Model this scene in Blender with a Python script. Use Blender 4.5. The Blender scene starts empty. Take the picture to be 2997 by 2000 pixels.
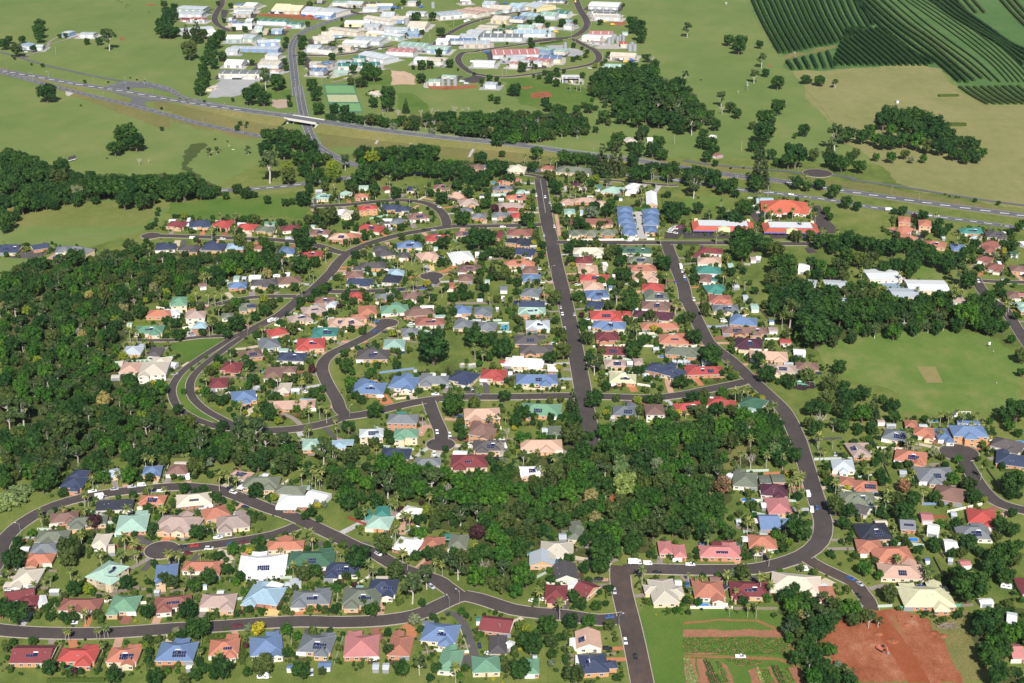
import bpy, math, random, re
from mathutils import Vector, Matrix
from mathutils.geometry import tessellate_polygon
from math import sin, cos, pi, radians, hypot, atan2, sqrt

# ------------------------------------------------------------------ camera, sky, sun, exposure
scene = bpy.context.scene
C = scene.collection
CAM_H, CAM_P = 414.0, radians(22.8)
cam = bpy.data.objects.new('camera', bpy.data.cameras.new('camera'))
C.objects.link(cam)
cam.location = (0, 0, CAM_H)
cam.rotation_euler = (pi / 2 - CAM_P, 0, 0)
cam.data.sensor_fit = 'HORIZONTAL'
cam.data.sensor_width = 36.0
cam.data.lens = 36.0 * 4400.0 / 2997.0
cam.data.clip_start, cam.data.clip_end = 1.0, 20000.0
scene.camera = cam

SUN_EL, SUN_AZ = radians(40.0), radians(175.0)          # azimuth clockwise from +Y
world = bpy.data.worlds.new('World')
scene.world = world
world.use_nodes = True
wn = world.node_tree
wn.nodes.clear()
sky = wn.nodes.new('ShaderNodeTexSky')
sky.sky_type = 'NISHITA'
sky.sun_disc = False
sky.sun_elevation, sky.sun_rotation = SUN_EL, SUN_AZ
sky.altitude = 200.0
bg = wn.nodes.new('ShaderNodeBackground')
bg.inputs['Strength'].default_value = 0.065
wo = wn.nodes.new('ShaderNodeOutputWorld')
wn.links.new(sky.outputs[0], bg.inputs[0])
wn.links.new(bg.outputs[0], wo.inputs[0])
sun = bpy.data.objects.new('sun', bpy.data.lights.new('sun', 'SUN'))
C.objects.link(sun)
sun.data.energy = 5.0
sun.data.angle = radians(0.53)
sun.data.color = (1.0, 0.96, 0.90)
to_sun = Vector((sin(SUN_AZ) * cos(SUN_EL), cos(SUN_AZ) * cos(SUN_EL), sin(SUN_EL)))
sun.rotation_euler = to_sun.to_track_quat('Z', 'Y').to_euler()
sun.location = (60, -300, 600)
vs = scene.view_settings
vs.view_transform, vs.look, vs.gamma, vs.exposure = 'Standard', 'None', 1.0, 0.46
vs.use_curve_mapping = False
cy = scene.cycles
cy.max_bounces, cy.diffuse_bounces, cy.glossy_bounces, cy.transparent_max_bounces = 4, 2, 2, 4

# ------------------------------------------------------------------ layout of the place, in metres (x right, y away)
HOUSES = '''-255.4 684.5 -240.7 684.5 9 O n2
-256 666.4 -242.3 666.4 14 y n1s
-255.1 647 -241 651.1 9 r g
-247.5 642.2 -237 643.4 10 r -
-212.4 658.7 -203.9 675 12 e 2s
-183.2 665.6 -171.9 667.3 14 B 2n1
-225.2 640.2 -204.8 640.2 10 q n4
-200.4 641 -186.1 641 13 v n0
-178.5 641 -160.4 644.2 10 q s
-235.6 597.4 -216.6 597.4 13 r sg
-213.6 596.7 -195.5 596.7 10 R n8f8
-190.5 596.7 -175.7 596.7 11 O f8n8s
-167.7 599.6 -149.6 599.6 14 B f5s
-171.3 676.7 -150.9 676.7 9 O n9
-142.3 676.7 -117.5 678.4 18 w f3n4s
-117.3 683.7 -93.1 683.7 14 G s
-155.9 643.4 -138.1 644.2 11 m -
-133.3 650.7 -115.4 647.4 15 c f1n0
-110.3 646.6 -90.8 646.6 11 g f8n0s
-143.9 602.4 -129.7 603.9 12 O f8n8s
-124.8 603.2 -109.6 606.1 14 B f8n9s
-101.4 606.8 -85 605.3 13 g f8n8s
-96.6 674.1 -79.4 674.1 11 b s
-85.2 647.4 -65.9 647.4 15 s n1s
-72.9 657.2 -58.2 656.4 13 b s
-79.9 603.9 -63.3 604.6 16 P f1
-58.7 604.6 -47.5 603.9 15 O f1
-43.2 616.4 -25.8 614.1 14 B n8s
-15.1 623.9 0.2 620.9 12 r g
-11 605.3 -2.3 605.3 14 d -
-34.1 593.2 -23.5 591.8 16 v f2
-18.9 589 -5.5 589.7 12 v -
15.9 689.9 15.7 676.7 12 l g
15.1 694.3 32.7 693.4 14 y -
27.1 678.4 28 663.1 11 d g
16.6 651.5 28 650.7 13 r n2
33.5 656.4 41.2 650.7 13 r g
36.5 616.4 36.7 601.7 11 o gs
37.3 597.4 38.6 582.1 12 b n6s
7.1 587.6 12.4 587.6 11 v -
75.8 663.9 77.2 641 12 y n5f3
91.7 653.9 107.6 653.9 14 O n8f0
110.4 654.8 130.1 653.9 13 r s
132.9 663.1 157.4 658.1 15 y n9
154.1 649.9 162.9 649.9 13 O -
190.2 688.1 211.1 689 14 O n3n9
189.9 672.4 212.5 670.7 13 o f8s
195.2 647.4 221.1 647.4 17 Y f8f1n7
257.4 657.2 271.2 657.2 14 r s
235.4 599.6 242 599.6 11 P g
-259.4 769 -246 767.9 12 b n8
-257.5 778.7 -247.8 776.5 12 b -
-236.5 784.1 -231.3 775.4 9 l -
-216.3 783 -205.3 784.1 10 B n9
-232.7 741.1 -212.6 743.1 11 k g
-210.3 748.2 -195.6 748.2 9 O s
-254.8 726.3 -240 730.2 10 n -
-243.7 722.5 -222.9 725.4 9 s n1
-216.4 720.6 -199.7 722.5 17 e f8
-256.4 706.9 -239.2 707.8 11 s n3
-255.6 694.5 -241 695.4 10 g n3
-224.8 702.7 -215.9 702.7 13 y -
-192.5 722.5 -171.2 718.6 15 m n1f4
-201.9 784.1 -189.9 784.1 10 n -
-200.5 785.8 -192.2 785.2 10 n -
-189.3 746.2 -169.9 750.2 13 y s
-171.5 730.2 -158.1 736.1 12 O -
-162.2 721.5 -144 724.4 13 m n1f8
-194.2 723.4 -173 720.6 14 m n7
-163.8 780.8 -151.9 776.5 7 o s
-155.2 769 -134.1 769 12 s n8
-135.4 760.6 -117.6 758.5 10 s -
-131.9 747.2 -111.7 746.2 12 w n3
-130.8 697.2 -111 698.2 9 O f4
-127.2 817.1 -115.7 818.3 13 e s
-109.2 817.1 -100.8 818.3 10 c -
-78.6 805.5 -60.8 804.3 13 b s
-57.6 794.1 -42.1 794.1 9 g -
-36.4 795.2 -14.2 795.2 15 r s
-23.5 815.9 -2.9 815.9 13 d n1s
-79.2 723.4 -65.7 721.5 13 e s
-76.3 734.2 -67.6 734.2 12 t -
-81.3 730.2 -78.5 731.2 10 t -
-62.3 700.9 -49 696.3 12 w -
-48.2 700 -36.1 699.1 13 O -
-33.8 701.8 -23.5 700.9 14 s -
-61.4 736.1 -50.9 731.2 11 w -
-93.6 827.3 -78.8 828.5 10 l 2s
-72.3 827.3 -57.3 827.3 11 v 2
-24.9 832.2 -11.4 827.3 12 n 2
5.1 817.1 30.5 817.1 12 o n6
22.4 835 30.5 835 14 s -
4.4 783 17.2 784.1 9 w s
30.5 711.1 38.5 710.1 13 s -
32.7 718.6 38.4 719.6 9 s -
77.8 695.4 85.2 695.4 12 P -
85.3 691.8 92.2 691.8 12 P -
128.2 773.3 142 771.1 16 s f1
143 771.1 149.6 771.1 10 s f
150.3 772.2 157.8 772.2 10 s f
141.9 760.6 157.5 758.5 13 u n7
142.4 741.1 156.1 741.1 17 P -
135.2 722.5 146.7 722.5 15 B g
146.7 722.5 153.4 722.5 7 B -
126.5 701.8 141.7 700.9 13 O -
99.1 691.8 121.2 690.9 11 P s
188.8 790.8 201.9 789.6 13 l n4
189.4 771.1 197.6 769 10 O -
189.2 750.2 201.3 749.2 14 s -
207.5 819.4 209.4 800.9 10 m s
229.1 832.6 242.7 826.6 13 g s
248.3 836.2 260.8 832.6 12 O n8
260.5 831.4 270.1 831.4 14 B n8
269.7 830.9 291.3 829.7 14 B 2n4
293.1 821.8 309.2 812.4 13 d -
288.6 799.8 305.6 794.1 14 b f0
229.4 804.3 247.3 798.6 14 O s
235.6 778.7 258 778.7 16 g n3s
241.1 758.5 256.5 751.2 16 n -
196.3 765.8 209.9 763.7 11 O s
185.2 750.2 205.4 750.2 11 s s
191.7 739.1 198.9 734.2 9 d g
187 712 205.1 713 16 k s
212.1 720.6 220.5 719.6 11 g gs
183.6 698.2 197.3 697.2 11 O -
252.1 730.2 267.1 727.3 15 R s
240.9 712 259.5 711.1 13 g s
-269.3 1031.7 -250.6 1031.7 12 O -
-271.5 999.5 -250.6 1001.1 13 v s
-270.3 962.7 -256.9 962.7 13 l -
-252 959.7 -242.9 959.7 15 d -
-264.9 932.6 -251.3 932.6 16 o -
-250 925.3 -231.5 926.7 20 y 2s
-246.5 943 -233.4 943 13 y -
-250.7 1026.9 -244.6 1028.6 10 w 2
-238.8 1021.7 -224.4 1023.4 12 m 2
-254.4 1044.5 -242.4 1046.2 9 v 2
-228.8 1003.1 -218.4 1001.4 11 c 2
-204.1 1045.7 -191.3 1047.5 11 s s
-163.4 1019.6 -148.9 1026.5 11 m s
-156.1 1036.9 -138.6 1042.2 12 m s
-134.1 1014.5 -117.8 1016.2 13 o s
-174.7 992.9 -161.9 999.5 12 R -
-177.7 972.1 -164.3 976.8 15 g f3
-188.6 953.5 -173.1 958.1 12 n s
-196.9 935.6 -183 934.1 13 r s
-161.3 952 -141.9 950.5 13 b s
-151.6 973.7 -131.5 975.3 17 R s
-143.3 996.2 -124.6 996.2 15 t s
-166.1 923.9 -153.8 923.9 17 n -
-154.6 929.7 -145.8 929.7 9 n -
-200.4 906.9 -188 908.3 15 r s
-182.2 884.9 -166.5 889 15 B ns
-153.9 899.9 -145.3 899.9 14 y -
-157.8 873 -126.3 875.6 11 o n1
-213.7 1026.5 -205 1028.2 9 s -
-139.4 1049.3 -131.5 1049.3 9 l -
-114 1036.9 -100.6 1038.7 17 O s
-127.4 1011.1 -109.7 1017.9 14 o s
-118.7 1024.7 -105.9 1024.7 8 O -
-98 1038.7 -76.9 1042.2 14 v f6
-79.4 1031.7 -57.8 1036.9 12 n f4
-70.7 1014.5 -49.2 1016.2 12 q s
-43 1038.7 -30 1038.7 13 B -
-28.1 1036.9 -14.5 1036.9 14 g s
-42 1011.1 -28.7 1009.5 14 g -
-24.9 1007.8 -11 1006.1 14 g s
-79.6 996.2 -67.2 997.8 11 g -
-90.3 973.7 -75 973.7 15 e s
-107.5 955.1 -85.2 955.1 15 d f3s
-104.6 899.9 -83.2 898.5 16 B f1s
-80.6 909.7 -62.5 906.9 17 B f4n8s
-62.3 912.5 -42 912.5 12 g n1f1
-40 921 -24 913.9 16 b n8
-20.7 922.5 -3.7 921 14 R n8
-77.6 848.3 -58.5 847 12 g 2
-30.4 854.6 -7.4 855.9 14 o 2n2
-26 834.7 -11.5 833.4 13 n 2
4.3 1036.9 24.9 1036.9 12 e s
1 1051.1 24.6 1050.2 11 b -
9.8 1009.5 27.5 1009.5 15 l s
1.6 981.6 23.8 981.6 14 d s
5.2 964.3 28.9 964.3 14 d n2
-5 943 21.8 940 13 w n8f2
24 932.6 29.9 932.6 10 w -
2.7 913.9 30.5 913.9 14 B n7s
57.5 1028.2 80.6 1028.2 15 R s
81.5 1031.7 87.9 1030.8 9 R -
56 1051.1 68.3 1049.3 12 b n8
97 1049.3 118.4 1047.5 14 n s
89.8 1031.7 118.9 1026.5 12 u n8
93 1006.1 120.2 1007.8 10 O -
58.6 1011.1 82.4 1007.8 12 B n4s
59.3 988 76 988 14 r n2
59.8 962.7 80.3 961.2 14 r s
62.8 940 77.7 940 11 m s
64.9 915.3 82.8 913.9 13 Y f0s
83.2 943 89.8 943 9 m -
92.2 935.6 108.5 926.8 13 b -
102.7 928.3 116.1 921 12 b s
104.1 983.2 125 981.6 15 O s
106.5 962.7 131.1 959.7 13 s n8
5.3 867.8 31.4 865.2 16 v s
64.1 865.2 79 863.9 13 g s
84.2 861 96.3 861 14 n 2s
103.9 869.1 122 871.7 11 R s
149.1 1042.2 169.2 1042.2 12 g n5s
158.8 1017.9 178.7 1014.5 13 B f1
150.7 999.5 183.7 997.8 11 n n3n7s
157 976.8 176.2 973.7 16 u n2s
164.3 955.1 190.3 952 13 o -
174.6 932.6 192.4 929.7 11 m s
192.8 935.6 208 934.1 11 n -
116.7 926.8 142.7 928.3 12 R s
118.5 961.2 128.5 958.1 14 s -
149 880.9 161.8 873 14 G n2
126.1 878.3 143.6 874.3 10 R f3
150.7 1055.6 165.8 1055.6 7 O -
379.1 1049.3 386.9 1049.3 9 e -
376.9 1040.4 384.1 1040.4 9 e -
245.3 846.2 253.1 844.9 10 O -
-421.9 1175.8 -406.8 1175.8 17 b gs
-398 1178 -386.2 1184.6 11 b g
-376.6 1173.6 -363.5 1175.8 13 g -
-364.7 1170.5 -345.2 1161.9 12 g 2n3n8
-296 1180.1 -279.1 1182.3 14 b -
-298.2 1242.2 -281.9 1239.8 13 r n8
-279.6 1239.8 -261.6 1244.6 15 b n8
-258.9 1242.2 -241.9 1239.8 15 R n8f9
-236.5 1235 -220.4 1232.6 13 R n8
-218.9 1227.9 -203.2 1227.9 11 s -
-198.7 1227.9 -182.1 1232.6 12 r -
-172.3 1220.9 -155 1218.5 11 n s
-153.2 1209.3 -134.3 1204.7 14 o s
-182.3 1320.7 -167.1 1320.7 13 e s
-276 1178 -258.7 1178 11 d -
-256.7 1182.3 -238.2 1180.1 16 b -
-237.1 1182.3 -221.9 1182.3 14 c s
-192.1 1171.4 -178.3 1170.3 13 B -
-173.7 1162.8 -155.2 1162.8 13 R s
-213.9 1182.3 -199.8 1180.1 12 q -
-219.6 1090 -205.7 1091.9 11 B n8
-203 1095.7 -182.2 1097.7 12 d n6
-183.2 1099.6 -164.7 1103.5 14 n -
-257.5 1058.3 -244.3 1058.3 13 v -
-148.9 1058.3 -133.8 1058.3 12 n s
-175.5 1271.6 -169.7 1274.1 9 r -
-156.8 1276.6 -148.8 1274.1 13 w -
-150.8 1271.6 -140.8 1271.6 15 y n
-136.7 1278.6 -119.9 1281.1 10 R 2s
-115.8 1286.7 -98.8 1289.3 12 b -
-103.9 1284.2 -90.6 1284.2 11 b -
-92.1 1259.2 -74 1264.1 13 n f4s
-105.2 1249.4 -94.4 1247 13 g -
-132 1235 -110.3 1227.9 12 R s
-145.1 1209.3 -127.9 1207 14 O -
-144.3 1323.4 -131.5 1323.4 9 O -
-119.6 1345.2 -113.3 1348 10 r -
-96.9 1345.2 -87.9 1345.2 12 b -
-73.6 1350.8 -57.3 1350.8 13 n s
-58.1 1328.8 -44.1 1318.1 11 o -
-48.4 1302.2 -31.1 1304.9 14 m n7
-45.3 1279.1 -35.3 1281.7 11 g -
-35.6 1264.1 -22.6 1264.1 11 g n8
-18.2 1348 0.5 1348 11 g s
-5.9 1318.1 6 1318.1 11 O s
-13.7 1294.5 13 1294.5 11 m -
-17.3 1269.1 -3.4 1266.6 11 g n1
-11.9 1370.5 -7.7 1367.7 8 R -
-7.8 1370.4 3 1367.5 13 q 2
-72.4 1204.7 -53.3 1204.7 12 R s
-48.5 1213.9 -31.5 1216.2 11 n s
-19.6 1213.9 -8.4 1211.6 16 r -
-4.7 1190.4 4.8 1188.1 10 k 2
-96 1184.6 -75.1 1186.8 13 B f5s
-114.9 1175.8 -103.4 1175.8 14 d -
-111.6 1162.8 -97 1167.1 12 d -
-93.6 1160.7 -83.7 1160.7 12 d -
-77 1156.4 -61 1162.8 14 o n8
-51.4 1156.4 -32.4 1160.7 19 w s
-6.6 1141.7 18.6 1139.7 10 O -
-122.6 1135.6 -101 1135.6 12 d -
-126.9 1129.4 -120 1129.4 9 d -
-98.3 1119.3 -85.2 1119.3 13 c -
-100.7 1105.5 -86.9 1103.5 15 k -
-130.9 1113.3 -117.3 1115.3 13 n -
-128.8 1099.6 -108.2 1097.7 12 b n8
-123.7 1069.3 -112.4 1069.3 11 R n8
-83.1 1067.4 -68 1069.3 12 n n8
-104.2 1065.6 -89.1 1067.4 10 g -
-43.4 1129.4 -24.6 1129.4 12 n s
-42 1107.4 -30.4 1107.4 14 n -
-48.9 1090 -43.5 1090 12 O -
-158.2 1334.2 -150.4 1328.8 11 e -
44.8 1307.5 57.3 1304.9 12 o n6
56.7 1310.1 76.5 1310.1 11 o -
76.1 1302.2 84.8 1302.2 10 o -
46.2 1276.6 56.2 1276.6 13 e -
50.5 1247 87.7 1247 14 q n7
48 1218.5 61.4 1218.5 11 s n3
61.4 1218.5 74.7 1217.4 11 s n3
74.9 1220.9 88.9 1218.5 12 s n5
85.7 1345.2 101.3 1337 16 e f8
107.5 1356.4 117.7 1350.8 16 w -
106.4 1339.7 115.9 1337 13 w -
128.5 1334.2 125.9 1294.5 9 w g
93.7 1281.7 107.7 1281.7 15 B -
92.8 1266.6 106.6 1266.6 15 B -
92.4 1249.4 106.8 1249.4 15 B -
93 1235 107.1 1232.6 15 B -
94.3 1220.9 106.9 1220.9 15 B n6
116.4 1274.1 130.5 1275.3 15 B -
114.7 1261.6 129.1 1260.4 15 B -
114.3 1247 127.8 1245.8 15 B -
113.5 1227.9 124.7 1227.9 15 B n6
50 1171.4 76.6 1171.4 13 y -
87.5 1173.6 115.4 1171.4 13 G s
51.2 1148 65.4 1148 13 r f9
52.2 1127.4 68.5 1127.4 16 o s
53.1 1107.4 76.3 1107.4 12 R s
55 1088.1 71.1 1088.1 15 o -
55.6 1071.1 73.6 1073 14 B n3s
93.7 1150.1 114.1 1148 13 s s
92.3 1129.4 115.2 1129.4 13 O s
94.3 1109.4 114.8 1109.4 12 o n8
100 1086.2 117.3 1084.3 14 R f4
100.5 1067.4 119 1067.4 14 s s
-0.3 1264.1 12 1266.6 13 R -
-4 1218.5 17.5 1216.2 15 q -
-2.5 1195.7 17.2 1193.5 14 k n8
-1.7 1171.4 19 1167.1 14 b n8
-1 1143.8 15.5 1141.7 12 O s
8 1125.4 20.5 1125.4 15 n s
7.9 1107.4 22.3 1106.4 14 B -
7.7 1076.7 22.4 1073 15 g s
-4.2 1281.7 5.1 1281.7 10 R -
-1.1 1320.7 13.2 1318.1 11 O s
4.5 1337 11.8 1335.6 10 e -
0.5 1373.4 3.8 1370.5 14 O -
56.3 1362 69.4 1362 14 u -
149.6 1162.8 152.9 1160.7 12 r -
154.4 1173.6 173.3 1169.3 12 r -
150 1148 169.5 1145.9 12 o -
146.8 1125.4 166 1123.3 13 t f4
147.5 1107.4 156.8 1105.5 15 n -
148.6 1082.4 164.3 1084.3 15 t n4s
148.8 1061.9 165.8 1060.1 15 q n4
223.5 1291.9 264.9 1286.7 30 Z f6n3
258.1 1279.1 264.6 1276.6 18 Z g
229.5 1095.7 236.6 1093.8 14 l f
242 1093.8 259.9 1091.9 16 l f
233.1 1071.1 244.7 1069.3 13 l f
246.7 1056.5 252.9 1054.6 13 l f
336 1246.3 346 1243.9 15 O 2
351 1236.7 361.7 1234.3 16 O 2
328 1220.9 344.5 1230.2 13 O -
329.4 1204.7 340.1 1209.3 15 O -
344.4 1191.2 361.5 1184.6 13 O s
364 1180.1 375.7 1178 15 B -
383 1223.2 402.5 1220.9 12 t s
402.7 1213.9 419 1211.6 14 d s
395.3 1193.5 405.8 1182.3 14 q -
388.7 1175.8 399.6 1173.6 16 q -
378.3 1154.3 389.2 1148 11 q -
380.6 1135.6 392.1 1129.4 14 q -
397.6 1129.4 410.2 1127.4 13 n -
377.2 1071.1 387.2 1069.3 13 n -
388.2 1207 395.7 1202.5 9 l -
278.6 1113.3 305.2 1115.3 24 w f
305.3 1090 336.5 1088.1 24 w f
289.2 1073 311.8 1073 20 l f
379 1049.2 386.2 1049.2 8 e -
-357 1746.7 -350.9 1762.3 8 w f
-357.8 1824.1 -307.1 1822.4 20 g f
-349.8 1814.8 -311 1810.7 12 w f
-247.3 1836.8 -229 1832.6 16 B f
-99.7 1778.9 -85.1 1778.9 16 e f
-84.9 1814.8 -67.1 1810.7 12 e -
-31.6 1765.3 -17.5 1762.9 14 w f
-41.1 1416.8 -27.7 1416.8 14 n -
-27.8 1419.5 -18.9 1419.5 12 g -
-5.4 1411.5 9.4 1411.5 14 y -
49.5 1798.3 60.4 1794.3 8 w f
61.3 1795.1 80.6 1795.1 18 w f
115.8 1515.4 127.9 1518.4 16 y n
43.4 1408.9 75.7 1403.6 16 s -
-3.9 1411.5 13.8 1408.9 16 y -
28.7 1416.8 40.6 1414.2 10 q -
-650.8 1984.3 -633.1 1984.3 18 c -
-627.7 1980.2 -617.6 1980.2 14 l g
-591.4 2065 -570.6 2062.3 14 l f
-615.3 2073.8 -603.9 2069.4 16 l f
-495.4 2261.2 -453.9 2252.5 26 l f
-487.4 2218.2 -450.6 2214 22 l f
-461.2 2172.6 -439 2168.6 14 R f
-459.1 2086.5 -418.2 2105.5 22 l f
-423.7 2071.5 -410.4 2079 18 w g
-415.5 2283.3 -398.7 2278.8 20 B f
-399.4 2283.3 -381.1 2278.8 30 w g
-411.1 2248.1 -380.4 2243.8 16 w f
-402.2 2214 -380.3 2214 26 l f
-410.1 2186.5 -403.9 2186.5 10 l f
-401.1 2144.5 -382.3 2140.6 16 B f
-380.2 2160.5 -370.3 2160.5 20 w f
-388.8 2120.9 -366.1 2124.8 22 w f
-362.7 2160.5 -318.8 2152.5 18 t f
-351.2 2261.2 -328.3 2256.8 50 Y g
-358.6 2105.5 -347.4 2105.5 20 l g
-333.2 2090.3 -317.7 2090.3 18 l f
-385.6 2038.5 -363.9 2038.5 28 w g
-365.1 2045.8 -345.1 2038.5 26 w g
-340.8 2006.5 -315.5 2013.5 20 w g
-369.1 1971.9 -304.3 1965.2 18 w f
-373.1 1958.4 -356.3 1958.4 24 w f
-315.6 1928.6 -297.9 1925.4 20 w f
-359.3 1883.9 -336.6 1880.8 26 w g
-317.1 1880.8 -289.8 1877.7 28 y f
-299.5 1846.8 -284.8 1840.8 12 o f
-304.5 1811.6 -295.4 1811.6 18 G f
-332.5 2252.5 -308.2 2248.1 46 Y g
-303.7 2243.8 -279.7 2235.2 40 w g
-280.7 2243.8 -246.9 2222.4 34 w f
-284.6 2209.8 -258.7 2201.4 24 w g
-318.1 2136.6 -295.7 2132.7 16 t f
-248.1 2296.7 -223.4 2292.2 28 w g
-221.8 2292.2 -199.6 2296.7 18 d f
-220.2 2256.8 -197.6 2252.5 18 l f
-203 2278.8 -178.9 2278.8 18 w g
-237.3 2144.5 -200.9 2144.5 26 w f
-209.1 2184.9 -168.2 2152.5 18 y g
-209.8 2124.8 -184.6 2120.9 22 l f
-188.8 2201.4 -170.2 2201.4 40 w g
-174.2 2172.6 -148.1 2172.6 30 w g
-153.4 2218.2 -125.8 2214 22 l f
-251.6 2101.7 -208.2 2075.2 16 w f
-260.9 2060.4 -230.6 2064.1 26 w g
-269.3 2027.7 -242 2034.9 28 w g
-269.2 1975.3 -250.9 1975.3 24 w 2f
-250.8 1968.5 -231.2 1961.8 22 g f
-228.8 1978.8 -210.2 1975.3 16 w f
-224.3 2010 -190.1 2003 24 w f
-211.3 2031.3 -173 2020.6 30 l f
-197.9 2075.2 -175.2 2067.8 18 w f
-176.4 2064.1 -147.4 2045.8 18 w f
-177.9 2101.7 -143.4 2097.9 18 l f
-152 2071.5 -126.9 2067.8 16 c f
-144.3 2111.2 -130.6 2107.4 12 e f
-143.9 2128.8 -118.1 2124.8 40 w g
-146.9 1996 -109.3 1982.2 26 e g
-161.5 1955.1 -125.6 1948.4 24 P f
-189.7 1935.2 -152.8 1902.9 26 l g
-218.1 1865.4 -165.2 1871.5 22 t f
-202.3 1909.3 -187.3 1909.3 14 t f
-220.1 1883.9 -201.2 1883.9 18 l f
-217.3 1826.1 -200.2 1826.1 14 e -
-254.3 1877.7 -239.5 1877.7 16 y f
-247.1 1841.1 -228.7 1841.1 16 B f
-238.1 1865.4 -228.1 1883.9 16 B f
-122.9 1902.9 -106.5 1899.7 22 w f
-271.7 2305.8 -245.6 2304 18 e f
-298.5 2325 -290.3 2325 12 y f
-157.4 2305.8 -143.5 2304 16 l f
-81.2 2235.2 -44.5 2209.8 22 o f
-68.3 2252.5 -30.6 2226.7 16 o f
-54.9 2256.8 -18.1 2230.9 16 o f
-72.7 2215.5 -56.9 2207.1 10 y f
-111.1 2201.4 -75.9 2218.2 34 l f
-29.5 2261.2 0.8 2252.5 34 w g
-42 2296.7 -23.4 2292.2 30 w g
-0.8 2274.4 19.9 2265.6 40 c g
13.7 2292.2 26.4 2278.8 20 l f
32.9 2283.3 50.9 2261.2 40 l g
16.3 2205.6 41 2193.1 26 c g
44.4 2209.8 67.6 2201.4 30 e g
65 2222.4 85.1 2214 26 t g
-25.4 2176.7 -2.3 2168.6 34 w g
-10 2180.8 19.2 2172.6 24 B f
8.2 2113.2 32.1 2109.3 24 e g
29.3 2124.8 44.2 2120.9 20 w g
-6.7 2097.9 6.6 2094.1 20 G f
-25.9 2086.5 -12.6 2086.5 18 G f
-45.7 2117.1 -18.7 2109.3 14 y f
-49.8 2097.9 -26 2094.1 18 y f
-59.8 2082.7 -39 2075.2 20 l f
-70.7 2053.1 -44.4 2049.4 18 w f
-42.9 2049.4 15.2 2045.8 28 g g
2.2 2075.2 53.7 2075.2 28 c g
-64.8 2003 -29.2 2003 24 l f
-82.6 2020.6 -48.1 2020.6 18 B f
-88.3 2038.5 -70.1 2034.9 20 w g
-100.5 2020.6 -83.1 2017 20 w g
-111.4 1968.5 -81.7 1961.8 22 e g
-27 1938.5 33.9 1945.1 36 P g
-10.3 1912.5 18.3 1906.1 18 l f
18.3 1902.9 50.6 1890.2 20 P f
-2 1877.7 19.4 1871.5 14 P f
11.4 1883.9 38.3 1880.8 14 l f
-47.8 1883.9 -20.9 1880.8 18 w f
34.1 1912.5 63.3 1909.3 26 B f
31.5 1968.5 53.6 1955.1 14 e f
56.4 1955.1 71.5 1948.4 14 e f
-107.8 1899.7 -83.2 1893.4 24 y f
-77.3 2311.4 -62.8 2315.9 8 w f
38.4 2325 80.8 2322.3 10 B f
117.5 2287.8 162 2278.8 40 w f
117.4 2235.2 151.8 2230.9 14 g f
119.7 2218.2 158.2 2209.8 14 g f
120 2193.1 158.1 2184.9 14 y f
40.1 2329.6 80.9 2325 10 B f
106.3 2067.8 138.3 2064.1 26 P g
96.5 2045.8 122.2 2038.5 20 w f
105.6 2022.8 125.9 2012.2 8 P f
72.2 2152.5 85.8 2148.5 20 c f
74.4 2124.8 86.3 2120.9 16 l f
127.2 1928.6 159.7 1922.1 24 w g
115.6 1859.2 140 1856.2 24 e g
49.7 1800 59.9 1794.3 12 w f
59.9 1797.1 81.2 1797.1 22 w f
143.5 1999.5 152.8 1999.5 16 R f
53.2 2118.9 62.1 2115.1 10 l f
68.3 1958.4 71.8 1958.4 8 e 2f'''.split('\n')
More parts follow.
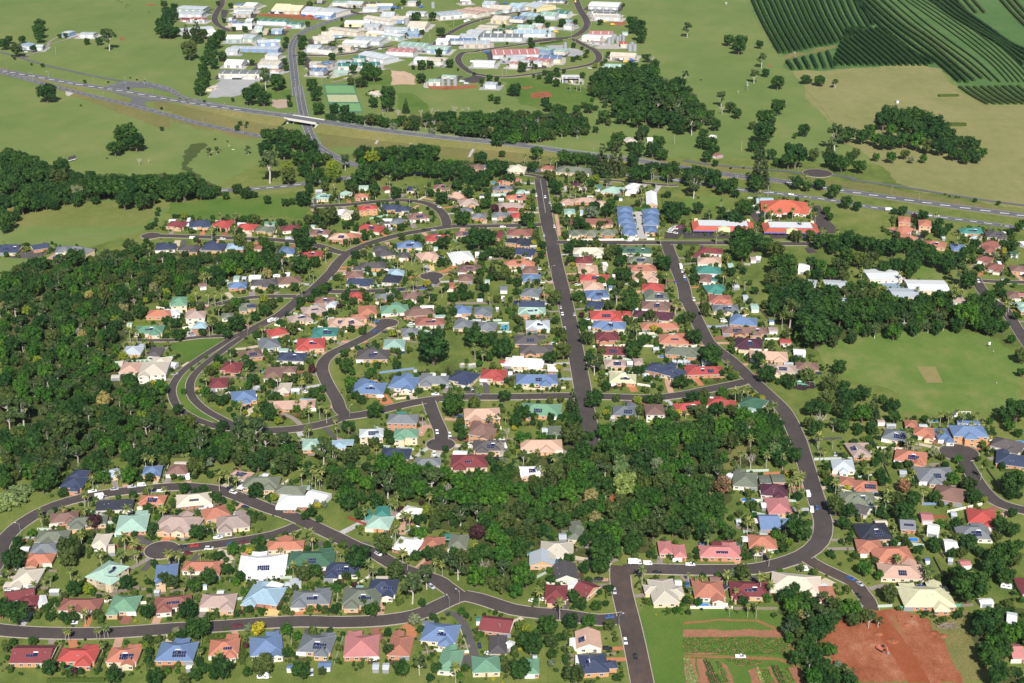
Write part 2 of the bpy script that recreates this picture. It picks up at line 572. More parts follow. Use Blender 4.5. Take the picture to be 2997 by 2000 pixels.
SHEDS = '''-237.3 648.4 -234.4 641.6 5 w
-234.4 653.7 -229.5 653.7 3 w
-258.9 658.7 -253.8 658.7 5 y
-181.3 653.3 -178.4 653.3 3 l
-149.2 652.1 -145.7 652.1 4 w
-124.5 657.8 -117.4 654.5 8 w
-116 660.3 -113.3 660.3 4 l
-111.2 664.5 -110.4 658.7 6 l
-105.1 587.8 -102.2 587.8 3 B
-90.4 589.6 -84.5 589.6 5 B
-152 587.8 -149.2 587.8 3 w
-156.9 658.7 -156.2 658.7 2 c
-70 664.1 -63.7 664.1 5 y
-79.2 655.8 -75.5 655.8 4 e
-65.1 588.5 -62 588.5 5 l
-60.4 588.2 -57.3 588.2 5 l
-44 623.8 -38.1 623.8 4 g
-2.7 606.7 0.2 605.2 6 w
-17.7 627.6 -15.2 627.6 4 t
30 670.4 34.1 670.4 5 d
31.1 662 30.9 657.8 6 w
7.9 689.6 12.7 689.6 3 t
29.6 611 29.2 601.6 4 w
31.9 596.6 31.6 588.9 4 w
9.9 595.5 11.7 595.5 4 l
83.2 661.2 86.8 661.2 5 w
101.5 664.9 108.2 664.9 5 n
92.9 652.1 98.6 652.1 5 w
106.8 657.8 109.6 655.4 5 k
160.3 658.7 153.4 655.4 3 w
103.7 644 106.8 644 3 y
243.2 629.1 247.9 627.6 9 w
233.7 643.6 240.8 644 5 w
196 676.9 200.5 676.9 5 l
234 679.9 239.7 680.8 6 P
216.8 683.8 219.5 683.8 3 B
229.3 684.3 231.8 683.4 4 l
-244.9 704.3 -238.9 706.1 5 w
-261.4 695.1 -256.8 695.1 4 w
-214.8 694.2 -211.3 695.1 8 y
-233.5 751.9 -232.3 751.9 4 w
-244.7 695.1 -242.1 692.4 5 w
-115.9 756 -103.9 750.8 8 w
-121.7 762.2 -115.7 762.2 5 e
-200 793.1 -192.8 793.1 5 y
-174.6 735.8 -169.9 736.8 5 w
-189.3 751.9 -182.4 745.8 5 y
-154.5 731.8 -148.2 731.8 6 l
-106.7 823.6 -104.1 823.6 5 P
-145.2 778.7 -142 778.2 4 w
-157.3 763.3 -153.7 762.2 5 w
-35.3 807.2 -26.9 806.1 6 w
-9.7 814.2 -3.4 815.3 8 w
-36.4 706.6 -31.7 706.6 6 t
-106.8 818.9 -96.2 818.9 8 c
18.4 838.1 22.2 838.1 6 l
25.2 708 29.5 708 6 l
26.8 711.7 30.5 711.7 4 s
106.6 699.7 118.7 699.7 5 r
123.6 704.3 130.2 704.3 6 w
126 779.3 128.8 777.1 5 w
141.3 756 145.8 756 6 w
139.8 742.7 142.7 742.7 6 w
133.1 724.1 136 724.1 5 w
123.2 725 126 725 4 l
137.2 776 142.8 776 4 l
100.3 699.7 103.4 699.7 3 B
225.8 728.9 232.4 728.4 9 P
226.5 716.4 232.6 714.5 10 w
230.8 698.8 237.6 697.9 11 w
227 782.6 231.2 782 5 l
243.7 732.8 247 732.3 5 l
199.4 723.1 206.1 723.1 5 y
197.7 708.9 202.2 708 7 m
298.3 821.2 301.5 817.7 4 t
254.2 727 258.2 726 6 w
247.4 708 254.7 707 5 y
199.2 739.7 201.9 738.7 6 w
231.8 798.7 239.5 798.1 4 g
210.6 806.1 212.7 806.1 5 w
252.7 718.3 257.9 718.3 5 g
-268.2 919.5 -262.4 919.5 5 y
-268.1 940.6 -265.1 940.6 8 y
-279.7 1012.5 -275.9 1012.5 5 e
-250.5 952.6 -247.5 952.6 5 w
-258.1 1039.2 -252.8 1035.7 6 w
-145 897.8 -139.3 897.8 5 w
-193.5 925.9 -182.9 925.9 4 R
-155.9 897.8 -153 897.8 6 m
-169.5 966.4 -165.9 966.4 5 e
-163.2 964.9 -155.9 964.9 5 e
-135 1021.8 -130.5 1021.8 6 w
-173 886.9 -165.7 887.6 5 w
-169.2 900.5 -167.6 903.3 4 l
-153.2 980.6 -148.4 977.4 5 w
-141.6 991.8 -135.2 990.2 4 l
-137.3 882.2 -127 881.5 2 c
-235 1023.5 -229.2 1023.5 3 t
-235.3 940.6 -228.5 939.1 7 w
-177.2 949.6 -178.7 951.1 3 e
-55.2 921.6 -51.1 921.6 5 w
-47.6 921.6 -44.1 921.6 5 w
-57.3 1027 -49.1 1028.7 5 e
-68.7 1046.3 -58.3 1046.3 6 w
-8 943.6 -3.8 943.6 6 R
-2.6 924.5 0.3 924.5 6 w
-29.9 938.4 -25.2 940.6 3 y
-35.3 939.1 -33 940.6 3 y
-73 861.9 -67.2 862.6 5 t
-66.2 928.8 -64.4 928.8 4 l
-12 1043.6 -10 1043.6 4 w
-29 1020.1 -22.6 1020.1 3 l
-22.8 856.8 -15.1 858.1 6 l
78.4 942.1 82.6 942.1 6 w
54.9 1005.8 57.1 1005.8 4 w
10.7 997.6 17.9 996.7 5 g
89.3 1040.9 93.8 1040.9 4 w
67.3 936.1 73.3 936.1 3 l
104 981.4 113.8 980.6 4 w
98.5 967.2 102.7 967.2 5 l
109.7 945.1 112.7 945.1 4 l
113.9 945.1 117.3 943.6 5 l
72.8 920.9 77 921.6 6 w
88.1 921.6 91.7 923 4 w
111.3 961 114.8 960.2 6 w
92.5 853.7 96.3 853.7 4 l
62 856.8 65.2 855.6 4 y
178 1044.5 183.9 1044.5 9 e
187.6 1018.4 191.4 1018.4 5 B
184.3 1001.7 191.2 1001.7 8 m
188.8 979 196.8 979 8 R
195.5 961 203.9 960.2 8 w
129.8 943.6 136.4 943.6 7 w
117.5 945.1 120.2 945.1 5 l
119.7 943.6 121.7 942.8 4 l
176.3 994.3 183.2 994.3 4 w
185.6 941.3 192.1 941.3 3 l
179.7 949.6 184.4 948.8 5 w
150.4 867.1 157 866.4 4 e
128.8 885.5 130.4 884.9 3 w
229.2 850.5 233.8 850.5 4 m
233.8 845.5 239.7 845.5 3 l
279 849.9 293 848 5 B
253.6 844.3 259 844.3 4 l
-214.6 1243.7 -205.5 1243.7 9 v
-218.3 1107.9 -213.5 1107.9 9 e
-212 1108.9 -208.6 1108.9 6 l
-206.7 1109.8 -197.1 1109.8 8 w
-179.4 1115.8 -175.2 1115.8 8 w
-182.4 1341.3 -176 1341.3 6 l
-175.3 1329 -168.6 1326.3 6 w
-261.1 1249.7 -252 1249.7 4 w
-299.9 1253.4 -293.8 1253.4 5 w
-283.6 1259.5 -281.3 1240.1 3 w
-238.3 1244.9 -231.2 1243.7 4 w
-198.1 1103 -193.1 1102 4 w
-221.4 1096.2 -215.3 1096.2 4 y
-275 1176.2 -264 1175.1 4 e
-257.7 1176.2 -250.3 1175.1 6 m
-170.3 1228.2 -163.6 1228.2 4 w
-139.9 1053.3 -131.8 1051.5 8 l
-173.9 1238.9 -170 1237.7 4 e
-242.7 1090.4 -237.7 1092.4 8 n
-113.2 1254.6 -104.8 1254.6 6 w
-111.7 1244.9 -104.1 1244.9 5 d
-143 1352.3 -134 1352.3 8 e
-22 1331.7 -5.2 1331.7 3 e
-12.3 1314.3 -7.5 1314.3 6 w
-30.3 1165.4 -23.9 1165.4 8 w
-9.4 1084.7 -3.3 1084.7 10 g
-8.2 1066.1 -5.6 1066.1 6 w
-21.4 1102 -17.3 1102 6 e
-26.6 1060.6 -22 1060.6 6 l
-65 1180.5 -61.4 1180.5 5 e
-103.7 1161.1 -97.4 1163.2 5 w
-131.3 1235.3 -126.5 1232.9 4 w
-16.5 1273.1 -11.1 1273.1 2 w
-30 1326.3 -25.2 1326.3 5 b
-36.5 1297.3 -31 1299.9 5 w
-43.2 1209.7 -38.7 1209.7 4 w
-100.1 1123.8 -96.9 1127.8 6 w
-90.5 1269.4 -85.9 1269.4 4 l
-18.1 1156.8 -17 1156.8 3 w
60.1 1276.9 63.2 1276.9 9 c
72.2 1130.9 75.3 1130.9 10 y
72.6 1139.1 76.2 1140.1 8 w
79.5 1113.8 80.9 1113.8 6 w
95.6 1155.8 98.4 1155.8 8 w
74.6 1088.5 77.9 1088.5 7 B
69.4 1092.4 73.4 1092.4 6 w
62.1 1123.8 66.9 1123.8 5 w
46.8 1348.2 50.9 1348.2 8 l
59.9 1349.6 69.6 1349.6 4 m
77.9 1352.3 83.6 1350.9 12 t
67.7 1323.6 75.7 1323.6 2 w
97.7 1318.3 100.9 1318.3 4 t
67.6 1071.6 73.7 1073.5 4 l
14.9 1184.9 20.7 1184.9 4 y
11.8 1335.8 16.2 1335.8 5 w
8.1 1131.9 10.9 1131.9 8 l
107 1081 110 1077.2 6 l
48.4 1348.2 50.9 1348.2 3 l
173 1137 177.6 1137 9 e
193.5 1152.6 198.1 1152.6 8 m
198.4 1154.7 202.5 1153.7 8 w
229.2 1131.9 237.9 1129.9 18 w
175.2 1066.1 179.2 1066.1 8 l
170.6 1090.4 176 1090.4 6 l
155.8 1113.8 160.4 1111.8 7 w
158.4 1058.8 165.4 1057 4 w
222.1 1313 237.9 1313 8 c
152.5 1144.2 159.5 1144.2 6 m
178.3 1046.2 184.1 1046.2 8 e
156.8 1104.9 160.5 1102 5 t
408 1165.4 414.5 1165.4 8 G
372.9 1180.5 377.2 1180.5 7 w
363.3 1207.4 366.2 1207.4 7 l
418.4 1218.9 421.4 1218.9 4 w
424.1 1189.4 428.4 1191.6 8 w
385.5 1069.8 390.3 1067.9 8 P
302 1106.9 308.6 1105.9 6 m
332.6 1060.6 341.9 1058.8 12 m
391.1 1142.2 393.9 1142.2 8 w
-340 1806.4 -327.1 1806.4 10 w
-163.8 1727.6 -152.3 1716.3 9 y
140 1521.7 146.4 1521.7 10 w
57.6 1412 58.9 1406.7 4 w
208.1 1533.8 212.5 1530.8 8 w
204.4 1463.6 208 1458 9 q
438.5 1688.3 441.3 1688.3 4 c
-475.9 2179 -462 2175 14 r
-446.6 2175 -440.5 2175 10 R
-319.9 2037.9 -312.7 2037.9 12 t
-162.8 1732.1 -153.6 1726.8 10 y
151.8 2078.1 159.9 2078.1 10 e
324.5 2311.9 327.6 2311.9 5 y'''.split('\n')
TREES = '''-53.5 943 28 d
228.5 645 21.5 d
212.5 970 27.8 d
-270.5 820.5 23 o
-282.5 751 19.9 h
47.5 681.5 17.7 d
256 678.5 16.2 d
-298 1313 28 d
126 1748.5 28 d
-79.5 676.5 15.7 d
76 706.5 16.3 o
145.5 1595 28 d
276 1419.5 28 d
-242 625.5 14.3 d
-151.5 612.5 14.1 d
9 601 13.9 d
-265.5 764 16.9 d
-132.5 780.5 17.2 o
154 704.5 15.8 d
212.5 1005 21.3 d
-358 1312 27.1 d
213.5 1113 23.3 d
-134.5 580 13.1 d
-37 859 18 d
316 851 17.9 d
-331 1316 26.3 d
217.5 1059.5 21.6 d
142 1725 28 d
158.5 1748.5 28 d
162.5 1694.5 28 d
120 1608.5 28 d
284.5 757 15.7 c
-115.5 583 12.3 o
-50 645 13.4 e
4.5 661.5 13.6 g
248 670.5 13.7 d
-233 687.5 14 o
-284.5 742.5 14.8 h
-280.5 760.5 15 h
66.5 703 14.3 o
54 700.5 14.3 g
103.5 749 15 d
104.5 736 14.8 d
328.5 1010 19.4 g
-377.5 1316.5 24.6 d
-344.5 1311.5 24.5 d
-456.5 1324.5 24.8 d
-27.5 1176 22.2 d
191 1182.5 22.3 d
204.5 1038.5 19.9 d
-394.5 1495 27.4 d
143 1643.5 28 d
-259.5 677 13.4 c
75 783.5 15.1 c
85.5 758.5 14.7 o
-27 972 18.1 d
136 938.5 17.6 d
-231.5 679 13 o
4 580.5 11.4 d
-149 785.5 14.6 c
-68 692 13.2 o
-4.5 678.5 12.9 g
48.5 692.5 13.2 d
216 726.5 13.7 d
226 1016.5 18.2 d
139 826 15.2 d
-169.5 1165.5 20.5 d
224 1040 18.6 d
-229.5 1372 24.3 e
259.5 1510 26 d
17.5 616 11.5 d
28.5 576.5 11 o
235.5 624.5 11.7 d
-70.5 752.5 13.7 e
25 772.5 13.9 o
64 752 13.7 L
-7 952 16.6 d
198.5 1173 19.9 d
132 1682 26.9 d
443 1543.5 24.8 d
-251.5 631.5 11.3 d
-97.5 580 10.6 d
-59.5 665.5 11.8 o
239.5 609 11 g
-75.5 782 13.5 g
-11.5 756.5 13.1 g
-3.5 717 12.6 o
37.5 817.5 14 o
42.5 799.5 13.7 d
65 729.5 12.7 d
98.5 719 12.6 d
180 734 12.8 o
-305 845 14.5 e
-300.5 876 14.9 g
83.5 951.5 15.9 d
215 874.5 14.8 d
131 830 14.2 g
255 1011.5 16.8 d
-424 1317.5 21.3 d
-435 1304.5 21.1 d
-166.5 1120.5 18.4 d
117.5 1363.5 21.9 d
185 1159.5 18.9 d
-159.5 631 10.9 c
7.5 659 11.3 d
252 661.5 11.3 d
261.5 678.5 11.5 o
234 606 10.5 d
-283 785.5 13 d
-268 759 12.6 d
-184 779 12.9 o
-195.5 814.5 13.4 d
-15 745 12.5 g
-24.5 741 12.4 g
-91 738.5 12.4 d
36 785.5 13 d
43.5 776 12.9 g
12 723 12.1 d
29 728 12.2 o
8 704.5 11.9 o
64 694.5 11.8 d
53 687 11.7 g
123 811.5 13.4 d
114 816 13.4 d
244 699 11.8 b
-156 824.5 13.7 e
37 824 13.6 o
201.5 1010.5 16.3 e
238 1012.5 16.2 d
208 896 14.6 o
201.5 872.5 14.2 o
144.5 845 13.8 g
110.5 827.5 13.6 d
-350.5 1138 17.9 d
-374.5 1117.5 17.6 d
-317.5 1319 20.4 d
-472.5 1362.5 21.1 d
-448 1357 21 d
-159.5 1240.5 19.4 o
-138 1357 21 d
194 1245 19.3 b
321.5 1133.5 17.8 d
311 1162.5 18.2 d
-529.5 1686.5 25.1 d
-223.5 1493.5 22.4 d
-86.5 1437.5 21.7 d
-131 1375.5 20.8 d
157 1572 23.5 d
271 1568.5 23.5 d
406 1584.5 23.7 d
-155 661 10.8 d
-43.5 658.5 10.9 e
-51 583 9.8 d
137 643.5 10.6 d
189 645 10.6 o
-186 800 12.8 e
-112 795.5 12.7 e
-67.5 787.5 12.5 g
-48 772.5 12.3 g
-9.5 702.5 11.4 g
-38.5 682.5 11.1 o
21.5 745.5 12 g
27 719 11.6 d
55.5 805 12.7 d
87.5 816.5 12.9 d
96 814.5 12.9 g
131.5 813 12.9 o
68 833 13.1 d
169.5 912.5 14.2 d
342 1021.5 15.6 d
220 852 13.4 g
-434 1274 19 d
-435 1230.5 18.4 d
-412 1912 26.9 o
-220.5 651 10.3 d
-183 577.5 9.3 d
-164 576 9.3 d
45.5 671.5 10.5 d
143.5 584 9.4 d
228.5 665 10.4 d
231.5 596.5 9.6 d
-221 771 11.8 g
-146 757 11.5 b
-105 786.5 12.1 e
-31 762.5 11.7 g
-4.5 769.5 11.7 d
-2.5 754.5 11.6 g
-96 793 12.1 o
-5 695 10.8 g
-18 679.5 10.6 d
31 756.5 11.6 g
4 729 11.2 o
79.5 816.5 12.4 g
80.5 741 11.4 g
91 730 11.2 d
151.5 815 12.3 d
120 758 11.6 f
107 817.5 12.4 g
265 714 11 d
-198 1001 14.7 d
-167 827.5 12.6 e
-200.5 840 12.7 o
35.5 950.5 14.1 o
53.5 875 13.1 d
38.5 840 12.6 d
241 1033 15.1 d
120 841 12.7 d
256 1034.5 15.1 d
279 1031 15.1 d
296.5 1026 15 d
-423 1354 19.3 o
-347 1288 18.4 d
-330 1288 18.4 d
188.5 1354.5 19.2 d
214 1154.5 16.7 o
240.5 1063 15.5 d
346 1132 16.4 d
337 1152.5 16.6 d
300.5 1165 16.8 d
306 1043.5 15.2 d
191 1718 23.9 d
185 1631 22.8 d
-380.5 1479.5 20.6 d
-432 1393.5 19.5 d
-212.5 1479.5 20.6 d
-227 1451.5 20.3 d
-194 1419.5 19.8 d
-146.5 1435.5 20 d
-78 1440.5 20.1 d
-87 1393.5 19.5 d
-17 1388.5 19.4 d
108.5 1750 24.1 d
134.5 1575.5 21.8 d
169.5 1655 22.9 d
181.5 1690.5 23.3 d
176.5 1591 22.4 e
195 1621 22.4 d
327.5 1482.5 21 e
394.5 1563 21.7 d
440 1575.5 21.8 d
417.5 1544.5 21.4 d
446.5 1526 21.2 d
446.5 1502.5 20.9 d
-195.5 656.5 9.9 d
-214.5 584 9 d
-107 664.5 10 o
141 576.5 8.9 d
-244 809 11.7 g
-169.5 706 10.5 d
-159 812 11.8 e
-60 769.5 11.2 g
-39 771.5 11.3 g
-23.5 759 11.1 g
-32 746.5 11 g
-39.5 742.5 10.9 g
-53 755 11.1 g
-92 769.5 11.2 g
-86 745 10.9 d
-15.5 687 10.2 d
36.5 769.5 11.2 g
5 753 11 g
7.5 739.5 10.9 g
19.5 727.5 10.7 d
17 708.5 10.5 d
4 695 10.3 d
44.5 746 11 k
71 813.5 11.8 g
167 797 11.6 d
-19 971.5 13.7 d
-86.5 858 12.3 d
56.5 826.5 11.9 g
79 829 12 g
90.5 827 11.9 d
102 829.5 12 d
196.5 915 12.9 b
190 860.5 12.3 d
191 842.5 12.2 x
271 1023.5 14.3 d
305.5 1028.5 14.4 d
308.5 850.5 12.2 d
226.5 883.5 12.6 d
-306 1153.5 15.9 d
-452 1277 17.4 d
-169 1370.5 18.6 y
-305 1310 17.8 d
-223.5 1114 15.4 g
276.5 1179 16.2 d
260 1115 15.5 o
352.5 1088 15.1 d
348 1093.5 15.3 e
338 1137 15.7 d
317 1121 15.5 d
323.5 1170.5 16.1 d
291.5 1172.5 16.1 d
321 1051.5 14.7 d
-475 2067 27.1 d
28.5 622.5 9 c
118.5 666 9.5 o
-76 742.5 10.4 d
-18.5 706.5 10 u
40 757.5 10.6 g
116.5 705.5 10 d
225.5 744.5 10.4 d
215.5 743 10.4 o
-261.5 874 11.9 k
6.5 854.5 11.7 d
128 977 13.1 d
-19 1187 15.6 d
120.5 1130 14.9 d
168 1360.5 17.6 d
-296 1673.5 21.3 d
-250 1506 19.3 d
-238.5 1511.5 19.4 d
-208.5 1427.5 18.4 d
-38.5 1579 20.2 d
-30.5 1566.5 20 d
-19 1566.5 20 d
-9 1560.5 19.9 d
-129 1438.5 18.5 d
-118.5 1444 18.6 d
-108 1438.5 18.5 d
-99 1444 18.6 d
-119 1391 18 d
-109.5 1376 17.8 d
-100.5 1391 18 d
-78 1386 17.9 d
-69.5 1386 17.9 d
-60 1376 17.8 d
-43 1371 17.7 d
-31 1361.5 17.6 d
269 1417 18.3 d
319 1406.5 18.1 d
232.5 1359.5 18 a
177 1376 17.8 d
166.5 1323 17.4 e
194.5 1332.5 17.3 d
434.5 1592 20.3 d
425.5 1535.5 19.7 d
438 1506 19.3 d
427 1511.5 19.4 d
411.5 1486.5 19.1 g
399.5 1494 19.2 d
429.5 1466 18.8 d
293 1627 19.8 d
-176.5 659 9 o
-179.5 631 8.7 d
-161 654.5 8.9 d
-44 685 9.3 d
-69 633 8.7 d
19 605 8.4 o
2 649.5 8.9 g
159.5 637 8.8 o
142 607 8.4 d
182 670 9.1 g
-236 769.5 10.2 g
-161 791.5 10.5 o
-148.5 812 10.7 e
-166.5 820 10.8 e
-55.5 777 10.3 g
-17.5 766.5 10.2 g
-47 750.5 10 d
-61 754.5 10 d
-83.5 762 10.1 g
-8.5 730.5 9.8 d
-19 724.5 9.8 e
-25.5 682 9.2 o
52 791.5 10.5 o
47.5 771 10.2 d
15 752.5 10 d
63 772 10.3 L
62.5 811 10.7 d
77.5 772 10.2 d
72.5 738.5 9.9 d
60 724.5 9.7 d
141 790.5 10.5 x
157.5 797 10.5 d
103 785.5 10.4 g
108 805 10.6 d
118 804 10.6 d
186 731.5 9.8 d
261.5 761.5 10.1 o
260.5 747.5 10 c
270.5 709.5 9.5 d
252 683.5 9.3 o
-252.5 904 11.7 d
-229 892.5 11.6 g
-326.5 884 11.5 o
-156 863 11.2 d
-152.5 854 11.1 d
-111.5 928 11.9 d
87 1037.5 13.1 d
193.5 1029 13.1 d
249.5 1030.5 13.1 d
234.5 1038 13.2 g
168 939.5 12.1 d
220.5 926.5 11.9 d
197 861.5 11.2 d
211 854 11.1 d
129.5 860.5 11.2 d
119 856.5 11.2 o
161 844 11 d
324.5 1027 13 d
320 1000.5 12.7 d
334.5 1002.5 12.8 g
347 1002 12.8 d
354 1039 13.2 d
-391 1094 13.8 d
-408.5 1313 16.2 d
-424 1292.5 16 d
-188 1298.5 16 c
-210.5 1364.5 16.8 o
-225.5 1181.5 14.8 o
-207 1139.5 14.3 d
-197.5 1143.5 14.3 d
139 1270 15.7 d
88 1101.5 13.9 d
89 1057 13.4 d
32 1053.5 13.3 o
13.5 1240.5 15.4 d
204.5 1275 15.8 d
209.5 1173 14.6 d
186.5 1149.5 14.4 d
213.5 1099.5 13.8 d
255 1181.5 14.7 d
265 1181.5 14.7 d
345 1048 13.3 d
361 1139.5 14.3 d
346 1121 14.1 d
333 1168.5 14.6 d
278 1137.5 14.3 o
305 1123 14.1 d
270 1057 13.4 o
283 1043.5 13.2 g
292.5 1041 13.2 d
259.5 1051.5 13.3 o
300 1969.5 23.5 d
-398 1463.5 17.2 d
-480 1420 16.7 d
-275 1744 20.2 d
-280 1670.5 19.4 d
-202 1469 17.3 d
-247 1463.5 17.2 d
-198 1389 16.4 d
-166 1791 20.7 d
-141 1684.5 19.6 d
-138.5 1642.5 19.1 d
-68 1576.5 18.4 d
-60.5 1551.5 18.1 d
-50 1576.5 18.4 d
-6 1596 18.6 d
-12 1521 17.8 d
-39.5 1533 18 d
-137.5 1431.5 16.8 y
-52 1389 16.4 d
-10 1394 16.5 d
5.5 1521 17.8 d
172.5 1583 18.5 d
119 1589.5 18.6 d
127.5 1663.5 19.4 d
108 1497.5 17.6 d
100 1395.5 16.8 a
140.5 1458 17.1 d
125.5 1458 17.1 d
51.5 1430.5 16.8 d
63 1425.5 16.8 d
86.5 1394 16.7 n
347.5 1515 17.8 d
311.5 1420 16.7 d
343 1509 17.7 d
228.5 1354.5 16 d
167.5 1369 16.2 d
190.5 1369 16.2 d
202 1335 15.8 d
295 1321 15.7 d
424 1589.5 18.6 d
410 1557.5 18.2 d
386.5 1486 17.4 d
377.5 1486 17.4 d
360.5 1509 17.7 d
418.5 1471.5 17.3 o
442.5 1474.5 17.3 d
-123 616.5 8.1 Y
-43 584.5 7.8 e
-228.5 719.5 9.2 u
-244.5 784.5 9.8 d
-138 813 10.2 e
-42 717.5 9.2 o
-27.5 729 9.3 d
-14.5 721 9.2 g
-49.5 706 9 g
46 722.5 9.2 k
93.5 755 9.5 d
109 759 9.6 d
225 696.5 8.9 d
55.5 926 11.4 e
110.5 902 11.1 d
204.5 837.5 10.4 d
348.5 945 11.5 o
242 866 10.7 d
-43.5 1244.5 14.7 d
69.5 1260.5 14.8 G
65 1361 15.9 o
147 1271 14.9 d
140 1247 14.7 d
358.5 1056 12.7 d
-474 2049 22.5 d
-392 1979.5 21.7 d
-388.5 1940 21.3 d
-141.5 1698.5 18.8 d
149.5 1789 19.8 d
138 1756 19.4 d
120.5 1740 19.2 d
127 1708.5 18.9 d
146.5 1703.5 18.9 d
165 1703.5 18.9 d
-147.5 670.5 8.2 d
-172 658 8.1 o
-101.5 669.5 8.2 d
-146 579 7.3 d
37.5 623 7.7 g
138 602.5 7.5 d
-168 807 9.6 e
-182 806.5 9.5 d
-197 807.5 9.5 d
-84 728.5 8.8 d
-50.5 722 8.7 d
85 788 9.3 G
39 732.5 8.8 d
90.5 716 8.6 d
156.5 800 9.5 L
113 738.5 8.9 d
106.5 726.5 8.7 d
119.5 784 9.3 d
114.5 795 9.4 d
181 718 8.7 d
224 760 9.1 f
238.5 747.5 8.9 d
-288 854.5 10 o
-177.5 929.5 10.7 d
-101.5 837 9.8 d
-24 869.5 10.2 o
26 943 10.9 d
52.5 976.5 11.2 o
2.5 844 9.9 d
128.5 1015.5 11.6 o
217.5 896 10.4 d
206.5 860.5 10.1 o
116 878.5 10.2 d
164.5 838 9.8 d
153.5 829 9.8 g
159.5 827.5 9.7 d
358.5 1027 11.7 d
239.5 850.5 10 d
-409 1362.5 15 d
-399 1323 14.6 G
-284.5 1324 14.7 d
-167.5 1243.5 13.9 d
-216.5 1141.5 12.8 d
-56.5 1179.5 13.2 d
83.5 1265 14.1 d
90 1044.5 11.9 d
225.5 1340 14.8 d
264 1169 13.1 d
271 1154 13 d
239 1105.5 12.5 d
201.5 1057 12 d
287 1184 13.3 d
290 1142 12.9 o
294.5 1121.5 12.6 d
-644 2048 21.4 d
-529.5 1971.5 20.9 e
-466 1418 15.2 d
-364.5 1748.5 18.4 d
-173 1402.5 15 y
-188.5 1362 14.6 d
-31 1433.5 15.3 d
99.5 1593 16.9 d
118 1423 15.2 d
149.5 1489.5 15.9 d
25 1450 15.5 d
189.5 1546 16.6 e
201.5 1483.5 15.8 d
452.5 1489.5 15.9 d
465 1489.5 15.9 d
335 1402 15 d
-175.5 1821 18.7 d
173.5 2032 20.8 d
130.5 1798 18.5 d
136 1696 17.5 d
-109 616 7.2 g
-150 575.5 6.9 o
-48 625.5 7.3 G
31 645.5 7.5 d
47.5 620 7.3 o
62.5 691.5 7.9 d
147 645.5 7.5 d
137.5 620 7.3 d
143 600 7.1 d
-214 677.5 6.5 p
-258.5 797.5 9 e
-102 768.5 8.6 d
-173.5 676.5 6.5 p
-88.5 806 9 o
-46 732 8.3 y
-35 726 8.3 d
-6 808.5 9.1 x
25 786 6.5 p
19.5 763.5 8.6 o
97.5 785 8.8 g
61.5 744 8.4 o
158.5 790 8.8 d
104 693.5 6.5 p
254.5 769 8.7 g
-302 1003 10.8 o
-208.5 996.5 10.8 d
-237 985 10.7 d
-157.5 995 10.8 o
-171.5 907.5 9.9 d
-187 876.5 9.6 d
-121.5 858 6.5 p
-4.5 882 9.7 d
189 837.5 9.3 d
270 1038.5 11.2 d
-315.5 1172.5 12.4 o
-200.5 1170 12.4 d
-190 1128.5 12 d
-229 1106.5 11.8 d
-63.5 1305 13.7 c
-25.5 1358 14.2 d
-2.5 1155.5 12.3 o
-5 1107 11.8 o
57.5 1233 13 d
41.5 1333.5 13.9 d
78.5 1153.5 12.3 o
87 1138.5 12.1 d
169.5 1342 14 o
205 1347 14.1 d
266 1350 14.1 d
300 1291.5 13.5 d
240 1132.5 12 d
250 1107.5 11.8 g
259 1131 12 o
273 1142.5 12.1 d
259 1101 11.8 o
243 1054.5 11.3 d
413 1174.5 12.4 d
294.5 1946.5 19.6 d
313 1750.5 17.5 d
306 1538.5 15.5 d
314.5 1755 16.9 d
-656.5 2097 20 d
-638 1930.5 18.5 o
-489 2106 20.1 d
-58.5 599.5 6.7 o
139 613 6.8 o
140 595 6.6 d
147 579 6.5 d
228 628 6.9 d
230 582 6.5 o
233.5 581.5 6.5 d
-264 699.5 7.5 d
-206 792 8.3 o
-9 782 8.2 d
63.5 788.5 8.3 L
41.5 705 7.6 d
49 735 7.8 g
5.5 822 8.6 g
160.5 824.5 8.6 g
114 715.5 7.7 g
113.5 781 8.2 o
142 705.5 7.6 g
208 736.5 6.5 p
237 687.5 7.4 o
-182 1030.5 10.4 d
-202.5 921.5 9.5 o
91.5 975 9.9 d
94.5 877.5 9.1 o
38.5 865 9 n
102 851.5 8.9 d
246.5 1015.5 10.3 d
185 842 8.8 o
354 1000.5 10.2 d
228 857.5 9 n
-387.5 1119.5 11.2 d
-186.5 1357 13.3 d
-205.5 1182 11.8 d
-184.5 1135 11.4 e
-158 1135.5 11.3 d
-126.5 1329.5 13.1 d
-106.5 1321.5 13 d
-10 1157 11.5 o
239 1198 11.9 o
336.5 1066 6.5 p
-489 2140.5 20.2 d
-383.5 1902.5 18.1 d
-280 1768 16.9 d
-234.5 1741 16.6 d
3.5 1718 16.4 c
176.5 2087 19.7 d
147.5 1836 17.5 d
122 1801.5 17.2 d
111.5 1801.5 17.2 d
172 1757 16.8 d
104 1735.5 16.6 d
109 1709.5 16.4 d
148.5 1746 16.7 d
-395 1481 14.2 d
-224 1693 16 d
-213.5 1630 15.5 d
-213 1382.5 13.3 o
-184.5 1384.5 13.3 d
-182 1429 13.7 o
-150 1581 15.1 o
-104 1574.5 15 o
-50.5 1534 14.6 d
-22.5 1379.5 13.3 d
-146 1364.5 13.2 d
-150 1345 13 d
-2.5 1364.5 13.2 d
49.5 1626.5 15.4 d
59 1571 15 d
46 1558.5 14.8 d
37.5 1552.5 14.8 d
10.5 1594 15.2 o
10.5 1565 14.9 d
21.5 1552.5 14.8 d
102.5 1481 14.2 d
137.5 1534 14.6 d
149 1447.5 13.9 d
156.5 1405 13.5 d
27.5 1430.5 6.5 p
72.5 1431.5 13.7 d
58 1362.5 6.5 p
216 1561.5 14.9 d
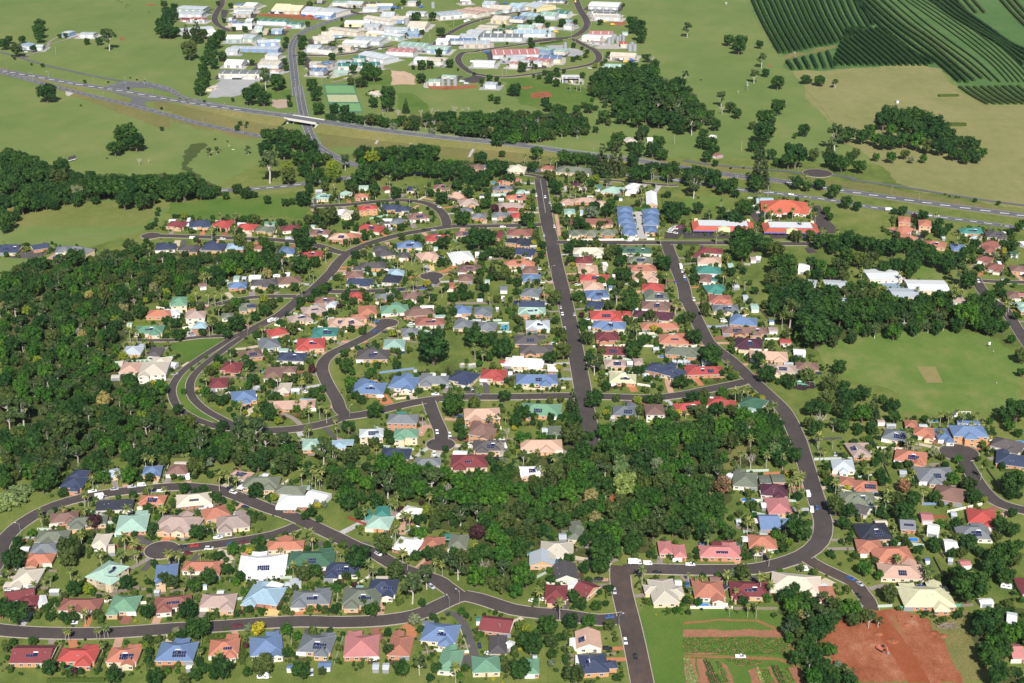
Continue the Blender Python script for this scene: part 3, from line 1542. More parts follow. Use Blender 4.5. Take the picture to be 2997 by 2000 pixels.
193.5 1492.5 14.3 d
202.5 1464 14 d
193.5 1442 13.8 d
245.5 1447.5 13.9 d
299 1445 13.9 o
372 1502.5 14.4 g
375.5 1540 14.7 d
469 1481 14.2 d
447.5 1447.5 13.9 d
458 1447.5 13.9 d
438.5 1447.5 13.9 d
-215 653.5 6.7 y
-227.5 630 6.5 b
-204.5 630 6.5 o
-174.5 608.5 6.3 o
-139.5 665 6.8 d
-148 690.5 7 g
-143.5 585.5 6.1 d
-106.5 598 6.2 d
-50.5 685.5 6.9 d
-35 585.5 6.1 d
-26 577 6.1 p
-2.5 585 6.1 o
19 596.5 6.2 d
23.5 630 6.5 p
37.5 673.5 6.8 d
66.5 661 6.5 p
30 683 6.9 d
42 638 6.6 d
143.5 654 6.7 d
156 642.5 6.6 e
115.5 642 6.6 d
225 693.5 7 d
-229 696 6.5 p
-195 714.5 7.2 d
-256 757 7.5 b
-178.5 676.5 6.5 p
-179.5 791.5 7.8 G
-187 759 7.5 d
-111.5 731 7.3 d
-113 765.5 6.5 p
-99.5 765.5 7.6 d
-202.5 808 7.9 d
-134.5 701 7.1 d
-148 693.5 7 g
-84 816.5 8 o
-56 716.5 6.5 p
-30.5 688.5 7 d
-57 678 6.5 p
57.5 801.5 7.9 o
86.5 726.5 7.3 o
47 825.5 8.1 d
164.5 816 8 d
145 802.5 7.9 o
114.5 765.5 7.6 d
185 832.5 8.1 d
252.5 805 7.9 G
212.5 748.5 6.5 p
214 767.5 7.6 d
214.5 777 7.7 d
206 770.5 6.5 p
260.5 704 7.1 o
239.5 703 7.1 o
270 696.5 7 d
247 689 7 d
-250 1011.5 9.6 d
-235 856.5 8.3 o
-203 988.5 9.4 d
-209.5 1035.5 9.8 o
-243 1008 9.6 d
-190.5 933 6.5 p
-199.5 889.5 8.6 g
-135.5 911 8.8 o
-129 888.5 8.6 d
-179.5 840 8.2 c
-212 862.5 8.4 d
-131.5 859.5 8.3 b
-20.5 951 9.1 d
-32.5 836.5 8.2 d
101 1022 9.7 o
133 955.5 9.2 d
185 908 8.8 o
137 888 8.6 g
144 879 6.5 p
158 858.5 8.4 d
139 861.5 8.4 o
215 871.5 8.5 d
286 1025 9.7 d
309 839.5 8.2 g
223 839 8.2 d
-350.5 1090 10.3 e
-399 1372.5 12.6 d
-433.5 1223.5 11.4 d
-243.5 1321 12.2 c
-276.5 1318 12.1 d
-176 1241 11.5 o
-182 1205.5 11.2 d
-216.5 1168.5 10.9 o
-227.5 1154 10.8 o
-250 1105.5 10.4 o
-253.5 1071 10.1 d
-145 1076.5 10.1 d
-179.5 1044.5 9.9 o
-206.5 1046.5 9.9 g
-43 1367 12.5 d
-50.5 1347.5 12.4 d
-32 1344.5 12.4 d
-39.5 1320.5 12.2 d
-23.5 1289.5 11.9 d
-19 1161.5 10.8 d
-38.5 1076.5 10.1 d
-44.5 1060 10 d
40.5 1276.5 11.8 d
73.5 1281.5 11.8 d
46.5 1170 10.9 d
52.5 1181 11 d
79 1056.5 10.1 e
251 1199.5 11.2 o
208.5 1271.5 11.8 d
165.5 1276.5 11.8 d
184.5 1256.5 11.6 b
219.5 1114.5 10.5 d
246 1128 10.6 g
259.5 1080 10.2 d
254.5 1052.5 9.9 d
198 1078 10.2 d
283.5 1201 11.2 d
359.5 1254.5 11.6 d
364.5 1210 11.2 d
383.5 1179 11 d
339 1057 6.5 p
282.5 1127 10.6 o
270 1085.5 10.2 d
280.5 1060 10 d
332 1060 10 d
325 1045.5 9.9 d
-465.5 2047.5 17.8 d
-394.5 2033.5 17.7 d
-372.5 1787.5 15.7 d
-366.5 1744 15.4 d
-273 1754.5 15.4 d
-177.5 1799 15.8 d
168.5 2121.5 18.5 d
169.5 1827.5 16 d
114.5 1760 15.5 d
-668.5 1975 17.1 d
-489 2157 18.6 d
288.5 2000 17.3 d
-215.5 628.5 6 d
-122.5 582.5 5.7 d
126 654 6.3 p
232.5 688.5 6.5 d
248 642 6.1 b
-199 687 6.5 p
-203 676.5 6.5 p
-211.5 724.5 6.5 p
-230 799.5 7.3 d
-110 769.5 6.5 p
-53 709.5 6.7 d
-30.5 826 7.5 d
13 791 7.3 o
150 808.5 7.4 d
242.5 719 6.7 d
-201 943 8.4 d
-52.5 1031 9.1 d
35 990 8.8 o
51.5 1007 8.9 d
88 878.5 7.9 d
183 903 8.1 d
-383.5 1088 9.6 g
-254 1336 11.4 c
-272.5 1330 11.4 d
-146 1336 11.5 o
369 1236.5 10.7 d
-502 1456 12.4 d
-400.5 1377.5 11.8 d
-369 1797 15 d
-290.5 1751.5 14.8 e
-197 1634 13.8 d
-218 1408.5 12 y
-156 1661.5 14 d
-184.5 1627 13.7 d
-174.5 1594 13.4 d
-163.5 1581 13.3 d
-136.5 1574.5 13.3 d
-117.5 1581 13.3 d
-92 1594 13.4 d
-79 1600.5 13.5 d
-65.5 1600.5 13.5 d
-142 1397.5 11.9 d
-162.5 1415 12.2 e
78 1549.5 13.1 d
67 1556 13.2 d
72.5 1574.5 13.3 d
7 1531.5 13 d
121.5 1387.5 11.8 d
133.5 1523 12.9 o
121 1478.5 12.6 d
147.5 1403 12 d
12.5 1430.5 6.5 p
19.5 1408 12 d
80 1429 12.2 d
179.5 1568.5 13.2 d
236 1667 14.2 e
242.5 1638 13.8 o
246 1613.5 13.6 d
207.5 1613.5 13.6 d
202.5 1715.5 14.4 d
199 1525.5 12.9 d
243.5 1478.5 12.6 d
258.5 1450.5 12.3 d
335 1440 12.3 d
274 1343 11.5 d
287.5 1348 11.5 d
398.5 1542 13.1 g
447 1434.5 12.2 d
374.5 1438.5 12.3 g
366 1768 14.6 d
-497 2197.5 17.5 d
-460.5 2059 16.4 d
-423.5 2022.5 16.4 n
-420 2044.5 16.3 d
-368.5 1904 15.2 d
-386 1879 15.1 d
-371.5 1860.5 14.9 d
-379.5 1831 14.7 d
-361 1720.5 13.9 d
-295.5 1781 14.5 e
-299.5 1731 14 d
-306 1710 13.8 d
-291 1715.5 13.8 d
-279.5 2002.5 16 d
-112 1854.5 14.9 d
-226 1720.5 13.9 d
-138 2182.5 17.2 b
12.5 1843 14.8 d
38.5 2134 17 d
167.5 2081 16.6 d
177 1854.5 14.9 d
163 1831 14.7 d
139.5 1831 14.7 d
105 1796.5 14.4 d
97.5 1774 14.3 d
-635 2020.5 15.7 d
-500 2191.5 17 d
-219 654.5 5.9 p
-221 629 5.6 d
-229.5 608 5.5 d
-128 619.5 5.5 G
-136.5 587.5 5.4 p
-88 583.5 5.3 o
-71 662 5.9 p
-85 665.5 5.9 o
13.5 642.5 5.8 p
20 663 5.9 d
48.5 580 5.3 b
109.5 657.5 5.9 p
138 630.5 5.6 d
152.5 637 5.7 o
166 640 5.7 d
189 667 5.9 g
201.5 682.5 6 o
-206 694.5 6.2 p
-203.5 738 6.4 d
-191.5 723.5 6.4 p
-210 773 6.6 o
-215.5 787 6.5 p
-176.5 759 6.5 d
-168 763 6.5 p
-163 765.5 6.5 p
-114 729 6.3 d
-106 694.5 6.2 p
-121 767.5 6.5 p
-132.5 692 6.1 d
-155.5 685.5 6 d
-62.5 702.5 6.2 p
-25 717 6.2 o
-76.5 830.5 7 c
-14 797 6.8 b
12.5 770 6.6 o
158 755 6.5 p
127.5 711 6.3 p
126 799.5 6.8 g
144.5 693.5 6.1 d
161.5 750 6.5 d
183.5 760 6.5 d
234 789.5 6.7 d
231.5 746.5 6.5 p
215 792 6.8 d
277.5 732 6.3 d
215 835 7.1 d
222.5 835 7.1 d
-288.5 1015 8.3 y
-314 932.5 7.8 x
-273.5 910 7.6 o
-269 930 7.7 g
-267.5 948.5 7.9 y
-304 831 7 g
-188 1021.5 8.4 d
-145.5 911 7.6 o
-153 884.5 7.4 d
-16 948 7.9 d
-78 933.5 7.8 d
-94 921.5 7.7 g
-108 906 7.6 g
-97 879.5 7.4 d
-9.5 851 7.2 d
-3 831 7.1 x
72 1043 8.5 o
49.5 874 7.3 d
62 899.5 7.5 d
81.5 862 7.3 o
124 1018 8.4 d
195.5 1007.5 6.5 p
181 910.5 7.6 d
199.5 840 7.1 e
165.5 857 6.5 p
114.5 863 7.3 o
309.5 1013 8.4 e
341.5 1004 8.3 g
-321 1065.5 8.7 k
-355 1054.5 8.6 k
-310 1112 9 g
-365 1083.5 8.9 e
-188 1337 10.6 d
-173.5 1343.5 10.7 o
-176.5 1212.5 9.7 d
-222.5 1246 10 o
-167 1082 8.8 d
-160 1070 6.5 p
-158.5 1053 8.6 d
-44.5 1165 6.5 p
-23.5 1151.5 9.3 d
-11 1105.5 9 o
-70 1122.5 6.5 p
-57 1139 9.2 d
-127.5 1156 9.3 c
-79 1066 6.5 p
-63 1065 8.8 e
-53.5 1071.5 6.5 p
-21 1082 8.8 d
89 1292 10.3 d
46.5 1319.5 6.5 p
37.5 1374 10.9 o
53.5 1378 6.5 p
78.5 1367.5 10.8 y
102.5 1330 6.5 p
119 1327.5 6.5 p
70 1182 9.5 o
83 1169 9.4 o
48.5 1062 8.7 d
4.5 1093.5 8.9 d
286.5 1353.5 10.7 d
173 1115 9 d
164 1094.5 6.5 p
308.5 1284.5 10.3 d
346 1272 10.2 d
363 1224 9.8 d
377.5 1168 9.4 d
371.5 1189 6.5 p
398 1146 9.3 o
434.5 1226.5 9.8 d
331.5 1053 6.5 p
278.5 1083.5 8.8 g
370.5 1145 9.3 d
-493 2115.5 15.3 d
-267.5 1907.5 13.9 d
-195 1834.5 13.4 d
-97.5 2063.5 14.9 d
97 1713 12.5 d
239.5 2058 15.1 e
312 1867.5 13.7 e
290.5 1784 13.2 e
351 1779 13 d
-364.5 1723.5 12.6 d
-176.5 1365 10.2 d
-180 1759 12.9 o
-108 1781.5 13 d
-111.5 1563.5 11.5 o
-75.5 1557 11.5 o
-42 1350.5 10.1 d
37.5 1669 12.2 d
39.5 1644.5 12.1 d
85 1637.5 12 d
71.5 1631 12 d
16.5 1516.5 11.2 d
31 1534.5 11.3 d
34 1383.5 10.3 o
217 1611 11.9 d
255 1487.5 11 d
260 1426.5 10.6 d
317.5 1458.5 10.9 n
260.5 1357.5 6.5 p
366 1773.5 13 d
471 1458 10.8 g
458.5 1437.5 10.7 d
391 1452 10.8 o
344 1457.5 10.8 o
-154 687.5 5.6 d
-106.5 669 5.5 p
-159 614 5.1 d
-147.5 600.5 5 d
-74 669 5.5 p
-74 642 5.3 o
-45 641.5 5.3 d
130 648.5 5.4 p
128 645.5 5.3 g
122.5 686 5.5 d
212.5 659 5.4 p
-219 714 5.7 d
-287.5 780 6.2 e
-297 783.5 6.2 g
-169.5 751.5 6 d
-108 700.5 5.7 p
-115.5 771 6.2 p
-110 761.5 6.1 p
-185 733.5 5.8 b
-59 719 5.8 p
-74 821.5 6.4 d
19 826 6.5 g
150 789.5 6.3 p
164.5 761.5 6.1 p
161 758.5 6.1 p
144 811.5 6.5 p
158.5 730.5 5.8 b
185.5 787.5 6.2 d
182.5 777 6.1 o
181.5 768 6.1 d
184 755.5 6.1 p
183 718.5 5.8 o
134.5 755 6 o
265 796 6.3 g
261.5 758.5 6 d
283 752.5 6 c
234.5 719.5 5.8 g
204.5 730.5 5.8 d
207.5 738.5 5.9 d
200 673.5 5.5 p
291 832 6.5 d
312 832 6.5 d
-264 858 6.7 y
-325 943 7.2 y
-191 1007.5 6.5 p
-217.5 1034.5 7.8 d
-200.5 933 7.2 y
-193.5 954 7.3 o
-195 882 6.8 o
-127.5 851.5 6.5 p
-123.5 882.5 6.8 d
-146 849.5 6.6 y
-13.5 987 7.5 o
-43.5 1032.5 7.8 d
-107 996 7.6 d
-85 991 7.5 y
-106.5 896 6.9 d
-102 886.5 6.9 d
-116 955 7.3 d
52.5 946 7.2 d
62.5 957 7.3 o
84 927 7.1 d
81 879 6.8 y
31 853 6.6 d
75.5 850 6.6 o
190 1045.5 7.9 o
196 912.5 6.5 p
185.5 813.5 6.5 p
193.5 944.5 7.2 d
115 905.5 7 d
124.5 888.5 6.9 o
146 882.5 6.8 d
155 847.5 6.6 u
300 1019 7.7 d
319 1030 7.8 o
353 979.5 7.5 g
342 922.5 7.1 d
370 1024 7.8 d
239.5 880 6.8 d
214 839.5 6.5 d
240.5 819.5 6.5 p
264 831.5 6.5 G
-365.5 1140 8.5 d
-280 1057.5 8 e
-163 1231 9.1 o
-253 1243 6.5 p
-172.5 1128 8.4 d
-233 1124.5 8.4 o
-237.5 1094.5 6.5 p
-228.5 1055 6.5 p
-238.5 1058.5 6.5 p
-150 1072 8.1 d
-142 1083 8.1 d
-187 1057.5 8 y
-149 1357.5 9.9 d
-15.5 1111.5 8.4 n
-26 1097 8.2 o
-86.5 1118.5 6.5 p
-36.5 1063 8 d
-143 1232 9.1 d
-110.5 1063 8 d
-98 1040.5 6.5 p
38 1355 9.9 d
53.5 1330 6.5 p
59 1184.5 8.8 d
87 1165 8.7 d
69 1096 8.2 g
25 1180 8.8 d
4.5 1046 6.5 p
275.5 1355 6.5 p
171 1254.5 9.3 o
144.5 1157.5 8.6 o
143.5 1102 8.3 d
373.5 1070 8.1 d
369.5 1040.5 6.5 p
363 1111 8.3 o
312.5 1112 8.3 d
-555.5 2051 14.1 d
-436 2060 13.4 d
-277.5 1976.5 12.9 d
-110 1791.5 11.7 d
-114.5 2175 14.1 d
-94.5 1930 12.6 d
-78 1867.5 12.2 d
-102 1861.5 12.2 d
174 2017.5 13.1 d
171.5 1898.5 12.4 d
177 1885.5 12.4 x
176.5 1819 11.9 g
76 1746.5 6.5 p
44 1780.5 11.7 d
52.5 1764 11.6 d
-204 678 5.1 p
-226.5 664.5 5 p
-234.5 632 4.8 b
-209 625.5 4.8 p
-239 608 4.6 d
-83 676.5 5 g
-25 634 4.8 g
35 639.5 4.8 b
18.5 591 4.5 G
120.5 631.5 4.8 p
152.5 590 4.5 G
212.5 666 5 p
190.5 681.5 5.1 o
-240 743 5.5 p
-227.5 709.5 5.2 o
-211.5 786.5 5.8 p
-166 748 5.5 d
-176 778 5.6 d
-157.5 761 5.6 p
-145 731 5.4 d
-106.5 726 5.3 d
-157 737.5 5.4 g
-46.5 741 5.5 p
-80.5 723.5 5.4 p
-5.5 796 5.7 G
41 718 5.3 g
159.5 788 5.8 p
163.5 771.5 5.7 p
167 765.5 5.6 p
126 732 5.4 o
157.5 731 5.4 p
133 744.5 5.4 b
227.5 789 5.7 d
256.5 792 5.7 b
227 763.5 5.6 p
215 811 5.8 o
238.5 810 5.9 p
272 826.5 5.9 d
264 829.5 5.9 G
202 733 5.4 p
-286 957.5 6.7 z
-277 943.5 6.6 g
-271 984 6.5 p
-350 968 6.8 y
-216.5 994 6.5 p
-221.5 993.5 6.9 d
-182 988.5 6.9 d
-183 946.5 6.6 g
-201 901 6.5 p
-171.5 858.5 6.2 p
-137.5 895.5 6.4 p
-135 928.5 6.5 u
-124.5 897 6.3 d
-116.5 852 6.2 p
-137 866 6.2 g
-124.5 826.5 6 p
-176.5 909.5 6.5 p
-174 902 6.4 g
-183.5 895.5 6.3 d
-25.5 952.5 6.5 p
-20 940.5 6.5 p
-115.5 1000 7 d
-96.5 919 6.5 d
-56 847 6.1 p
-13.5 840 6.1 p
-32.5 847 6 o
-91.5 935 6.6 d
32 1016.5 7.1 d
37 983 6.9 o
22 1009 6.5 p
5.5 1015.5 7.1 o
88.5 986 6.5 p
102 1000 7 Y
67.5 882.5 6.3 o
24.5 879 6.2 o
14 855 6.1 d
24.5 855 6.1 d
100 860 6.1 d
87.5 898 6.3 b
121 1033.5 6.5 p
142 1032.5 7.2 o
148.5 882 6.3 p
161.5 856 6.2 p
124 877.5 6.2 g
194.5 989.5 6.9 o
267.5 846 6.1 p
272 844.5 6.1 p
274 853.5 6.1 d
-308.5 1124.5 7.7 g
-221.5 1305.5 8.8 d
-204.5 1297.5 8.7 d
-261.5 1318.5 8.9 d
-165 1341 6.5 p
-157 1308.5 6.5 p
-199.5 1240.5 8.4 d
-228 1252.5 8.5 d
-232.5 1217 8.3 d
-172.5 1152 6.5 p
-234.5 1092.5 6.5 p
-232.5 1093.5 7.5 d
-219 1058.5 6.5 p
-241.5 1056.5 7.3 y
-152 1058.5 7.3 d
-209.5 1045 7.2 o
-130.5 1357.5 9.1 o
-114.5 1355 6.5 p
-85.5 1316.5 6.5 p
-79.5 1322 6.5 p
-75 1326.5 8.9 d
-43 1330 6.5 p
-40 1262.5 8.5 d
-95.5 1229 8.3 d
-79.5 1199 8.1 d
-67.5 1165 6.5 p
-50 1160.5 6.5 p
-38.5 1194.5 8.1 d
-25 1117 7.7 d
-121.5 1161 7.9 o
-76 1083 6.5 p
-66 1091.5 7.5 z
-59 1062 7.3 d
-51.5 1084 7.5 d
-31.5 1067.5 7.4 d
-16.5 1049.5 6.5 p
-11.5 1059 7.3 o
-124 1203.5 8.2 d
-137.5 1256 8.5 o
-92 1060 7.3 d
-126.5 1062 7.3 d
-119.5 1054.5 7.3 d
-69 1056.5 7.3 d
-15 1278.5 8.6 u
-92.5 1300.5 6.5 p
48 1234.5 8.4 e
64 1231 8.3 d
58 1319.5 6.5 p
74 1356.5 9.1 d
77 1322 6.5 p
119 1308.5 6.5 p
83 1117 7.7 d
99.5 1106 7.6 o
76 1093 7.5 g
84 1089 7.5 o
24.5 1060.5 6.5 p
24 1158 7.9 d
16 1230.5 8.3 g
3.5 1075 7.4 d
121 1038.5 6.5 p
205 1323.5 8.9 d
279 1274.5 8.6 d
278.5 1257.5 8.5 d
234 1255.5 6.5 p
246.5 1260.5 6.5 p
263.5 1245.5 6.5 p
205.5 1085 7.5 o
183.5 1121 7.7 d
186 1076.5 7.4 d
189 1048.5 7.3 o
171.5 1085 6.5 p
173 1139 6.5 p
174.5 1092.5 6.5 p
164 1097.5 7.5 d
143.5 1045 7.2 o
155 1272 8.6 d
375.5 1229 8.3 d
349.5 1209 8.2 o
372 1168.5 8 d
388 1184.5 6.5 p
369 1176 6.5 p
409 1185.5 8.1 d
394.5 1158.5 7.9 G
441.5 1238 8.4 d
378 1090 7.5 d
327 1982.5 12.5 d
-192 1771.5 11.1 o
-125 1619 10.2 x
-63.5 1632.5 10.3 x
-16.5 1680 10.5 d
-1.5 1720.5 10.8 d
-84.5 1545.5 9.8 G
-126 1564.5 9.9 G
-54.5 1377.5 6.5 p
-116.5 1357.5 6.5 p
56.5 1635 10.3 d
26.5 1580 10 x
99.5 1720.5 10.8 d
113.5 1683.5 10.6 d
140 1414 9 d
37.5 1419.5 6.5 p
43.5 1419.5 6.5 p
78.5 1373 8.8 d
132.5 1377.5 6.5 p
53 1383 6.5 p
35.5 1538 9.7 d
169.5 1563 9.9 d
256 1567.5 9.9 o
232.5 1632.5 10.3 x
276 1362.5 6.5 p
351.5 1782 11.1 d
406.5 1439.5 9.2 g
361 1445 9.2 g
-657 2015.5 12.1 d
-674 2013.5 12.1 d
-551 2005.5 12.1 d
-520.5 2270 13.6 o
-241.5 652.5 4.5 p
-182 660.5 4.5 d
-113 670 4.6 p
-97 680.5 4.6 o
-143 612.5 4.2 b
-88.5 619 4.3 b
-36 671 4.6 p
-40 674 4.6 p
-17.5 619 4.3 b
39.5 665 4.5 b
128.5 685.5 4.7 p
168.5 689.5 4.6 d
138.5 671 4.5 g
-247.5 729 4.9 p
-196.5 681 4.6 p
-205 712 4.8 b
-168.5 771 5.1 d
-181 837 5.4 d
-143 694.5 4.7 g
-191 745 4.9 g
-64.5 744.5 5 p
-67.5 735.5 4.9 p
-64.5 732.5 4.9 p
88.5 730 4.9 p
65 688.5 4.6 b
10 827.5 5.4 g
24.5 826 5.4 d
135.5 794 5.3 p
168.5 820 5.4 e
149 701.5 4.7 y
134.5 680.5 4.6 p
158 728 4.9 p
185.5 817 5.4 p
256.5 800 5.2 o
241 793 5.2 b
288 753.5 5 c
214.5 693 4.7 d
-255 962 6.2 p
-107.5 830 5.5 p
-64 851.5 5.6 p
96.5 981.5 6.2 d
90.5 914 5.9 d
53.5 856.5 5.5 o
169.5 926.5 6 p
141 922.5 5.9 d
146.5 917 5.9 d
259.5 853 5.5 d
-238.5 1091 6.5 p
-93 1203.5 7.4 o
-114.5 1075 6.7 o
-70 1358 8.3 d
76 1237 7.6 d
223 1265.5 6.5 p
186.5 1276.5 7.8 c
172.5 1253 6.5 p
207 1210 6.5 p
173 1146.5 7.1 y
373.5 1128 7 d
310 1820.5 10.7 d
-502.5 2254.5 12.9 d
-488.5 2079 12 d
-485.5 2179.5 12.5 d
-302.5 2268 13 o
-265.5 1883.5 10.9 d
-230 1911.5 11.1 d
-182 1765 10.3 o
-239.5 1997.5 11.5 b
26 1980 11.4 d
71 2132 12.3 d
80.5 1741 6.5 p
309.5 1816.5 10.4 d
208.5 1793.5 9.8 e
-197 683.5 4.2 p
-217.5 631.5 3.9 p
-180.5 635 3.9 g
-215 612 3.8 p
-213 611 3.8 p
-195 614 3.8 p
-82.5 594.5 3.7 b
-115.5 671.5 4.1 g
-145.5 611 3.8 b
-80 669 4.1 g
-60 618.5 3.8 d
-22.5 631 3.9 d
65.5 690.5 4.2 b
73 689.5 4.2 b
47 642 3.9 d
106.5 668.5 4.1 g
89.5 644 4 o
116.5 633 3.9 p
132 687.5 4.2 p
134.5 681.5 4.2 p
93.5 688.5 4.2 b
222.5 666 4.1 o
-257.5 720.5 4.4 p
-260.5 727.5 4.4 p
-238.5 745 4.5 p
-256.5 734 4.4 G
-255.5 722 4.3 o
-197 752 4.5 p
-240.5 763.5 4.6 p
-228.5 771 4.6 p
-210 794.5 4.7 p
-197 776 4.6 d
-116.5 764.5 4.6 p
-139 704 4.2 b
-150.5 685 4.1 b
-68.5 738 4.5 p
-12.5 806.5 4.7 b
-37.5 709.5 4.3 b
15 779.5 4.7 p
18 776 4.6 p
83 689.5 4.2 b
29.5 825.5 4.8 d
32.5 837.5 4.9 d
31 709 4.3 g
21.5 703.5 4.2 d
121 728 4.4 d
131 714 4.3 p
128 687 4.2 p
125.5 687.5 4.2 d
147.5 721.5 4.3 d
184 800.5 4.8 p
169 691 4.2 d
182 705.5 4.2 d
98 692.5 4.2 d
267 749 4.5 y
273 776 4.6 p
211 702 4.2 n
241.5 808.5 4.8 p
279 823 4.8 d
213 834 4.9 d
191 734 4.4 d
-265.5 982 5.7 p
-263 965 5.6 p
-247 919 5.3 d
-273 1033.5 5.8 d
-215 998 5.8 p
-232.5 1041.5 5.9 o
-177.5 988.5 5.7 p
-180.5 997.5 5.7 o
-159 1044 5.9 d
-170 862.5 5 y
-163.5 857.5 5 y
-154.5 902.5 5.3 p
-143 933 5.4 o
-130 873 5.1 d
-137.5 870.5 5.1 p
-163.5 899.5 5.2 d
-119 944 5.4 c
-110 841.5 5 p
-139.5 946 5.4 b
-189.5 893 5.2 G
-107.5 924.5 5.3 g
-22 939 5.4 g
-81 986.5 5.7 p
-83 964.5 5.5 b
-71.5 988.5 5.6 d
31.5 933.5 5.4 Y
94 1020 5.8 d
86.5 991.5 5.7 p
85.5 988.5 5.6 d
98 899.5 5.2 d
31.5 881.5 5.1 o
33.5 858.5 5 g
60.5 856 5 g
73 960 5.6 p
165 935 5.4 d
211 893.5 5.2 n
153 885 5.2 p
162 884 5.1 z
159.5 885.5 5.1 o
132 861.5 5.1 p
137.5 884.5 5.1 g
365.5 1033 5.9 p
260.5 842.5 5 p
280 854 5 p
281 845 5 p
-312 1233.5 6.8 d
-236.5 1324.5 7.3 c
-199 1303 7.2 d
-179 1300.5 6.5 p
-235 1253 6.9 d
-240.5 1243 6.5 p
-254 1207.5 6.5 p
-151 1149.5 6.5 p
-223.5 1054 6 p
-185.5 1086 6.1 d
-138 1107 6.2 d
-202.5 1056.5 6 d
-232.5 1047 5.9 o
-215.5 1026.5 5.9 p
-288 1260.5 7 y
-274 1223.5 6.8 b
-125 1321.5 7.3 e
-89 1324.5 6.5 p
-59.5 1327.5 6.5 p
-55.5 1306 6.5 p
-22 1321.5 7.3 d
-75.5 1191.5 6.6 o
-29.5 1167.5 6.5 o
-17.5 1105.5 6.2 d
-91.5 1131 6.4 p
-81 1145.5 6.5 p
-108 1147.5 6.4 d
-103.5 1143.5 6.4 d
-87.5 1071 6 d
-42 1074 6.1 p
-26 1085.5 6.1 o
-23.5 1067.5 6 d
-1.5 1099.5 6.2 d
-139.5 1243 6.9 d
-120.5 1214.5 6.7 g
-130.5 1195 6.6 c
-127 1284 7.1 o
-134 1226.5 6.8 d
-114.5 1125 6.3 d
64.5 1330 6.5 p
68 1335.5 6.5 p
90 1365 7.5 e
116 1298 6.5 p
113.5 1297.5 7.1 d
135 1381 6.5 p
143 1324.5 7.3 c
125 1207.5 6.5 p
123.5 1129 6.3 d
46.5 1149.5 6.4 d
115.5 1107 6.2 d
119.5 1091 6.2 p
53.5 1067.5 6 d
24.5 1083.5 6.2 p
19.5 1097.5 6.2 d
20 1144.5 6.4 o
274 1203 6.5 p
234.5 1074 6.1 p
339 1275 7 d
368 1245.5 6.5 p
326 1207.5 6.7 o
424.5 1217.5 6.7 d
385 1097.5 6.2 d
273.5 1104.5 6.3 p
363.5 1135 6.4 p
386 1168.5 6.5 d
-626.5 1961.5 10.1 d
-568.5 2008.5 10.3 d
-367 1432 7.6 x
-250.5 1666.5 8.7 d
-303.5 1462 7.8 e
-176 1764.5 9.2 o
-118 1640.5 8.6 n
-142.5 1627.5 8.5 x
-100 1624.5 8.5 x
-81.5 1624.5 8.5 x
-92.5 1572 8.3 x
-83.5 1578.5 8.3 x
-74.5 1578.5 8.3 x
-27 1794.5 9.3 d
-24 1694 8.8 g
-10 1460 7.7 d
81 1659.5 8.7 d
104 1584 8.3 o
88.5 1554 8.2 d
89 1357.5 7.3 e
199.5 1427.5 7.6 d
394.5 1439 7.6 G
-444.5 2052.5 10.4 n
-370.5 2091 10.5 d
-303.5 2018.5 10.2 d
-300 1984 10 d
-288 1887 9.6 d
-280 1850.5 9.4 d
-206.5 2084 6.5 p
-192.5 1779.5 9.1 o
-174 1763 9 o
-3.5 1874.5 6.5 p
-87.5 1868.5 6.5 p
71.5 2129 10.7 d
25 2136.5 10.7 d
46 1815.5 9.2 d
54.5 1832.5 9.3 d
86 1809.5 9.2 d
55 1809.5 9.2 d
47.5 1809.5 9.2 d
-238.5 658 3.6 p
-236 660.5 3.6 p
-200 652.5 3.6 p
-197 614.5 3.4 p
-204 648.5 3.5 b
-114.5 657 3.6 b
-37 627 3.4 d
-53 617.5 3.4 g
44.5 653 3.5 d
94 660 3.6 p
97 659.5 3.6 p
112.5 648 3.6 p
129.5 632 3.5 o
97.5 687.5 3.7 c
-233 741.5 4 p
-206.5 699 3.8 p
-194 708.5 3.8 b
-198 734.5 3.9 d
-218.5 783.5 4.1 o
-185 776.5 4.1 d
-126 829 4.4 p
-129 817 4.3 p
-133.5 818 4.3 p
-129 704.5 3.8 g
-164 685 3.7 p
-97 695.5 3.7 g
-139 753.5 4 b
-63.5 705.5 3.8 p
-59 696.5 3.8 p
-79.5 816.5 4.3 d
23 709.5 3.8 g
141 693.5 3.7 b
164.5 752 4 p
153 732.5 3.9 d
186.5 801 4.2 p
194.5 816 4.3 p
278 799 4.2 o
237 819 4.3 d
287 820.5 4.3 y
203.5 732.5 3.9 d
-247 989.5 5 d
-243 1026 5.2 d
-169.5 1014 5.1 d
-138 1031 5.2 d
-215 894.5 4.6 g
-175.5 870.5 4.5 g
-108 967.5 4.9 d
20.5 963 4.9 p
22.5 964.5 5 p
106 946 4.8 d
89 933 4.8 d
1.5 841 4.4 Y
125.5 989.5 5.1 p
179 1056 5.3 d
177 910 4.7 d
157 895.5 4.6 o
291 837.5 4.4 p
-307 1196 5.9 c
-306 1185 5.8 d
-178 1232 6.1 g
-234.5 1208.5 6 p
-149.5 1161 5.7 d
-155.5 1104 5.6 p
-192.5 1130.5 5.6 G
-175.5 1060.5 5.3 d
-179.5 1111.5 5.5 o
-97.5 1333 6.5 p
-67.5 1123.5 5.7 p
-80.5 1154.5 5.8 p
-127.5 1144 5.7 g
-139.5 1193 5.9 o
81.5 1242 6.1 d
135 1355 6.5 p
124 1188.5 6 p
72.5 1193 6 p
46 1207 5.9 d
58 1146 5.8 p
50 1150.5 5.7 d
57 1119.5 5.6 o
5.5 1139.5 5.7 o
13.5 1286.5 6.3 y
19 1284 6.3 d
225 1307.5 6.4 p
226.5 1253 6.2 p
248.5 1229.5 6.1 p
186.5 1285 6.3 p
167 1293 6.4 p
171 1193 6 p
182 1191 6 p
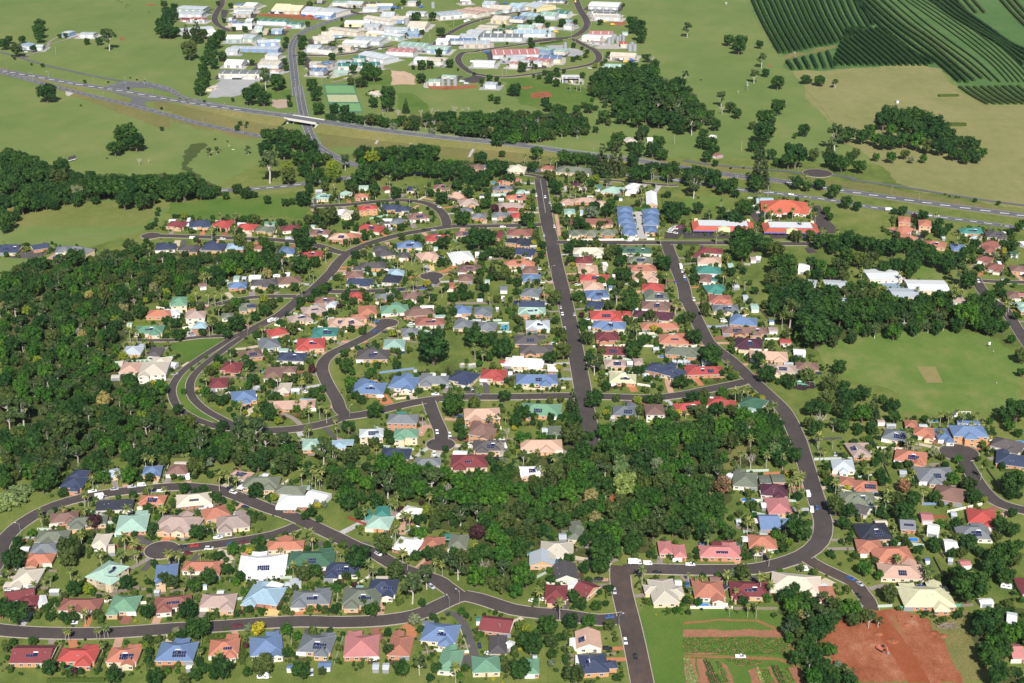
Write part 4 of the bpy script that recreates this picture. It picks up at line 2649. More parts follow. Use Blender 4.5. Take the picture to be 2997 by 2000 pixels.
182 1133.5 5.6 o
179.5 1085 5.5 p
185 1096.5 5.5 d
179.5 1057.5 5.3 d
353.5 1260.5 6.2 u
303 1100 5.6 p
125.5 2142.5 10 d
-266 1470 7 e
-292.5 1563 7.4 d
104.5 1661.5 7.8 d
383.5 1761 8.3 e
381.5 1758.5 8 e
-362.5 1768 7.7 d
-422 2273 9.7 d
-328 1884.5 8.2 d
-224 1958 8.5 d
-205 1872 8.1 d
-124 2073 8.9 d
-262 2095 9 d
-289 2133.5 9.2 d
-170.5 2273.5 9.7 y
-141 2290.5 9.8 d
-164.5 2299.5 9.8 d
28.5 1860 8.1 d
-36.5 1781.5 7.8 d
50.5 2125.5 9.1 d
48.5 2050.5 6.5 p
40 1824.5 7.9 d
33 1804 7.8 d
43.5 2149 9.2 d
78 1903 8.2 d
81.5 1988 8.6 d
104.5 1866.5 8.1 y
68.5 1746.5 6.5 p
-200 612.5 3 p
-198.5 612.5 3 p
-54.5 677 3.2 p
-14.5 585.5 2.8 b
-70.5 596 2.9 b
-62 610 2.9 b
20.5 587 2.9 b
178.5 685.5 3.2 b
155 671.5 3.2 b
102 686 3.2 b
243 641.5 3.1 b
-236 727.5 3.4 p
-207.5 757 3.5 p
-205.5 757 3.5 p
-202 735.5 3.4 o
-193 775.5 3.6 g
-117 705.5 3.3 p
-143 756 3.5 b
170 687.5 3.2 d
-176.5 860 3.9 c
-136 859.5 3.9 f
-7 873 3.9 d
19 964 4.3 p
78 932.5 4.2 b
93.5 905 4.1 d
19 862.5 3.9 g
171.5 1029 4.6 p
-315.5 1282.5 5.5 d
-314 1270 5.4 d
-310 1241 5.3 d
-159.5 1201.5 5.2 d
-266 1199.5 5.2 d
-159 1109 4.9 p
-193 1080 4.7 b
-192.5 1099.5 4.8 p
-71.5 1272.5 5.4 d
-131 1141 4.9 g
-75.5 1107.5 4.9 p
-96 1080.5 4.7 d
-2 1255.5 5.4 d
95 1316.5 5.6 c
44 1215.5 5.2 d
66 1192.5 5.1 d
77.5 1185.5 5.1 o
21.5 1175.5 5.1 Y
11 1157.5 5 e
8.5 1293 5.5 y
14.5 1303.5 5.6 y
3.5 1295.5 5.5 d
139.5 1184 5.1 d
93 1212.5 5.3 p
240.5 1298 5.6 p
262 1208 5.3 p
168 1071.5 4.7 d
141 1097.5 4.8 d
146 1072.5 4.7 o
148 1149.5 5 d
218.5 1253 5.4 d
411.5 1153.5 5.1 p
389.5 1091.5 4.8 g
309 1071.5 4.7 p
-256.5 1699 7.1 d
-298 1472.5 6.2 e
-89 1636.5 6.9 x
-48.5 1643.5 6.9 x
-55 1636.5 6.9 x
-27 1552 6.5 x
-21.5 1629.5 6.8 x
-18.5 1791 7.4 d
93.5 1649.5 6.9 d
93 1589 6.6 d
134.5 1352.5 5.8 p
296 1532 6.4 g
357 1783 7.4 d
-610 2055.5 7.9 d
-66.5 596 2.7 b
254 856.5 3.6 d
-387.5 2099.5 7.5 d
-445 2296 8.2 d
-366 2161.5 7.7 d
-344.5 2062.5 7.4 d
-412 2161.5 7.7 d
-123 1857.5 6.7 d
-143 2043 7.4 e
-176.5 2243.5 8 d
-9.5 1890.5 6.5 p
24.5 1871.5 6.8 e
-18 1793.5 6.5 d
25 2026.5 7.3 d
50.5 2130 7.6 d
84 1916 6.9 d
94 1925.5 6.9 d
98 1951.5 7 d
113.5 1881.5 6.8 d
125 1938.5 7 d
118.5 1894 6.8 d
90.5 2153.5 7.7 d
64 1836.5 6.6 d
-359 1438.5 5.3 x
-293 1584.5 5.8 d
-210.5 630.5 2.6 b
-139.5 621 2.6 b
-99 670.5 2.7 b
-168.5 637.5 2.6 b
-92.5 619.5 2.5 b
-39.5 596.5 2.5 b
-8 584 2.4 b
-31.5 634 2.6 b
-55 619.5 2.5 b
51 589 2.5 b
14 644 2.6 Y
90.5 663 2.7 p
107.5 633 2.6 p
172 681.5 2.7 b
105.5 687 2.8 b
109 686.5 2.8 b
114 686.5 2.8 b
203 682.5 2.8 b
-243 745.5 3 b
-213 744.5 3 p
-131.5 761.5 3 b
-37 713.5 2.9 b
-95.5 827.5 3.2 Y
7 814.5 3.2 b
161.5 780.5 3.1 Y
128 746.5 3 b
131.5 768 3 b
170.5 820.5 3.2 b
-308 937 3.6 x
-240.5 922.5 3.5 g
-265 1056 4 d
-234 1002.5 3.8 g
-151.5 1005.5 3.8 g
-166.5 1031.5 3.9 b
-160 989.5 3.7 d
-211.5 953.5 3.6 o
-217 932.5 3.6 o
-144 856.5 3.3 u
-184 921.5 3.5 d
-116.5 938.5 3.6 d
-72.5 870.5 3.4 b
-43 925 3.5 n
-58.5 845.5 3.3 d
-98 1029.5 3.9 d
-102.5 1018 3.9 p
-78 953.5 3.6 d
-88 915 3.5 c
-31 946 3.6 g
33 1001.5 3.8 p
36 940.5 3.6 b
105 972 3.7 d
17 881.5 3.4 b
36.5 911 3.5 b
68.5 904.5 3.5 b
83.5 995 3.8 p
115.5 936 3.6 d
144 1031 3.9 o
142.5 1050.5 3.9 b
145.5 1006 3.8 d
120 913 3.5 b
149.5 870 3.4 Y
191.5 947.5 3.6 b
172 969 3.7 g
161.5 952 3.6 d
117 936 3.6 d
-292 1187.5 4.4 p
-311.5 1254.5 4.6 d
-315 1233 4.5 d
-263.5 1261.5 4.6 d
-212.5 1205 4.4 d
-188 1189.5 4.4 d
-248 1226 4.5 d
-297.5 1264 4.6 d
-293.5 1264 4.6 d
-176 1287 4.7 b
-14.5 1314.5 4.8 g
-24.5 1342 4.9 d
-82 1249.5 4.6 d
-81.5 1118 4.2 d
-74.5 1101 4.2 p
-84 1100.5 4.1 d
-30 1070.5 4 Y
-1.5 1063 4 d
-46.5 1286.5 4.7 d
-19.5 1259 4.6 d
-60.5 1216 4.5 o
-8 1283.5 4.7 u
-23.5 1142 4.2 g
49 1106.5 4.1 d
15 1320.5 4.8 y
18 1309 4.8 o
140 1180.5 4.4 d
103.5 1145.5 4.2 b
118 1167 4.3 o
49 1087.5 4.1 y
178 1076 4 d
149.5 1104.5 4.1 d
394 1116.5 4.2 d
421.5 1311 4.8 d
440 1302 4.8 d
-372.5 1562.5 5.6 d
-617.5 2052 7 d
51 585.5 2.2 b
-588.5 1871 5.8 d
-350 1683 5.2 d
-319.5 1692 5.3 d
-15 1771.5 5.5 d
91.5 1692 5.3 d
263.5 1728 5.4 x
-133 642.5 2.2 b
-69 616.5 2.1 b
-63 595 2.1 b
50.5 592.5 2.1 b
111.5 687.5 2.3 b
-262.5 756 2.5 b
-138 760 2.5 b
-57.5 716 2.4 b
223.5 794.5 2.6 b
-237 1013 3.2 b
-189.5 988.5 3.1 b
-144 1027 3.2 g
-53.5 860 2.8 b
-11.5 877.5 2.8 b
-12.5 915.5 2.9 b
-9.5 906.5 2.9 b
-6 905.5 2.9 b
102.5 987 3.1 b
73 933.5 3 b
66 933.5 3 b
58.5 913.5 2.9 b
27 909 2.9 b
32 922 2.9 n
152.5 1032 3.2 b
155 1028 3.2 y
-300.5 1231.5 3.8 d
-252 1223 3.8 p
-218.5 1202 3.7 c
-263 1197 3.7 u
-157 1093 3.4 p
-251 1265.5 3.9 d
-75.5 1288 3.9 d
-69 1257.5 3.8 g
-119 1156 3.6 g
-141 1295.5 3.9 d
-113 1278 3.9 d
10.5 1105.5 3.4 d
91 1090 3.4 b
43.5 1262.5 3.9 b
59 1195.5 3.7 p
-512.5 1783.5 5.2 d
-126.5 2031 5.8 Y
-236 2270 6.5 d
-245 2174 6.2 d
-239.5 2119 6 d
10 2215 6.3 d
34 2240 6.4 d
1.5 1962.5 5.7 p
-86.5 2091.5 6 p
-11.5 2126.5 6.1 d
26.5 1813.5 5.2 d
-46.5 1825 5.3 d
97.5 1929.5 5.5 Y
92 1975.5 5.7 d
88 1913.5 5.5 y
49.5 613.5 1.9 b
5.5 628.5 1.9 b
-3 904 2.6 Y
56 916 2.6 Y
-209 1216 3.4 Y
15.5 1366.5 3.7 n
-543 2058.5 5.3 d
-286.5 1589.5 4.1 d
-285.5 1575 4.1 d
-14.5 1775.5 4.5 d
168.5 2290 5.7 d
-644 1929 4.6 d
-637 1915.5 4.6 d
-148.5 635 1.7 b
-146 635.5 1.7 b
-46.5 620.5 1.7 b
50.5 602 1.7 b
66 648.5 1.8 b
-209.5 775.5 2 b
-246.5 741.5 2 b
-144.5 719 1.9 b
-214.5 944 2.4 b
33.5 915.5 2.3 b
145.5 935.5 2.4 b
122 909.5 2.3 b
-213.5 1218 3 Y
-135 1092.5 2.7 b
-34 1234.5 3 b
-121.5 1306.5 3.2 b
-101.5 1273.5 3.1 b
339 1246.5 3 b
-393 1655 3.8 d
-336 2093 4.5 d
-321.5 2085.5 4.5 d
-216 1976 4.2 d
-200.5 1965.5 4.3 p
-172.5 2071 4.4 d
-228.5 2131 4.6 d
-224.5 2250 4.8 p
-36 1766 3.8 d
-6.5 2010 4.3 d
-67 1852 4 d
85.5 2028.5 4.4 p
101 2003.5 4.4 p
122.5 1932.5 4.2 g
169 1933 4.2 d
99.5 2049 4.4 d
-605.5 1882 3.9 d
-143.5 635.5 1.5 b
-73 597.5 1.4 b
-57.5 596 1.4 b
45.5 613.5 1.5 b
-205 775.5 1.8 b
-142 720 1.7 b
-47.5 903.5 2 Y
-28.5 1252 2.7 b
400.5 1333.5 2.8 b
403 1328.5 2.8 b
408.5 1325.5 2.8 b
-453 1752.5 3.6 d
-309.5 1526.5 3.2 b
213.5 1419.5 3 b
226.5 1421 3 b
-488 1672 3.1 b
-141.5 636 1.3 b
67.5 658 1.3 Y
7 1368 2.5 n
3 1362 2.5 n
411 1324.5 2.4 b
-486 1788 3.1 b
-486 1789.5 2.9 b
-295.5 1519.5 2.5 b
-464.5 1811 2.8 b
-454 1800.5 2.8 b
-443.5 1795 2.8 b
-454.5 1802.5 2.6 b
-382.5 1704.5 2.5 b
-374 1698.5 2.5 b'''.split('\n')
VEHICLES = '''-215.6 626.9 0 u w
-256.7 677.2 0 c w
-256 657.2 0 c w
-134.6 624.6 -64 c r
-115.3 582.1 0 k w
-93.3 585.4 -83 u l
-161.9 698 0 s w
-172.2 692.8 0 c r
-71 692.2 -46 s w
-15.6 607.5 -83 c b
-10.9 601 -17 c w
-41.2 659.9 -55 s l
64.4 682.9 0 t w
71.2 682.4 0 v w
75.5 673.8 0 c k
52.1 655.4 -88 s l
48.2 632.3 0 c B
54.5 610.8 -88 s w
45.6 604.9 0 s k
58.4 598.5 -88 c k
44.8 667.6 0 c k
10.6 646.8 -18 c w
16.1 648 0 c w
23.2 685.9 -35 c B
27.9 648.4 0 s w
93.5 681.4 0 u w
108.2 598.4 0 u w
89.9 662.4 -96 c B
151.6 676.4 0 k w
174.8 667.8 -39 c B
178.3 662.4 -67 c l
175.2 651.3 -76 c k
209.4 660.1 0 c B
252.5 659.5 -20 k w
239.8 698.5 0 b w
-240.6 761.4 0 u w
-228.6 764.3 0 c l
-219.2 766.9 0 u l
-214 768.9 0 v w
-235 755.2 0 k w
-206.7 761.9 0 b B
-201.2 761.9 0 u w
-260.9 708.3 0 b l
-250.7 717.2 0 b n
-189.1 777.8 -79 k w
-162.5 766.1 57 s b
-159.7 760.3 -34 s w
-150.2 743.5 -19 c b
-135.7 755.2 -19 s w
-159.2 709.2 20 u w
-176.7 700 -18 c k
-170.4 700.9 0 c R
-172.1 693.2 0 c r
-151 702.3 20 c B
-144.8 704.6 20 c r
-161.9 698.2 0 s w
-110.4 746.5 0 b B
-46.5 838.1 -83 u w
-38.5 834.4 -83 s w
-50.6 823.6 72 c d
-46.9 809 -87 u w
-27.3 818.3 0 v w
-60.3 803.9 0 c w
-50.8 719.5 -35 u w
-49.1 706 -19 c l
-71 692.3 -34 s w
8.2 810.2 0 c e
169 757.2 -98 k w
167.9 739.5 -98 v w
171.2 742.5 -98 c B
194.4 807.9 -97 c l
197.3 807.1 -97 c k
127.4 694.6 0 c k
151.7 718.6 -2 b l
259.5 829.6 -24 s w
265.9 826.6 -24 s d
262.6 826 0 s Y
294.1 827.8 0 s w
294.9 812.5 0 b y
209.1 757.7 0 s k
-229.8 908.3 88 c R
-258 993.7 0 c R
-176.7 1022 63 k w
-173.3 1025.4 27 s w
-167.5 1038.4 49 s b
-227.6 927.1 48 c l
-228.5 999.4 27 c b
-226.1 998.6 27 c l
-228.8 994.5 27 c l
-169.6 875.5 -37 s k
-171.5 873.5 -37 c b
-198 900.3 0 c b
-135.5 898.2 0 c w
-146.6 926.4 0 c l
-157 896.9 0 c g
-50.2 894.2 12 u w
-36.7 891.8 0 c w
-22.2 893.5 0 c g
-28.7 902.4 -86 s k
-26.1 903.1 -87 c l
-43.3 906.8 -84 c l
-98.4 1002.7 60 c B
-99.7 1022.4 0 c B
-104.2 1026.3 -24 b B
-73.1 1016.4 0 s w
-32.8 860.6 0 s B
-33.1 1030.6 -88 c l
-38.5 1028 0 b R
-91.3 1001.1 -3 c k
36.5 1049 -90 c l
37.4 1035.8 -88 u w
46.1 1034.9 -88 c l
38.3 1008 -88 c w
29.6 979.3 0 s w
25.1 1057.1 0 c w
55.8 1026 0 c w
105.6 919.9 -82 c d
117.7 1045.8 0 s r
83.7 1025.4 0 b l
91.6 1045.5 0 k w
53.9 1062.6 0 c w
155.2 1021.2 0 v w
161.7 1015.8 0 c b
173.5 1046.4 0 b w
166.1 1037.6 0 c r
207.3 927.8 0 c b
377.7 1056.6 0 c l
-404.4 1181.3 0 s k
-271 1209.9 0 v w
-245.1 1207.6 0 s w
-188.4 1206.3 0 t l
-142.2 1112.3 80 c l
-224.9 1105.9 0 b w
-186 1115.7 0 k w
-65.5 1296.5 -49 c w
-75.1 1231.7 0 s k
-67.5 1231.2 16 c l
-7.9 1240 0 u w
-105.5 1236.7 -47 s w
-133.7 1209.2 0 c w
-120.4 1187.9 -3 b n
-102.9 1081 0 s B
-92.2 1081.9 0 s w
-85.2 1086.6 27 s b
-69.1 1089.1 47 c B
-61.7 1096.2 27 c l
-131.8 1121.7 0 s w
-129.7 1134.8 0 c l
-51.4 1296.5 0 c g
31.6 1392.6 -82 s b
30.2 1377.2 -87 c b
30.5 1325.9 -88 s w
34.3 1309 -90 c l
22.4 1331.3 -88 s w
35.3 1261.3 -90 s b
36.7 1240 -90 s w
27.2 1217.3 -88 c l
99 1203.1 0 c w
83.4 1194.6 0 c b
51 1097.5 26 s w
23.1 1132.8 0 s w
23.6 1102.9 0 c w
128 1103.3 -90 c B
135.6 1136.8 -87 t w
135.7 1127.7 -87 c w
117.1 1216.8 0 c w
104.8 1215.4 0 c B
54.2 1062.5 0 s w
78.6 1317.4 0 c b
88.2 1099.5 0 c l
135.2 1226.5 -30 c w
136.7 1231.2 -30 c w
138.2 1234.8 -30 c w
139.9 1237.1 -30 c w
141.3 1235.5 -30 c w
142.9 1240.7 -31 c w
143.9 1238.8 -30 c R
145.6 1240.7 -31 c B
147.4 1243.1 -31 c R
140.1 1223.7 -30 c w
240.9 1340.8 0 c l
258 1334.3 0 u w
219.2 1298.3 0 u w
219.9 1279.9 0 s w
220 1272.9 0 c B
225.9 1258.8 0 c w
233.4 1258.8 0 c r
229.4 1223.7 -69 c w
241.6 1210.4 0 c w
136.2 1115.7 -89 c w
136.1 1109.8 -89 c B
141.7 1115.7 0 s w
138.3 1065.8 -89 s w
147.5 1223.1 -85 c b
149.4 1240.7 0 b r
218.6 1324.1 0 c w
337.4 1286.3 0 t w
369.5 1271.2 0 c w
376.1 1269.9 0 c w
354.2 1250.3 0 c w
365.6 1104.9 -82 s w
358.2 1097.1 -94 c w
387.2 1109.8 0 c l
378.2 1056.1 0 c l
-264.1 1812.6 -82 c B
-636.7 1962.9 0 c w
-579.3 2076.7 0 t w
-407.8 2221.6 0 c w
-446.2 2234.2 0 s b
-316.1 1971.7 0 c R
-345.8 2158 0 c R
-346.3 2230 0 t w
-353.2 2234.2 0 t b
-341.4 2234.2 0 t b
-342.7 1808.9 0 c w
-335.9 1899 0 t w
-372.2 2230 0 b Y
-314.1 2121.3 0 t P
-241.6 1947.1 0 c w
-304.8 2213.3 0 t B
-294.1 2209.1 0 t R
-279.7 2192.6 0 t B
-175.4 2273 0 T B
-174.3 1981.8 0 c w
-166.1 2277.3 0 c w
-192.8 2172.4 -85 c B
-126.8 1953.7 0 c Y
-224.3 1811.8 -63 c b
-264.3 1811.8 -82 c B
-205.2 1980.5 0 c w
-165.2 1973.7 -66 c k
-135.9 2281.7 0 t B
-64.4 2168.4 64 T w
-71.4 2331.1 0 T w
-28.2 1876 0 c w
-22.9 1878.5 0 c l
0.6 1868.1 0 c w
-49.6 1899 0 t w
-10.6 2312.9 0 t B
-32.8 1957 0 t B
2.2 2076 0 c w
47.5 2057.7 0 c w
61.5 2090.9 0 t Y
-59.8 1789.1 0 t l
-54.3 1777.9 0 t l
97.4 1865 -40 u w
97 2326.6 -90 t Y
148.8 1921.2 0 v w
140.1 1914.8 0 t w
136 1914.8 0 t g
144.5 1899 0 t Y
153.3 1908.4 0 t B
77.4 2121.3 0 c r
81.9 2102.2 0 c l
86.8 2132.9 0 c k
91.6 2140.7 0 c l
143.4 2144.6 0 t Y
132.4 2164.4 0 t Y
106 2001 0 c l
32.8 2057.7 0 b w'''.split('\n')
DRIVES = '''3 O -208.4 624.1 -208.7 633.7
5 n -190.2 626.8 -189.9 638.4
4 P -175.2 626.8 -175.2 638.4
3.5 m -221.9 613.3 -221.3 609.6
4 O -212.3 613.3 -209.6 606.7
4 P -189.9 614.8 -189.2 606.7
3 k -265.9 672.8 -259.9 675.4
3.5 k -192.4 676.2 -189.5 687.5
4 m -153 631.4 -154.2 640
7 Y -119.3 633.7 -119.2 644.7
5 O -105.8 634.5 -106.9 644.3
3 P -135.3 620.7 -134.3 617.7
3.5 k -114.7 622.6 -114.6 619.2
4 k -99.4 623 -98.8 617.7
3 k -168.4 685.8 -166.7 693.8
3 y -157.1 697.4 -153.1 695.6 -150 691.1 -147.9 686.7
4 P -65.5 635.3 -65.7 646.3
6 n -66.2 623.4 -65 611.1
5 O -53.6 625.3 -49.1 621.5 -49 614
4 k -33.5 636.8 -28.3 635.3 -24.2 628.3 -21.8 620 -19 607.4 -17.5 599.5
6 k -22.9 600.2 -21 589.7
3.5 m 43.1 661 50.3 661.4
3.5 k 24.5 637.6 28.3 646.3
3 P 49.7 667.3 46.6 667.3
3 m 62 651.6 72 654.4
3 O 53.6 606 41.9 605.2
3 O 53.8 597 44.7 596.7
3 y 1.1 628.3 5 632.2
3 P 118.7 681.8 118.5 690.2
3.5 k 134.5 685.8 132.6 694.7
4 k 125.1 666 124.9 671.1
7 y 156.2 659.3 164.3 666.9
4 m 88.8 671.1 91.3 665.2
3.5 m 182.2 658.5 190.5 661.8 195 660.2
10 m 202.6 658.5 212.9 658.5
5 m 196.8 666 203.9 667.3
4 P -222.7 767.9 -224 771.1
4 y -206.2 770.6 -207.2 779.7
4 m -201 772.2 -199.8 778.6
5 O -187.8 705.8 -185.8 714.1
4 k -201.9 689.5 -194.6 694
3 k -201 705.8 -194.9 703.9
4 y -168.2 766.9 -164.9 771.1
3.5 m -155.2 758.5 -152.4 762.7
3 P -151.4 756.4 -145.4 759.5 -140.4 759.5
6 k -137.8 745.2 -132 746.2
4 k -151.9 710.4 -156.5 715.1
5 O -184.8 709.5 -180.5 716
4 P -188.3 772.2 -188.5 775.4
3.5 y -155.8 694.9 -152.6 687.7 -148.2 683.5
4 k -109.9 703 -104.6 702.1 -101.3 705.8
4 P -93.6 695.8 -94.3 693.1
3.5 P -57.5 846.9 -55.9 837 -57.4 834.6
3 l -51.1 817.9 -57.3 806.4
6 l -45.8 812.1 -45.8 805.2
3.5 m -35.2 817.9 -29.4 820.3
4 m -66.7 740.2 -65.9 736.3 -64.6 732.3
4 P -60.7 724.6 -59.9 713.2
7 m -66.6 739.2 -63.9 735.3
3.5 k -84.7 704.9 -76.7 703.9
6 m 26.8 817.9 31.9 809.8
3 k 41 691.3 42.9 684.2
3 k 181.5 826.2 196.9 831 203.4 831
3 m 180.2 801.8 190.6 804.1 196.3 806.4
3 O 144.1 783.5 166.7 786.8
4 n 159.2 763.7 164 762.7
3.5 P 179.5 784 189.8 781.8
4 m 176.2 728 181.6 728.5
3 m 168.6 698.5 183.1 698.5
3 m 172.3 707.6 179.8 707.6
3.5 k 134 686 132.5 694
7 n 256.9 828.6 262.1 823.8
7 n 267.4 823.8 267.6 828.6
4 O 282.1 815.6 292.5 823.8
4 m 254.8 796.2 248.3 795.1
3 l 281.7 817.9 288.7 827.4
4 m 285.3 803 289.8 804.1
5 y -253.3 924.3 -252.2 930.1
4 m -243.8 918.6 -228.6 918.6
5 O -257.8 989.7 -257.9 993
4 m -254.4 980.2 -254.3 977
4 y -194.2 970.7 -187.1 972.3 -179.2 976.2
5 P -138.6 966.1 -130.3 963
5 P -150.9 949.3 -143.3 950.8
4 y -166.9 862 -168.1 876.3
3.5 m -132.6 849.4 -138.9 859.5 -147.7 867.2
4 P -116.9 875.6 -113.6 876.3
4 y -224.8 940.4 -221.5 947.8
3.5 k -232.2 935.9 -226.3 938.9
8 O -80.2 880.2 -85.8 893.6
6 y -64.4 888.2 -66.3 900.5
4 m -43.1 895 -44.7 907.4
6 k -26.8 895 -27.4 906
4 k -16.8 896.3 -17 908.8 -20.6 915.8
5 O -92 1026.3 -95.5 1038.4
4 P -98.6 1012.8 -104.7 1017.8 -109.2 1017.8
5 P -121 984.9 -114.1 983.3
4 m -54.3 848.2 -58.1 856.9
5 P -49.9 846.9 -54.2 846.9 -56.1 840.8 -56.9 835.9
4 P -42.7 858.2 -34.4 856.9
5 P -80.7 1029.8 -72.6 1022.9
3 y 27.4 1057.1 35.3 1058.9
3 m 25.7 1042 36.2 1042.8
3 m 47.3 1046.4 58.6 1049
3 k 31.8 914.4 31.1 911.6
4 c 31.9 920 40.7 919.3
4 m 34.8 935.9 40.6 934.5
4 P 104.6 897.7 104 915.8 105.6 925.8
5 O 80.6 899.1 79.1 910.2
6 O 114.8 1002.8 117.9 1007.8
4 k 73.7 881.6 74.5 885.5
3.5 m 121.2 1035 124.6 1036.7
4 c 141.2 1013.1 152.7 1013.1 164.7 1017.8
6 n 144.7 989.7 152.6 993 158 996.2
4 P 145.5 981.7 157.9 981.7
4 P 140.1 1058.9 150.3 1061.6
4 O 125.9 908.8 122.9 922.9
3 P 135.7 977 123 979.4
4 P 158.2 944.8 161.6 943.3
5 y 148.6 1036.7 152.5 1042
3 k 131.1 889.6 131.2 895
3 m 368.2 1021.2 375.8 1022.9
18 k -411.3 1170.3 -394.8 1170.3 -385.5 1183.3
4 O -264.5 1218.2 -266.1 1231
5 n -244.9 1217 -246.2 1228.6
4 y -223.7 1214.7 -225.2 1228.6
3 y -201.9 1212.4 -202.7 1233.3
5 y -279.4 1178.9 -282.7 1205.6
3.5 k -275.3 1194.4 -277.2 1205.6
4 y -212.8 1068.9 -219.8 1081.9
5 m -199.1 1074.4 -200.5 1087.5
4 O -214.6 1194.4 -214.9 1201.1
3.5 m -182.3 1078.1 -179.8 1083.7
4 k -182.3 1300 -178.8 1310.4
4 k -238.7 1061.6 -228.8 1057.9
4 k -100.8 1228.6 -106.3 1242.8
5 m -84.1 1238.1 -88.9 1254.9
3.5 P -88.9 1292.3 -84.8 1302.6
5 m -103.8 1326.3 -99.7 1337.1
3.5 P -82.9 1326.3 -72.1 1318.3
4 P -100.9 1189.9 -106.1 1201.1
4 O -45.3 1142.9 -30.1 1153.3
5 O -46 1142.9 -52.6 1130.6 -58.7 1127.6
4 Y -63.7 1130.6 -65.1 1145
4 O -83.5 1112.6 -72.8 1118.6
4 y -23.9 1250 -24.1 1262.2
4 m -14.8 1250 -15.7 1262.2
4 P -76.6 1226.3 -72.4 1217
3.5 k -141.8 1313 -142.2 1321
4 y -117.6 1087.5 -113.2 1099
9 l 111.9 1284.6 111 1252.4 110.7 1210.1
4 P 43.4 1122.6 51.7 1123.6
4 n 44.1 1102.9 55.1 1104.8
4 P 39.8 1240.4 43.6 1242.8
3 m 42 1145 50.5 1146
4 P 28.4 1102.9 32.5 1103.8
4 k 36.7 1238.1 44.2 1238.1
3 P 39.2 1277.1 40 1247.6 40.6 1217
4 P 109.9 1210.1 111.3 1209
3 m 138.6 1145.4 149.6 1149.1
3 P 137.3 1132.6 147.3 1134.7
3 O 138.5 1092.3 149.5 1094.2
3 P 139.4 1058.8 150.1 1059.7
5 m 346 1247.6 349.5 1231 346.1 1205.6
6 m 369.5 1136.7 377.4 1145
4 m -633.2 1937.2 -621.4 1964.7 -618.9 1996.9 -625 2030.2 -623.5 2055.8
3 m -620.2 2013.4 -605.5 2047.2 -598 2064.5
7 k -639.3 1941.1 -625.5 1933.4
5 y -341 2075.8 -344.9 2121
4 m -218.2 1792.1 -203.9 1803.4 -187.2 1832.3 -173.2 1868.2 -151.3 1862.1'''.split('\n')
FENCES = '''n -205.1 655.2 -183.5 657.7
w -205.2 645.9 -201.4 646.5
w -186.9 644.3 -183.5 644.7
l -136.8 665.6 -125.9 666.4
w -136.3 654.8 -136.8 665.6
w -135.9 648.3 -136.1 654.8
l -138.9 647.9 -136 648.7
l -119.6 668.1 -113.6 668.5
w -112.4 645.1 -113.6 661.4
n -128 592.7 -128.3 607
w -106.1 609.9 -106.6 616.5
l -129.9 691.5 -123.4 686.2
w -37.1 603.4 -20.5 601.9
w -25.2 621 -20.9 602.6
w -43.7 617.3 -39.9 600.5
w 21.3 662.2 29.3 662.2
w 26.9 600.5 33.4 601.2
w 89 640.3 110.3 640.3
n 110.6 639.4 132.4 639.4
t 192 639.9 224.8 642.3
n 224.7 641.9 231 642.7
l 170.3 640.3 190.2 641.9
n 214.8 664.7 221.3 667.3
n 222.9 688.9 223.1 670.6
n 227.3 694.2 228.2 688
t -219.1 714.6 -212.7 710
n -222.9 716.5 -216.7 712.8
l -227.7 724.2 -218 726.1
n -231.1 737.8 -219.7 727
t -129.3 689.1 -122.7 684.6
n -181.7 736.8 -174.4 741.8
r -91.1 730.9 -70.1 715.6
n -5 827 0.3 828.2
l 137.8 786.3 151.2 786.9
n 122.6 720.3 132.9 715.6
t 120.1 705.3 123.5 696.2
l 180.6 801.4 204.8 802.5
w 130.3 747.8 140 749.9
w 221.4 816.4 236.3 814.6
n 221.6 836.6 220.5 778.2
l 213.3 702.6 221.3 700.7
B 231.8 746.3 249.6 746.8
n 220.7 717.5 221.7 702.6
n 280.1 789.1 281.5 761.2
l -146.3 1014.2 -135.5 1031.2
n -191.6 921.1 -185.1 921.1
B -89.8 928.3 -66.6 935.6
l -11.1 1017.5 -2.2 1017.5
l -10.3 1000.8 -0.3 1000.8
n -48.9 1056.9 -14.8 1057.8
y -81.2 900.1 -77.8 893.3 -68.2 894.6
y -78.8 891.9 -75.6 886.5 -66.7 889.2
w 0.3 931.2 7.4 931.2
w 14.5 931.2 31.1 931.9
w 83.2 909.8 92.1 906.3
y 65.2 929.8 88.8 929
w 91.1 997.6 104.3 997.6
w 92.5 975.1 107.1 973.5
y 1.5 904.2 17.6 901.5 35.5 904.2
w 175.9 987 190.3 987.8
n 182.6 1061.4 188.6 1024.3
n 196.6 946 208.1 937.1
p 325.1 983.8 331 983 337.3 966.5
p -428.8 1192.1 -391 1205.5 -369.1 1214.7 -323.2 1221.6
e -125.4 1262.2 -110 1272.1
l -103.3 1120.4 -97.4 1142.7
l -110.6 1093 -94 1096.9
n -19.5 1156.3 -7.4 1157.4
l -118 1122.4 -107.7 1122.4
n 38.6 1327.8 75.8 1326.4
w 41.7 1204.4 106.6 1205.5
w 92.7 1206.7 107.5 1207.8
w 114.1 1206.7 120.7 1206.7
n 55.4 1294.9 64.8 1293.6
P 86.9 1081.7 99.7 1081.7
d 336.5 1272.1 323.1 1210.1
p 364.6 1369.1 377.8 1364.2
p 21.4 1811.4 43.3 1799.9 69.7 1744.6
p 361.9 2344.4 351.7 2142.1 345.7 1953.2 344.4 1843.5
p 344.4 1843.5 346.3 1744.6 349.8 1679.7 348.2 1609.7'''.split('\n')
